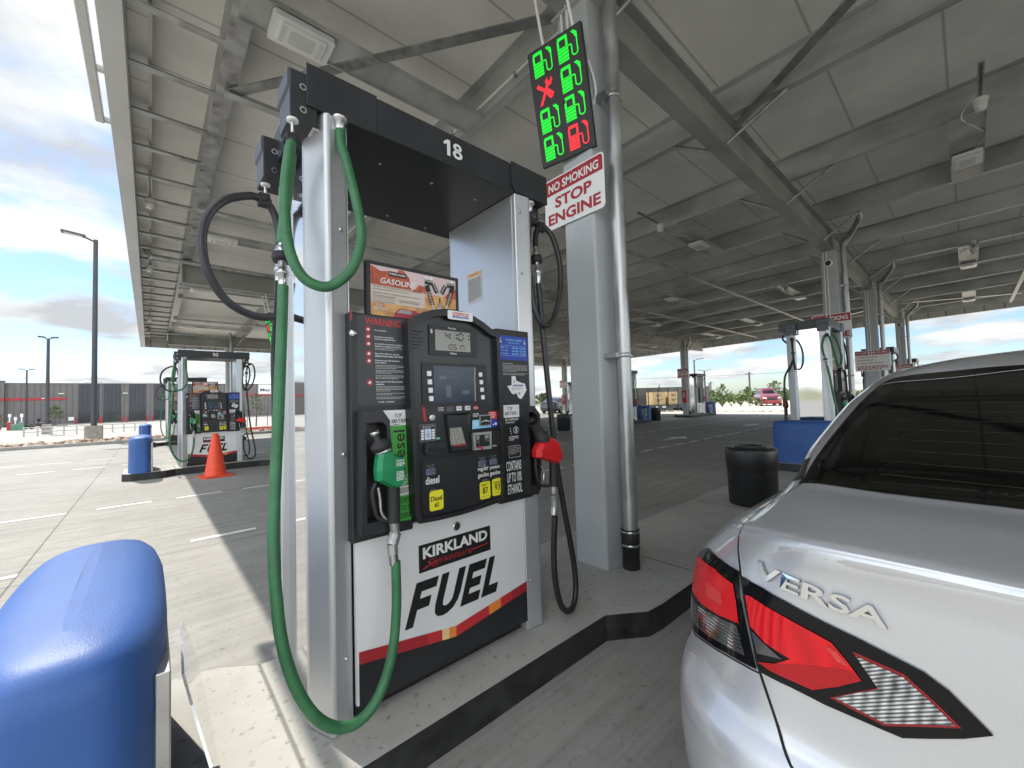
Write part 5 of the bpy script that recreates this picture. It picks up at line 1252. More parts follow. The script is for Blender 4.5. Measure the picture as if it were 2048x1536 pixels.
PAINTC = mat('silver_car_paint', (0.64, 0.645, 0.655), 0.33, 0.60, var=0.035, vscale=420, coat=1.0, detail=2)
GLASSC = mat('dark_tinted_glass', (0.006, 0.006, 0.0065), 0.03, spec=0.5)
SEATC = mat('dark_headrest', (0.020, 0.020, 0.020), 0.25)
LAMPK = mat('gloss_black_lamp_trim', (0.006, 0.006, 0.0065), 0.10, spec=0.28)
def lampmat(name, col, wave, rot, rough=0.16, lo=0.55):
    m = mat(name, col, rough, 0.0, spec=0.4); n, l = m.node_tree.nodes, m.node_tree.links; b = n['Principled BSDF']
    t = n.new('ShaderNodeTexCoord'); mp_ = n.new('ShaderNodeMapping'); mp_.inputs['Rotation'].default_value = rot; l.new(t.outputs['Object'], mp_.inputs[0])
    w = n.new('ShaderNodeTexWave'); w.inputs['Scale'].default_value = wave; w.inputs['Distortion'].default_value = 0.4; l.new(mp_.outputs[0], w.inputs[0])
    r = n.new('ShaderNodeValToRGB'); r.color_ramp.elements[0].color = (*[c * lo for c in col], 1); r.color_ramp.elements[1].color = (*col, 1); l.new(w.outputs['Fac'], r.inputs[0]); l.new(r.outputs[0], b.inputs['Base Color'])
    bp = n.new('ShaderNodeBump'); bp.inputs['Strength'].default_value = 0.25; bp.inputs['Distance'].default_value = 0.003; l.new(w.outputs['Fac'], bp.inputs['Height']); l.new(bp.outputs[0], b.inputs['Normal'])
    return m
LRED = lampmat('red_lamp_lens', (0.70, 0.012, 0.018), 95, (0, 0, 0), lo=0.80)
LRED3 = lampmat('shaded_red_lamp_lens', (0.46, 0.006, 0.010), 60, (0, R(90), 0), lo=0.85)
LRFX = lampmat('reflex_red_lens', (0.90, 0.07, 0.07), 150, (R(20), R(40), R(10)), lo=0.45)
LRED2 = lampmat('deep_red_lamp_lens', (0.30, 0.008, 0.012), 95, (0, R(90), 0), lo=0.7)
LCLR = lampmat('clear_lamp_lens', (0.58, 0.57, 0.55), 62, (R(30), R(58), 0), 0.12, 0.10)
def glitter(m):
    n, l = m.node_tree.nodes, m.node_tree.links; b = n['Principled BSDF']; src = b.inputs['Base Color'].links[0].from_socket
    t = n.new('ShaderNodeTexCoord'); w = n.new('ShaderNodeTexWave'); w.inputs['Scale'].default_value = 50; w.inputs['Distortion'].default_value = 1.5; mp_ = n.new('ShaderNodeMapping'); mp_.inputs['Rotation'].default_value = (R(-60), R(20), R(15)); l.new(t.outputs['Object'], mp_.inputs[0]); l.new(mp_.outputs[0], w.inputs[0])
    z = n.new('ShaderNodeTexNoise'); z.inputs['Scale'].default_value = 34; l.new(t.outputs['Object'], z.inputs['Vector'])
    a = n.new('ShaderNodeMath'); a.operation = 'MULTIPLY_ADD'; a.inputs[1].default_value = 0.75; l.new(w.outputs['Fac'], a.inputs[0]); l.new(z.outputs['Fac'], a.inputs[2])
    x = n.new('ShaderNodeMix'); x.data_type = 'RGBA'; x.blend_type = 'MULTIPLY'; x.inputs[0].default_value = 1; l.new(src, x.inputs[6]); l.new(a.outputs[0], x.inputs[7]); l.new(x.outputs[2], b.inputs['Base Color'])
glitter(LCLR)
LSMK = mat('smoked_lamp_lens', (0.065, 0.058, 0.058), 0.10, coat=1.0)
RUBC = mat('window_seal', (0.012, 0.012, 0.012), 0.5)
# each row: xr xf halfwidth  rear corner(ax,ay) front corner(ax,ay)  z rear, corner, side, front, bow
CAR = [
    (0.10, 4.66, 0.84, 0.46, 0.38, 0.6, 0.5, 0.22, 0.22, 0.22, 0.22, 0.06),
    (-0.03, 4.82, 0.945, 0.44, 0.36, 0.7, 0.55, 0.34, 0.33, 0.30, 0.32, 0.07),
    (-0.065, 4.90, 0.972, 0.43, 0.36, 0.8, 0.6, 0.54, 0.54, 0.50, 0.52, 0.075),
    (-0.058, 4.90, 0.975, 0.43, 0.36, 0.85, 0.6, 0.68, 0.69, 0.68, 0.66, 0.075),
    (-0.014, 4.86, 0.966, 0.44, 0.37, 0.9, 0.6, 0.745, 0.765, 0.78, 0.74, 0.075),
    (0.000, 4.80, 0.958, 0.44, 0.37, 0.9, 0.6, 0.86, 0.875, 0.88, 0.82, 0.070),
    (0.002, 4.70, 0.932, 0.44, 0.37, 0.9, 0.6, 0.99, 0.99, 0.99, 0.89, 0.062),
    (0.003, 4.55, 0.868, 0.44, 0.36, 0.95, 0.6, 1.080, 1.066, 1.052, 0.94, 0.05),
    (0.003, 4.50, 0.840, 0.42, 0.335, 0.95, 0.6, 1.107, 1.088, 1.068, 0.95, 0.042),
    (-0.003, 4.47, 0.815, 0.40, 0.312, 0.95, 0.6, 1.126, 1.103, 1.078, 0.96, 0.036),
    (-0.006, 4.45, 0.784, 0.38, 0.29, 0.95, 0.6, 1.149, 1.120, 1.087, 0.97, 0.030),
    (0.018, 4.40, 0.762, 0.38, 0.27, 0.95, 0.55, 1.162, 1.130, 1.100, 0.985, 0.026),
    (0.22, 4.10, 0.752, 0.40, 0.20, 0.8, 0.5, 1.184, 1.160, 1.125, 1.03, 0.02),
    (0.415, 3.62, 0.745, 0.38, 0.12, 0.6, 0.4, 1.200, 1.198, 1.150, 1.10, 0.02),
    (0.535, 3.42, 0.735, 0.36, 0.12, 0.55, 0.35, 1.262, 1.265, 1.21, 1.18, 0.02),
    (0.86, 2.95, 0.678, 0.36, 0.13, 0.5, 0.3, 1.415, 1.405, 1.39, 1.38, 0.02),
    (1.10, 2.58, 0.615, 0.34, 0.14, 0.45, 0.25, 1.500, 1.495, 1.515, 1.52, 0.02),
    (1.17, 2.50, 0.560, 0.30, 0.14, 0.4, 0.25, 1.530, 1.530, 1.555, 1.556, 0.015),
    (1.32, 2.38, 0.430, 0.26, 0.14, 0.4, 0.2, 1.568, 1.568, 1.592, 1.590, 0.01),
    (1.55, 2.2, 0.210, 0.2, 0.1, 0.3, 0.1, 1.598, 1.600, 1.610, 1.606, 0.0),
    (1.75, 2.05, 0.010, 0.01, 0.005, 0.01, 0.005, 1.612, 1.612, 1.614, 1.612, 0.0)]
def wheel(t, x, y, r=0.345, w=0.22, parent_name='wheel'):
    s = 1 if y > 0 else -1
    b = MB(); b.lathe([(r * 0.62, -w / 2), (r * 0.93, -w / 2), (r, -w / 2 + 0.03), (r, w / 2 - 0.03), (r * 0.93, w / 2), (r * 0.62, w / 2)], RUBB, (x, y, r), (0, s, 0), 28); o = b.build('wheel', t)
    b = MB(); b.lathe([(r * 0.64, w * 0.30), (r * 0.60, w * 0.42), (r * 0.2, w * 0.36), (0, w * 0.38)], RUBB, (x, y, r), (0, s, 0), 28)
    for k in range(7):
        a = 2 * math.pi * k / 7; c, q = math.cos(a), math.sin(a)
        b.tube([(x + c * r * 0.08, y + s * w * 0.42, r + q * r * 0.08), (x + c * r * 0.6, y + s * w * 0.46, r + q * r * 0.6)], 0.022, STEEL, 6, sub=1)
    b.build('rim', o)
def conform(t, bvh, name, outline, m, off, origin=(0, 0, 0), ua=(0, 1, 0), ub=(0, 0, 1), d=(1, 0, 0), step=0.03, smooth=True):
    b = MB(); v, f = proj_patch(bvh, outline, origin, ua, ub, d, off, step); b.raw(v, f, m, smooth); return b.build(name, t)
def basis(d):
    d = Vector(d).normalized(); ua = Vector((0, 0, 1)).cross(d)
    ua = ua.normalized() if ua.length > 1e-3 else Vector((0, 1, 0)); return ua, d.cross(ua).normalized(), d
def conform3(t, bvh, name, pts, d, m, off, step=0.02):
    ua, ub, d = basis(d); return conform(t, bvh, name, [(Vector(p).dot(ua), Vector(p).dot(ub)) for p in pts], m, off, (0, 0, 0), ua, ub, d, step)

car = thing('sedan', 'silver sedan parked close with its red and clear tail lamp', 'car', (0.97, -0.35, 0.0))
cv, cf = car_shell(CAR)
BV = BVHTree.FromPolygons([Vector(v) for v in cv], cf)
# window openings: faces of the shell inside the screen outlines are left out
def in_poly(p, poly):
    r = False; j = len(poly) - 1
    for i in range(len(poly)):
        if (poly[i][1] > p[1]) != (poly[j][1] > p[1]) and p[0] < (poly[j][0] - poly[i][0]) * (p[1] - poly[i][1]) / (poly[j][1] - poly[i][1]) + poly[i][0]: r = not r
        j = i
    return r
RWp = dict(origin=(0.9, 0, 1.25), ua=(0, 1, 0), ub=(0.86, 0, 0.51), d=(0.51, 0, -0.86))
rw = [(-0.690, -0.425), (-0.5, -0.452), (0, -0.462), (0.5, -0.452), (0.690, -0.425), (0.655, -0.20), (0.610, 0.05), (0.565, 0.275), (0.545, 0.315), (0.3, 0.350), (0, 0.357), (-0.3, 0.350), (-0.545, 0.315), (-0.565, 0.275), (-0.610, 0.05), (-0.655, -0.20)]
WSp = dict(origin=(3.1, 0, 1.30), ua=(0, -1, 0), ub=(-0.84, 0, 0.54), d=(-0.54, 0, -0.84))
ws = [(-0.63, -0.42), (0.63, -0.42), (0.52, 0.42), (-0.52, 0.42)]
def shrink(pl, k, e=0.0): return [(x * k, y * k + e) for x, y in pl]
def pl_co(v, p):
    w = Vector(v) - Vector(p['origin']); return (w.dot(Vector(p['ua'])), w.dot(Vector(p['ub'])))
keep = []
rws, wss = shrink(rw, 0.90), shrink(ws, 0.88)
for f in cf:
    c = sum((Vector(cv[i]) for i in f), Vector()) / len(f)
    if c.z > 1.15 and ((c.x < 1.3 and in_poly(pl_co(c, RWp), rws)) or (c.x > 2.3 and in_poly(pl_co(c, WSp), wss))): continue
    keep.append(f)
b = MB(); b.raw(cv, keep, PAINTC, True); body = b.build('body', car)
b = MB(); b.box((0.35, -0.80, 0.18), (4.6, 0.80, 0.26), RUBB); b.build('underbody', car)
for wx in (0.98, 3.88):
    for s in (1, -1):
        b = MB(); b.lathe([(0.40, 0.0), (0.40, 0.02)], RUBC, (wx, s * 0.945, 0.36), (0, s, 0), 28); b.build('wheel_arch', car)
        wheel(car, wx, s * 0.86)
# glass, interior
def tint(name, col, mixf):
    m = bpy.data.materials.new(name); m.use_nodes = True; n, l = m.node_tree.nodes, m.node_tree.links; n.clear()
    tr = n.new('ShaderNodeBsdfTransparent'); tr.inputs[0].default_value = (*col, 1); g = n.new('ShaderNodeBsdfGlossy'); g.inputs['Roughness'].default_value = 0.02; g.inputs[0].default_value = (0.85, 0.85, 0.85, 1)
    fr = n.new('ShaderNodeFresnel'); fr.inputs[0].default_value = mixf; mx_ = n.new('ShaderNodeMixShader'); o = n.new('ShaderNodeOutputMaterial')
    l.new(fr.outputs[0], mx_.inputs[0]); l.new(tr.outputs[0], mx_.inputs[1]); l.new(g.outputs[0], mx_.inputs[2]); l.new(mx_.outputs[0], o.inputs[0]); return m
TINT = tint('tinted_rear_glass', (0.16, 0.155, 0.15), 1.5); CLEARG = tint('windscreen_glass', (0.62, 0.66, 0.64), 1.5)
def ring_patch(name, outl, k_in, m, off, prm, parent):
    inn = shrink(outl, k_in); b = MB(); v, f = proj_patch(BV, outl, prm['origin'], prm['ua'], prm['ub'], prm['d'], off, 0.022)
    g = []
    for t3 in f:
        c = sum((Vector(v[i]) for i in t3), Vector()) / 3
        if not in_poly(pl_co(c, prm), inn): g.append(t3)
    b.raw(v, g, m, True); return b.build(name, parent)
gl = conform(car, BV, 'rear_window', shrink(rw, 0.995), TINT, 0.0035, **RWp, step=0.04)
ring_patch('seal', shrink(rw, 1.008), 0.865, mat('black_glass_border', (0.006, 0.006, 0.006), 0.05), 0.0030, RWp, gl)
wsg = conform(car, BV, 'windscreen', ws, CLEARG, 0.0035, **WSp, step=0.06)
ring_patch('seal', shrink(ws, 1.01), 0.84, RUBC, 0.003, WSp, wsg)
b = MB()
for k in range(11):
    yy = -0.36 + 0.058 * k; v, f = strip_on(BV, [tuple(Vector(RWp['origin']) + Vector(RWp['ua']) * u + Vector(RWp['ub']) * (yy + 0.02 * (1 - (u / 0.6) ** 2) * -1)) for u in (-0.52, -0.26, 0, 0.26, 0.52)], RWp['d'], 0.0016, 0.0042); b.raw(v, f, mat('heater_line', (0.05, 0.035, 0.025), 0.4))
b.build('heater_lines', gl)
for s in (1, -1):
    sw = [(0.86, 1.205), (1.25, 1.455), (2.35, 1.485), (3.0, 1.25), (3.1, 1.19)]
    conform(car, BV, 'side_window', sw, GLASSC, 0.004, ua=(1, 0, 0), ub=(0, 0, 1), d=(0, -s, 0))
CLOTH = mat('dark_seat_cloth', (0.022, 0.022, 0.023), 0.85)
b = MB(); b.box((0.44, -0.60, 1.08), (1.30, 0.60, 1.13), CLOTH); b.box((1.26, -0.60, 0.62), (1.42, 0.60, 1.16), CLOTH); b.build('rear_seat', car, bevel=0.03)
for y in (-0.36, 0.0, 0.36):
    b = MB(); f_ = Fr((1.26, y, 1.13), (0, -1, 0), (0.1, 0, 1)); b.prism(rrect(-0.15, 0, 0.15, 0.17, 0.07, 5), f_, -0.09, 0.0, CLOTH); b.build('headrest', car, bevel=0.03)
for y in (-0.38, 0.38):
    b = MB(); b.box((2.28, y - 0.26, 0.55), (2.42, y + 0.26, 1.22), CLOTH); o = b.build('front_seat', car, bevel=0.06)
    b = MB(); b.prism(rrect(-0.14, 0, 0.14, 0.20, 0.07, 5), Fr((2.32, y, 1.22), (0, -1, 0), (0.1, 0, 1)), -0.10, 0.0, CLOTH); b.build('headrest', o, bevel=0.03)
b = MB(); b.box((3.05, -0.68, 0.55), (3.5, 0.68, 1.07), CLOTH); b.build('dashboard', car, bevel=0.04)
# boot lid: a panel standing 1.5 mm proud, its shut line beside it
DL = (0.7071, 0, -0.7071)
half = [(0.684, 1.160), (0.704, 1.097), (0.739, 1.023), (0.747, 0.941), (0.748, 0.880), (0.745, 0.843), (0.727, 0.778), (0.714, 0.720), (0.701, 0.672), (0.690, 0.629), (0.660, 0.564), (0.628, 0.500), (0.57, 0.455)]
lidp = dict(origin=(0, 0, 0), ua=(0, 1, 0), ub=(0.7071, 0, 0.7071), d=DL)
lid_o = half + [(-y, z) for y, z in half[::-1]] + [(-0.4, 1.140), (0.0, 1.133), (0.4, 1.140)]
lid = conform(car, BV, 'trunk_lid', [(y - math.copysign(0.0035, y) if abs(y) > 0.5 else y, z) for y, z in lid_o], PAINTC, 0.0016, step=0.016, **lidp)
GAPK = mat('shut_line', (0.004, 0.004, 0.004), 0.8)
EDGE = mat('painted_edge_highlight', (0.78, 0.78, 0.78), 0.22, 0.6)  # pale colour painted as the highlight on panel edges
for s in (1, -1):
    b = MB()
    P3 = [Vector((0.7071 * z, s * y, 0.7071 * z)) for y, z in half]
    v, f = strip_on(BV, P3, DL, 0.0058, 0.0009); b.raw(v, f, GAPK)
    v, f = strip_on(BV, [p - Vector((0, s * 0.0052, 0)) for p in P3[2:9]], DL, 0.0032, 0.0024); b.raw(v, f, EDGE)  # thin strip standing in for the bright glint beside the shut line
    b.build('shut_line', lid)
b = MB()
for s in (1, -1):   # bumper joint below the lamps
    v, f = strip_on(BV, [(0.034, s * 0.688, 0.843), (0.06, s * 0.766, 0.836), (0.107, s * 0.839, 0.820), (0.176, s * 0.905, 0.797), (0.30, s * 0.95, 0.81)], (0.8, -s * 0.6, 0), 0.004, 0.001); b.raw(v, f, GAPK)
    v, f = strip_on(BV, [(0.04, s * 0.74, 0.778), (0.096, s * 0.837, 0.772), (0.166, s * 0.918, 0.735)], (0.8, -s * 0.6, 0), 0.003, 0.0012); b.raw(v, f, EDGE)  # pale strip in the painted highlight colour
b.build('bumper_joint', car)
def mir(p, s): return [(x, s * y, z) for x, y, z in p]
OUTL = [(0.254, 0.905, 0.990), (0.195, 0.860, 1.030), (0.11, 0.790, 1.038), (0.068, 0.731, 1.040), (0.050, 0.719, 0.97), (0.043, 0.706, 0.909), (0.037, 0.692, 0.849), (0.061, 0.766, 0.842), (0.107, 0.839, 0.826), (0.176, 0.903, 0.803), (0.26, 0.935, 0.815), (0.36, 0.95, 0.90), (0.34, 0.94, 0.96)]
OUTR = [(0.26, 0.908, 0.975), (0.19, 0.872, 0.998), (0.111, 0.802, 1.012), (0.068, 0.742, 1.008), (0.057, 0.733, 0.977), (0.052, 0.728, 0.930), (0.077, 0.785, 0.918), (0.140, 0.86, 0.905), (0.20, 0.905, 0.898), (0.30, 0.935, 0.915), (0.33, 0.94, 0.95)]
OUTC = [(0.167, 0.890, 0.880), (0.093, 0.812, 0.908), (0.054, 0.734, 0.922), (0.045, 0.716, 0.865), (0.069, 0.781, 0.857), (0.107, 0.835, 0.845), (0.165, 0.890, 0.828), (0.25, 0.925, 0.835), (0.30, 0.935, 0.88)]
INL = [(0.721, 1.034), (0.674, 1.030), (0.62, 1.020), (0.561, 1.006), (0.509, 0.997), (0.462, 0.987), (0.426, 0.979), (0.397, 0.963), (0.375, 0.942), (0.352, 0.919), (0.384, 0.895), (0.425, 0.870), (0.458, 0.851), (0.492, 0.849), (0.569, 0.845), (0.628, 0.848), (0.683, 0.848), (0.694, 0.89), (0.708, 0.958)]
INR = [(0.711, 1.0), (0.698, 1.002), (0.621, 0.988), (0.552, 0.972), (0.528, 0.946), (0.51, 0.922), (0.545, 0.893), (0.588, 0.864), (0.673, 0.864), (0.650, 0.886), (0.625, 0.907), (0.671, 0.917), (0.701, 0.938)]
INC = [(0.516, 0.964), (0.452, 0.958), (0.418, 0.933), (0.393, 0.911), (0.44, 0.886), (0.48, 0.864), (0.552, 0.869), (0.486, 0.92)]
INS = [(0.699, 0.930), (0.672, 0.914), (0.640, 0.899), (0.690, 0.886)]
for s in (1, -1):
    o = conform3(car, BV, 'tail_lamp', mir(OUTL, s), (0.8, -0.6 * s, 0), LAMPK, 0.0040, 0.016)
    conform3(car, BV, 'red_lens', mir(OUTR, s), (0.8, -0.6 * s, 0), LRED, 0.0065, 0.016).parent = o
    conform3(car, BV, 'clear_lens', mir(OUTC, s), (0.8, -0.6 * s, 0), LSMK, 0.0060, 0.016).parent = o
    conform3(car, BV, 'reflector', mir([(0.125, 0.826, 0.972), (0.085, 0.768, 0.975), (0.078, 0.765, 0.948), (0.115, 0.822, 0.940)], s), (0.8, -0.6 * s, 0), LRFX, 0.0072, 0.008).parent = o
    b = MB()
    for k in range(6): v, f = strip_on(BV, mir([(0.048, 0.722, 0.868 + 0.008 * k), (0.08, 0.80, 0.862 + 0.008 * k), (0.14, 0.87, 0.850 + 0.008 * k), (0.22, 0.918, 0.848 + 0.006 * k)], s), (0.8, -0.6 * s, 0), 0.0022, 0.0068); b.raw(v, f, CHROME)
    b.build('reflector', o)
    q = lambda pl: [(0, s * y, z) for y, z in pl]
    o = conform3(car, BV, 'tail_lamp', q(INL), (1, 0, 0), LAMPK, 0.0048, 0.016)
    conform3(car, BV, 'red_lens', q(INR), (1, 0, 0), LRED, 0.0072, 0.014).parent = o
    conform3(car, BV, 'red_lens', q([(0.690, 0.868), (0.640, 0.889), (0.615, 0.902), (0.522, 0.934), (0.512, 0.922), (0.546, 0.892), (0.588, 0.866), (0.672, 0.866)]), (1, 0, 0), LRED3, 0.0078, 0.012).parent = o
    conform3(car, BV, 'reflector', q([(0.563, 0.962), (0.545, 0.958), (0.527, 0.939), (0.545, 0.940)]), (1, 0, 0), LRFX, 0.0080, 0.008).parent = o
    cx_ = sum(p[0] for p in INC) / len(INC); cz_ = sum(p[1] for p in INC) / len(INC)
    conform3(car, BV, 'lens_rim', q([(cx_ + (y - cx_) * 1.10, cz_ + (z - cz_) * 1.12) for y, z in INC]), (1, 0, 0), LRED2, 0.0058, 0.014).parent = o
    conform3(car, BV, 'clear_lens', q(INC), (1, 0, 0), LCLR, 0.0072, 0.014).parent = o
    conform3(car, BV, 'clear_lens', q(INS), (1, 0, 0), LSMK, 0.0072, 0.014).parent = o
    conform3(car, BV, 'pillar_trim', mir([(0.615, 0.728, 1.238), (0.580, 0.695, 1.252), (0.475, 0.695, 1.200), (0.500, 0.735, 1.188)], s), (0.35, -0.85 * s, -0.4), RUBC, 0.002, 0.014)
# chrome model lettering on the lid
vs, fs = glyphs('VERSA', 0.018, 0.10, 1.0)
x0, x1 = min(p[0] for p in vs), max(p[0] for p in vs); y0, y1 = min(p[1] for p in vs), max(p[1] for p in vs)
def lay(off, grow=0.0):
    out = []
    for x, y in vs:
        u = (x - x0) / (x1 - x0); w = (y - y0) / (y1 - y0)
        yy = 0.682 - 0.214 * u; zz = 1.0485 - 0.016 * u + 0.0335 * w
        loc, nn, _, _ = BV.ray_cast(Vector((-2, yy, zz)), Vector((1, 0, 0)))
        if nn.x > 0: nn = -nn
        out.append(loc + nn * off)
    return out
b = MB(); A, C = lay(0.0105), lay(0.001); b.raw(A, fs, CHROME)
edges = {}
for f in fs:
    for i in range(len(f)):
        e = (f[i], f[(i + 1) % len(f)]); k = tuple(sorted(e)); edges.setdefault(k, []).append(e)
for k, e in edges.items():
    if len(e) == 1:
        i, j = e[0]; b.face([A[i], C[i], C[j], A[j]], mat('chrome_edge', (0.25, 0.25, 0.26), 0.2, 1.0))
b.build('lettering', lid)
b = MB(); v, f = strip_on(BV, [(1.05, 0.585, 1.47), (1.06, 0.394, 1.49), (1.115, 0.2, 1.51), (1.12, 0, 1.512), (1.115, -0.2, 1.51), (1.06, -0.394, 1.49), (1.05, -0.585, 1.47)], RWp['d'], 0.007, 0.006); b.raw(v, f, EDGE); b.build('roof_edge_highlight', car)  # painted highlight along the rear edge of the roof
# ------------------------------------------------------------------ blue guards, bins, cone
def make_guard():
    t = thing('island_guard', '', 'guard', group='blue plastic guards at the island ends')
    b = MB(); rows = []
    hx, hy = 0.205, 0.62
    def loop(k, z, hxk, hyk, crown=0.0):
        out = []
        for i in range(56):
            a = 2 * math.pi * i / 56; c, s = math.cos(a), math.sin(a); e = 2 / 3.4
            x = (abs(c) ** e) * (1 if c > 0 else -1) * hxk; y = (abs(s) ** e) * (1 if s > 0 else -1) * hyk
            out.append((x, y, z + crown * (1 - (y / hy) ** 2)))
        return out
    for z, dx, cr in ((0.0, 0.0, 0), (0.05, 0.0, 0), (0.40, -0.004, 0), (0.655, -0.006, 0), (0.69, -0.010, 0), (0.72, -0.022, 0.004), (0.742, -0.044, 0.008), (0.752, -0.075, 0.012), (0.757, -0.12, 0.016), (0.760, -0.19, 0.018)):
        rows.append(loop(0, z, hx + dx, hy + dx, cr))
    vs = [p for r in rows for p in r]; n = 56
    b.raw(vs, [(i * n + j, i * n + (j + 1) % n, (i + 1) * n + (j + 1) % n, (i + 1) * n + j) for i in range(len(rows) - 1) for j in range(n)], BLUE, True)
    b.face(rows[-1], BLUE, True)
    b.build('shell', t)
    b = MB()
    b.box((hx - 0.04, -0.50, 0.0), (hx - 0.006, 0.50, 0.62), STEEL)
    b.build('back_plate', t, bevel=0.004)
    return t
gd = make_guard()
def guard(r, i, label, first=False):
    x0, d = ISLANDS[i]; o = gd if first else dup(gd)
    o.location = (x0 - d * 0.155, 1.95 + ROWS[r], 0.150); o.rotation_euler = (0, 0, 0 if d > 0 else math.pi); o['label'] = label; return o
guard(0, 0, 'large blue plastic guard close in the lower corner beside the pump numbered 18', True)
guard(1, 0, 'blue guard at the island end in front of the pump numbered 10')
guard(2, 0, 'blue guard partly hidden behind the guard of the pump numbered 10')
guard(0, 1, 'dark blue guard behind the black bin and the silver car')
guard(1, 2, 'sliver of a blue guard beside the downpipe near the distant bin')
guard(1, 3, 'small blue guard beside the far pump at the lone column')
guard(0, 2, 'blue guard on the third island of the car row hidden by the car')
guard(2, 3, 'far blue guard by the tiny pump behind the front column')
t = thing('steel_plate', 'thin polished steel plate leaning behind the near blue guard', 'metal plate', (0.19, 2.1, 0.15))
b = MB(); A = [(0.199, 1.93, 0.128), (0.193, 2.21, 0.150), (0.200, 2.45, 0.125), (0.172, 2.651, 0.228), (0.126, 2.608, 0.409), (0.110, 2.495, 0.475), (0.085, 1.80, 0.575), (0.105, 1.74, 0.495), (0.148, 1.66, 0.320)]
A = [(0.19 - 0.25 * (z - 0.155), y, z) for x, y, z in A]
n0 = Vector((1, 0, 0.25)).normalized()
A = [Vector(p) - Vector((0.19, 2.1, 0.15)) for p in A]; nn = n0 * 0.004 * (1 if n0.x > 0 else -1)
b.face([p + nn for p in A], MIRR); b.face([p - nn for p in A[::-1]], MIRR)
for k in range(len(A)): j = (k + 1) % len(A); b.face([A[k] - nn, A[j] - nn, A[j] + nn, A[k] + nn], STEEL)
b.build('sheet', t)

def make_bin():
    t = thing('trash_bin', '', 'trash can', group='black bins between the islands')
    b = MB(); b.lathe([(0.275, 0.0), (0.285, 0.02), (0.292, 0.43), (0.296, 0.452)], TRASH, seg=12 * 3); b.build('body', t)
    b = MB(); b.lathe([(0.296, 0.462), (0.302, 0.475), (0.306, 0.70), (0.298, 0.725), (0.285, 0.735), (0.20, 0.737)], TRASH, seg=36)
    b.ring([(0.20 * math.cos(2 * math.pi * k / 6), 0.20 * math.sin(2 * math.pi * k / 6)) for k in range(6)], [(0.155 * math.cos(2 * math.pi * k / 6), 0.155 * math.sin(2 * math.pi * k / 6)) for k in range(6)], UP, 0.60, 0.762, TRASH)
    b.build('lid', t)
    b = MB(); b.lathe([(0.15, 0.64), (0.0, 0.64)], PK, seg=24); b.lathe([(0.280, 0.440), (0.280, 0.475)], PK, seg=30); b.build('opening', t)
    return t
bn = make_bin()
for k, (x, y, z, rz, lb) in enumerate(((5.95, 1.97, 0.004, 12, 'black bin with six-sided lid opening beside the silver car'), (14.0, 12.3, 0.004, 0, 'black bin below the red nozzle, between the hose and the front column'),
                                (22.0, 12.25, 0.004, 0, 'distant black bin in front of the crates'), (22.6, 2.0, 0.004, 0, 'black bin at the far end of the car row hidden by the car'), (6.0, 12.3, 0.004, 0, 'black bin of the middle row hidden by the front pump'))):
    o = bn if k == 0 else dup(bn); o.location = (x, y, z); o.rotation_euler = (0, 0, R(rz)); o['label'] = lb
t = thing('traffic_cone', 'orange traffic cone standing in front of the pump numbered 10', 'traffic cone', (1.06, 10.95, 0.0), R(12))
b = MB(); b.lathe([(0.215, 0.03), (0.200, 0.05), (0.058, 0.915), (0.050, 0.925), (0.040, 0.92)], CONE, seg=28); b.build('cone', t)
b = MB(); b.prism(rrect(-0.27, -0.27, 0.27, 0.27, 0.05), UP, 0.0, 0.035, CONE); b.build('base', t, bevel=0.01)

# ------------------------------------------------------------------ light poles and utility poles
POLEM = mat('dark_bronze_pole', (0.055, 0.060, 0.068), 0.5, 0.2, var=0.1, vscale=2)
BASEM = mat('pole_base_concrete', (0.30, 0.27, 0.23), 0.9, var=0.25, vscale=5, detail=7)
def light_pole(label, x, y, h, r, base, heads, hl=0.9, rz=0.0):
    t = thing('light_pole', label, 'light pole', (x, y, 0.0), rz, group='dark light poles in the parking lot')
    if base:
        b = MB(); b.box((-base[0] / 2, -base[0] / 2, -0.02), (base[0] / 2, base[0] / 2, base[1]), BASEM); b.build('base', t, bevel=0.03)
    z0 = base[1] if base else 0
    b = MB(); b.tube([(0, 0, z0), (0, 0, h)], r, POLEM, 10, sub=1, rs=[r, r * 0.72]); b.build('pole', t)
    for s in heads:
        b = MB(); b.tube([(0, 0, h - r), (s * hl * 0.3, 0, h + 0.04)], r * 0.35, POLEM, 6, sub=1)
        b.prism([(s * hl * 0.3, -0.16), (s * hl, -0.20), (s * hl, 0.20), (s * hl * 0.3, 0.16)][::s], Fr((0, 0, h + 0.05), (1, 0, 0.10 * s), (0, 1, 0)), -0.04, 0.05, POLEM); o = b.build('lamp_head', t)
        b = MB(); b.prism([(s * hl * 0.4, -0.13), (s * hl * 0.93, -0.16), (s * hl * 0.93, 0.16), (s * hl * 0.4, 0.13)][::s], Fr((0, 0, h + 0.05), (1, 0, 0.10 * s), (0, 1, 0)), -0.05, -0.041, LENS); b.build('lens', o)
    return t
p1 = light_pole('tall dark light pole on a concrete block beside the canopy fascia', -2.2, 30.4, 10.6, 0.125, (0.66, 0.78), (-1,), 1.25)
b = MB(); b.tube([(0, 0, 3.05), (-0.25, 0.0, 3.05)], 0.03, WHITE, 6, sub=1); b.lathe([(0.07, 0), (0.05, 0.14), (0.0, 0.16)], WHITE, (-0.25, 0, 3.05), (-1, 0, 0), 10); b.tube([(0.0, -0.14, 3.05), (0.30, -0.14, 3.05)], 0.015, POLEM, 5, sub=1); b.build('camera', p1)
light_pole('second dark light pole with twin heads near the metal railing', -5.63, 44.8, 7.0, 0.115, (0.48, 0.72), (-1, 1), 0.5)
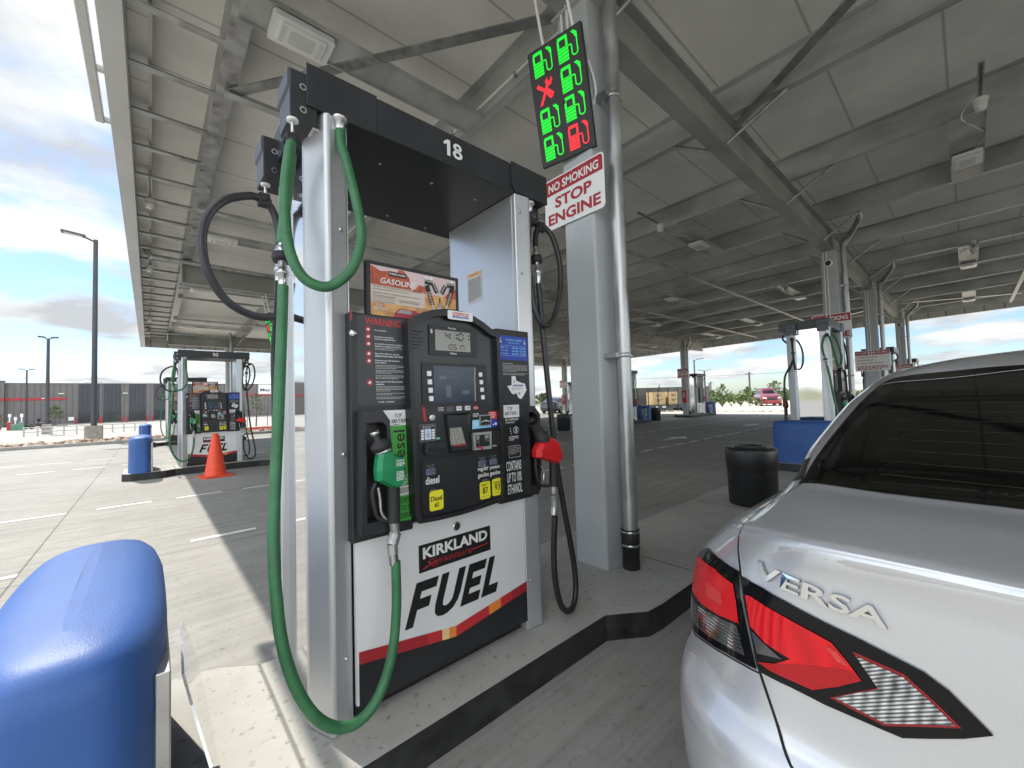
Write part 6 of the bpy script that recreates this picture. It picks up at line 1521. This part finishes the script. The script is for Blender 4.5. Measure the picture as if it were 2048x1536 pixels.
light_pole('small far light pole at the left in front of the warehouse', -12.4, 84.0, 7.4, 0.19, None, (-1, 1), 1.2, R(-50)) if False else light_pole('small far light pole at the left in front of the warehouse', -11.1, 75.0, 6.8, 0.10, None, (-1, 1), 0.65)
light_pole('tall far light pole with one head over the bright dirt lot', 62.3, 27.9, 6.75, 0.13, None, (1,), 1.4, R(-42))
light_pole('shorter far light pole with twin heads beyond the dirt lot', 103.0, 43.7, 7.3, 0.22, None, (-1, 1), 1.7, R(-42))
WOODP = mat('weathered_pole_wood', (0.14, 0.12, 0.10), 0.9)
for lb, x, y, h, in (('distant utility pole above the dark screen fence', 95, 60.5, 6.6), ('distant utility pole between the light pole and the thin pole', 140, 57.5, 5.6), ('distant utility pole over the middle of the green treeline', 110, 35.9, 6.6)):
    t = thing('utility_pole', lb, 'utility pole', (x, y, 0), group='utility poles behind the dirt lot')
    b = MB(); b.tube([(0, 0, 0), (0, 0, h)], 0.22, WOODP, 6, sub=1); b.build('pole', t)
    b = MB(); b.tube([(-0.7, 0.7, h - 0.5), (0.7, -0.7, h - 0.5)], 0.07, WOODP, 4, sub=1); b.build('crossarm', t)
b = MB(); b.tube([(95, 60.5, 6.0), (110, 35.9, 6.0 - 0.0), (118, 5, 6.2), (126, -40, 6.2)], 0.035, WOODP, 4); tag(b.build('power_line'), 'thin power line strung between the distant utility poles', 'power line')

# ------------------------------------------------------------------ warehouse behind the parking lot
SIDM = ridged('taupe_metal_siding', (0.15, 0.138, 0.132), 0.55, 0, 0.5, 0.55, 0.1, 0.72, 0.18)
SIDD = ridged('dark_metal_siding', (0.050, 0.053, 0.062), 0.40, 0, 0.5, 0.5, 0.1, 0.70, 0.18)
DOORG = mat('dock_door_glass', (0.020, 0.030, 0.035), 0.15, var=0.5, vscale=0.8)
wh = thing('warehouse', 'long low taupe warehouse with dark bays and a red stripe', 'building', (0, 78.85, 0))
b = MB(); b.box((-120, 0.0, 0), (60, 45, 5.36), SIDM); b.box((-120, -0.35, 0), (-13.4, 0.0, 5.58), SIDM); b.build('wall', wh)
b = MB(); b.box((-120, -0.06, 5.362), (60, 45, 5.42), POLEM); b.box((-120, -0.42, 5.582), (-13.36, 0.06, 5.66), POLEM); b.build('roof', wh)
b = MB(); b.box((-13.4, -0.06, 3.22), (-8.25, -0.002, 3.54), PRD); b.box((-120, -0.42, 3.22), (-13.4, -0.352, 3.54), PRD); b.build('stripe', wh)
b = MB(); b.box((10.5, -0.06, 3.5), (60, -0.002, 3.72), PRD); b.build('stripe', wh)
BAYS = [(-7.16, -5.2), (-4.82, -3.05), (-2.28, -0.45), (0.35, 2.2), (3.1, 5.0), (6.0, 8.0)]
for x0, x1 in BAYS:
    b = MB(); b.box((x0, -0.03, 0.0), (x1, -0.002, 5.3), SIDD); o = b.build('bay_panel', wh)
    b = MB(); b.box((x0 + 0.04, -0.06, 0.12), (x1 - 0.04, -0.032, 1.55), DOORG)
    for k in range(5): b.box((x0 + 0.04, -0.07, 0.12 + 0.30 * k), (x1 - 0.04, -0.061, 0.16 + 0.30 * k), PK)
    b.build('door', o)
    for x in (x0 - 0.12, x1 + 0.12):
        t = thing('bollard', 'small red bollard beside a dark warehouse bay door', 'bollard', (x, 78.0, 0), group='red bollards at the warehouse bays')
        b = MB(); b.lathe([(0.09, 0), (0.09, 0.75), (0.06, 0.82), (0, 0.83)], PRD, seg=10); b.build('post', t)
for x in (-8.7, -2.65): b = MB(); b.box((x - 0.25, -0.22, 4.0), (x + 0.25, -0.001, 4.10), WHITE); b.build('wall_light', wh)
b = MB(); b.box((-10.4, -0.12, 3.40), (-10.15, -0.062, 3.5), WHITE); b.build('wall_light', wh)
b = MB(); b.box((-8.05, -0.04, 0.5), (-7.55, -0.002, 0.95), WHITE); b.build('door_sign', wh)
b = MB(); b.box((-9.0, -0.6, 0.0), (60, -0.001, 0.10), LOT); b.build('base_strip', wh)
b = MB(); f = Fr((13.45, -0.06, 3.68), (1, 0, 0), (0, 0, 1)); b.box((13.45, -0.055, 3.68), (18.6, -0.002, 5.32), SIGNW); b.text(f, 'May', 0.25, 0.35, 0.62, mat('navy_print', (0.02, 0.03, 0.10), 0.5), 1.55, 0.02, 0, 0.004); b.build('wall_sign', wh)
# railing
RAILM = mat('pale_rail_steel', (0.40, 0.39, 0.36), 0.5, 0.2)
t = thing('railing', 'low pale metal railing in front of the warehouse', 'railing', (-6.2, 41.3, 0))
for k in range(11):
    b = MB(); x = 0.55 * k * 1.08; b.box((x - 0.035, -0.03, 0), (x + 0.035, 0.03, 0.58), RAILM); b.build('post', t)
for z in (0.58, 0.30): b = MB(); b.tube([(-0.05, 0, z), (6.0, 0, z)], 0.035, RAILM, 6, sub=1); b.build('rail', t)
# charging posts and the low dark trailer at the far left
GRNB = mat('green_box_paint', (0.10, 0.22, 0.15), 0.5)
for k, (x, y, h, lb) in enumerate(((-10.0, 60.7, 1.25, 'red-sleeved post with white top at the far left'), (-9.5, 59.8, 0.95, 'green charging box between the two posts at the far left'), (-9.0, 59.0, 1.25, 'green post with white top beside the dark trailer'))):
    t = thing('charging_post', lb, 'charging post', (x, y, 0), group='charging posts at the far left')
    b = MB(); b.box((-0.16 - 0.1 * (k == 1), -0.12, 0), (0.16 + 0.1 * (k == 1), 0.12, h * 0.62), (PRD if k == 0 else GRNB)); b.build('case', t, bevel=0.02)
    b = MB(); b.tube([(0, 0, h * 0.6), (0, 0, h)], 0.05, WHITE, 6, sub=1); b.box((-0.09, -0.06, h), (0.09, 0.06, h + 0.3), WHITE); b.build('top', t)
t = thing('utility_trailer', 'low dark trailer carrying a small machine left of the second light pole', 'trailer', (-8.2, 62.0, 0.0), R(-15))
b = MB(); b.box((-1.4, -0.5, 0.24), (1.0, 0.5, 0.34), RUBB); b.tube([(1.0, 0, 0.28), (1.9, 0, 0.22)], 0.04, RUBB, 6, sub=1); b.build('deck', t)
for x in (-0.9, 0.4):
    for y in (-0.55, 0.55):
        b = MB(); b.lathe([(0.1, -0.06), (0.24, -0.06), (0.24, 0.06), (0.1, 0.06)], RUBB, (x, y, 0.24), (0, 1, 0), 16); o = b.build('wheel', t)
        b = MB(); b.lathe([(0.11, -0.065), (0.0, -0.065)][::-1], STEEL, (x, y, 0.24), (0, -1, 0), 14); b.build('rim', o)
mw = thing('mower', 'small dark machine riding on the low trailer', 'mower', (-8.0, 62.0, 0.34), R(-15))
b = MB(); b.box((-0.5, -0.35, 0.05), (0.5, 0.35, 0.32), POLEM); b.box((0.1, -0.25, 0.32), (0.45, 0.25, 0.50), RUBB); b.build('body', mw, bevel=0.05)
b = MB(); b.box((-0.35, -0.2, 0.32), (-0.05, 0.2, 0.40), RUBB); b.box((-0.42, -0.2, 0.38), (-0.34, 0.2, 0.68), RUBB); b.build('seat', mw)
# red-edged kerb island behind pump ten
b = MB(); b.box((3.5, 31.6, 0.0), (16.0, 31.75, 0.16), PR); struct(b.build('kerb'))
b = MB(); b.box((3.5, 31.75, 0.0), (16.0, 33.6, 0.12), mat('verge_soil', (0.36, 0.28, 0.19))); struct(b.build('verge'))

# ------------------------------------------------------------------ screen fence, flatbed and crates to the right
DSCR = mat('dark_mesh_screen', (0.10, 0.098, 0.095), 0.8, var=0.2, vscale=1.5, detail=7)
t = thing('screen_fence', 'dark mesh screen fence beyond the driveway behind the crates', 'fence', (0, 0, 0))
pa, pb = Vector((30.5, 24.5, 0)), Vector((41.5, 17.2, 0)); d = (pb - pa).normalized()
b = MB(); nrm = Vector((-d.y, d.x, 0)) * 0.02
b.raw([pa - nrm, pb - nrm, pb + nrm, pa + nrm, *(v + Vector((0, 0, 2.25)) for v in (pa - nrm, pb - nrm, pb + nrm, pa + nrm))], [(0, 3, 2, 1), (4, 5, 6, 7), (0, 1, 5, 4), (1, 2, 6, 5), (2, 3, 7, 6), (3, 0, 4, 7)], DSCR); b.build('screen', t)
for k in range(6):
    b = MB(); p = pa + (pb - pa) * k / 5; b.tube([p, p + Vector((0, 0, 2.5))], 0.05, POLEM, 6, sub=1); b.build('post', t)
CRAT = mat('tan_crate_board', (0.50, 0.38, 0.20), 0.75, var=0.12, vscale=3)
q = pa + d * 7.1 - Vector((0.78, 1.02, 0)) * 1.4
t = thing('flatbed_trailer', 'dark flatbed with upright stakes holding two tan crates', 'trailer', q, math.atan2(d.y, d.x))
b = MB(); b.box((-1.7, -0.9, 0.50), (2.3, 0.9, 0.62), POLEM); b.box((-1.7, -0.95, 0.30), (2.3, -0.9, 0.55), POLEM); b.build('deck', t)
for k in range(5):
    b = MB(); b.box((-1.65 + 0.95 * k, -1.0, 0.35), (-1.59 + 0.95 * k, -0.94, 2.15), RUBB); b.build('stake', t)
b = MB(); b.rect(Fr((-0.9, -0.955, 0.36), (1, 0, 0), (0, 0, 1)), 0, 0, 0.25, 0.12, PW, 0.0); b.rect(Fr((-0.9, -0.955, 0.36), (1, 0, 0), (0, 0, 1)), 0.6, 0, 0.95, 0.12, PW, 0.0); b.build('reflector', t)
for x in (-1.2, -0.6, 1.2, 1.8):
    b = MB(); b.lathe([(0.05, -0.1), (0.25, -0.1), (0.25, 0.1), (0.05, 0.1)], RUBB, (x, -0.7, 0.25), (0, 1, 0), 16); b.build('wheel', t)
for x, w, lb in ((-0.45, 1.25, 'larger tan crate with black print on the flatbed'), (0.95, 1.0, 'second tan crate on the flatbed, nearer the lone column')):
    M_ = Matrix.Rotation(math.atan2(d.y, d.x), 3, 'Z'); o = thing('crate', lb, 'crate', Vector(q) + M_ @ Vector((x, -0.1, 0.62)), math.atan2(d.y, d.x), group='tan crates on the flatbed')
    b = MB(); b.box((-w / 2, -0.6, 0.0), (w / 2, 0.6, 1.15), CRAT); b.build('box', o, bevel=0.01)
    b = MB(); f = Fr((-w / 2, -0.6, 0), (1, 0, 0), (0, 0, 1))
    for z in (0.42, 0.85): b.micro(f, w * 0.3, z, w * 0.42, 0.07, PK, 2, 1.5, 0.003, 4)
    b.rect(f, w * 0.04, 0.5, w * 0.96, 0.515, RUBB, 0.004); b.build('print', o)

# ------------------------------------------------------------------ trees, bushes, treeline
LEAF = [mat('young_leaf_light', (0.16, 0.20, 0.055), 0.6, var=0.3, vscale=3), mat('young_leaf_mid', (0.10, 0.145, 0.04), 0.6, var=0.3, vscale=3), mat('young_leaf_dark', (0.055, 0.085, 0.025), 0.6)]
SHRUB = [mat('scrub_leaf_light', (0.115, 0.165, 0.045), 0.7, var=0.3, vscale=2), mat('scrub_leaf_dark', (0.045, 0.075, 0.022), 0.7)]
BARK = mat('grey_brown_bark', (0.13, 0.10, 0.075), 0.9, var=0.3, vscale=8)
def leaves(b, c, rad, n, size, mats, rn, squash=1.0):
    for _ in range(n):
        while True:
            p = Vector((rn.uniform(-1, 1), rn.uniform(-1, 1), rn.uniform(-1, 1)))
            if p.length < 1: break
        p = p * (0.55 + 0.45 * rn.random()); q = Vector(c) + Vector((p.x * rad, p.y * rad, p.z * rad * squash))
        a = Vector((rn.uniform(-1, 1), rn.uniform(-1, 1), rn.uniform(-0.6, 1))).normalized(); t1 = a.orthogonal().normalized(); t2 = a.cross(t1); s = size * rn.uniform(0.6, 1.3)
        b.face([q - t1 * s, q - t2 * s * 0.45, q + t1 * s, q + t2 * s * 0.45], rn.choice(mats))
def tree(label, x, y, h, r, seed, n=420, size=0.07, group='young trees', mats=LEAF, trunk=0.05, lo=0.30):
    rn = random.Random(seed); t = thing('young_tree', label, 'tree', (x, y, 0), group=group)
    b = MB(); b.tube([(0, 0, 0), (0.02 * h, 0.01 * h, h * 0.45), (0, 0, h * 0.92)], trunk, BARK, 7, rs=[trunk, trunk * 0.7, trunk * 0.3]); tips = []
    for k in range(11):
        z = h * (lo + (0.92 - lo) * k / 11); a = k * 2.4 + rn.random(); L = r * (1.05 - 0.75 * k / 11) * rn.uniform(0.7, 1.1)
        e = Vector((math.cos(a) * L, math.sin(a) * L, z + L * 0.55)); b.tube([(0, 0, z), (e.x * 0.5, e.y * 0.5, z + L * 0.2), e], trunk * 0.3, BARK, 5, rs=[trunk * 0.35, trunk * 0.1]); tips.append(e); tips.append(Vector((e.x * 0.6, e.y * 0.6, z + L * 0.3)))
    b.build('trunk', t)
    b = MB()
    for e in tips: leaves(b, e, r * 0.36 * rn.uniform(0.7, 1.2), n // len(tips), size, mats, rn, 0.8)
    leaves(b, (0, 0, h * 0.93), r * 0.25, n // 14, size, mats, rn, 1.2); b.build('crown', t)
tree('young green tree standing against the taupe warehouse wall', -8.84, 75.5, 2.45, 0.85, 3, 700, 0.085)
tree('young yellow-green tree in front of the warehouse, right of the pump numbered 10', 6.13, 36.9, 2.65, 0.62, 5, 620, 0.055)
tree('sparse leafless young tree left of the pump numbered 10', 1.9, 60.0, 3.1, 0.7, 8, 120, 0.05)
tree('thin dark young tree beside the posts at the far left', -11.2, 64.5, 1.7, 0.5, 9, 120, 0.06)
for x in (5.55, 6.9):
    t = thing('tree_stake', 'thin wooden stake beside the yellow-green tree', 'stake', (x, 36.9, 0), group='stakes beside the yellow-green tree'); b = MB(); b.tube([(0, 0, 0), (0, 0, 1.2)], 0.025, BARK, 5, sub=1); b.build('post', t)
for k, (x, y, h, r, lb) in enumerate(((98, 37.8, 3.7, 1.3, 'tall thin young tree above the treeline near the twin-headed far pole'), (91.5, 30.4, 2.7, 1.2, 'short young tree above the middle of the treeline'), (85.8, 23.9, 3.6, 1.4, 'bushy young tree above the treeline just left of the end-on pump'), (104, 42.5, 2.3, 1.3, 'low sparse young tree at the left end of the treeline'), (34.0, 33.0, 2.1, 1.0, 'small green tree behind the dark car seen past the red nozzle'))):
    tree(lb, x, y, h, r, 20 + k, 420, 0.16, 'young trees beyond the dirt lot', SHRUB if k == 4 else LEAF, 0.07)
b0 = None
for k in range(9):
    x, y = 41.6 + 1.12 * k, 17.9 - 0.48 * k; rn = random.Random(60 + k); lab = 'small green bush in the dirt row, %s from the left' % ('first second third fourth fifth sixth seventh eighth ninth'.split()[k])
    t = thing('bush', lab, 'bush', (x, y, 0.02), group='small bushes in a row on the bright dirt')
    b = MB()
    for j in range(9):
        a = rn.uniform(0, 6.28); b.tube([(0, 0, 0), (0.12 * math.cos(a), 0.12 * math.sin(a), 0.25), (0.30 * math.cos(a), 0.30 * math.sin(a), rn.uniform(0.5, 0.85))], 0.012, BARK, 4)
    b.build('stem', t); b = MB()
    for j in range(8):
        a = rn.uniform(0, 6.28); rr = rn.uniform(0.05, 0.34); leaves(b, (rr * math.cos(a), rr * math.sin(a), rn.uniform(0.25, 0.80)), 0.19, 30, 0.075, SHRUB, rn)
    b.build('crown', t)
rn = random.Random(77); b = MB()
for k in range(620):
    u = rn.random(); x = 84 + rn.uniform(-10, 14); yy = rn.uniform(-50, 56); z = rn.uniform(0.3, 1.55) * (0.75 + 0.25 * math.sin(yy * 0.35))
    leaves(b, (x, yy, z), rn.uniform(0.9, 1.7), 16, 0.42, SHRUB, rn, 0.75)
o = b.build('treeline'); tag(o, 'low green belt of scrub trees along the horizon', 'trees', kind='stuff')
rn = random.Random(5); b = MB()
for i in range(500):
    u = rn.random(); x = 33.9 + rn.uniform(0, 1.6) + 0.0 * u; y = rn.uniform(-30, 18); rock(b, x, y, 0.0, rn.uniform(0.05, 0.16), rn.choice(RK[:2]), rn)
o = b.build('rock_strip'); tag(o, 'strip of loose tan rocks along the far driveway edge', 'rocks', kind='stuff')
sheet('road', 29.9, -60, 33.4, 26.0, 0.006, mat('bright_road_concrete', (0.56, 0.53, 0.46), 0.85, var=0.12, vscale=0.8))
# distant cars
def far_car(name, label, paint, x, y, rz, sc, tall=0.0):
    t = thing(name, label, 'car', (x, y, 0), rz)
    loops = [tuple(list(L[:7]) + [z + tall * max(0, (z - 0.6)) for z in L[7:11]] + [L[11]]) for L in CAR]
    v, f = car_shell(loops, 1); bv = BVHTree.FromPolygons([Vector(p) for p in v], f)
    b = MB(); b.raw(v, f, paint, True); b.build('body', t)
    k = 1 + tall * 0.45
    for s in (1, -1): conform(t, bv, 'side_window', [(0.80, 1.15 * k), (1.25, 1.42 * k), (2.35, 1.44 * k), (3.0, 1.22 * k), (3.1, 1.14 * k)], GLASSC, 0.012, ua=(1, 0, 0), ub=(0, 0, 1), d=(0, -s, 0), step=0.12)
    conform(t, bv, 'windscreen', [(-0.55, 1.18 * k), (0.55, 1.18 * k), (0.45, 1.46 * k), (-0.45, 1.46 * k)], GLASSC, 0.012, origin=(6, 0, 0), ua=(0, 1, 0), ub=(0, 0, 1), d=(-1, 0, 0), step=0.12)
    for s in (1, -1): conform(t, bv, 'headlight', [(s * 0.50, 0.70 * k), (s * 0.82, 0.72 * k), (s * 0.82, 0.82 * k), (s * 0.52, 0.80 * k)][::s], WHITE, 0.012, origin=(6, 0, 0), ua=(0, 1, 0), ub=(0, 0, 1), d=(-1, 0, 0), step=0.1)
    conform(t, bv, 'grille', [(-0.45, 0.55 * k), (0.45, 0.55 * k), (0.48, 0.78 * k), (-0.48, 0.78 * k)], RUBB, 0.012, origin=(6, 0, 0), ua=(0, 1, 0), ub=(0, 0, 1), d=(-1, 0, 0), step=0.12)
    for wx in (0.98, 3.88):
        for s in (1, -1): wheel(t, wx, s * 0.88)
    return t
far_car('parked_suv', 'small red sport utility vehicle parked beyond the bushes', mat('dark_red_car_paint', (0.24, 0.02, 0.03), 0.3, 0.3, coat=1.0), 53.0, 16.0, R(197 + 10), 1.0, 0.32)
far_car('parked_car', 'dark car passing far behind the red nozzle', mat('dark_grey_car_paint', (0.03, 0.035, 0.04), 0.3, 0.3, coat=1.0), 29.5, 27.9, R(20 - 0), 1.0)

# ------------------------------------------------------------------ bring the scene to metres
for o in SC.objects:
    if o.parent is None and o.type not in ('CAMERA', 'LIGHT'):
        o.location = o.location * S; o.scale = o.scale * S
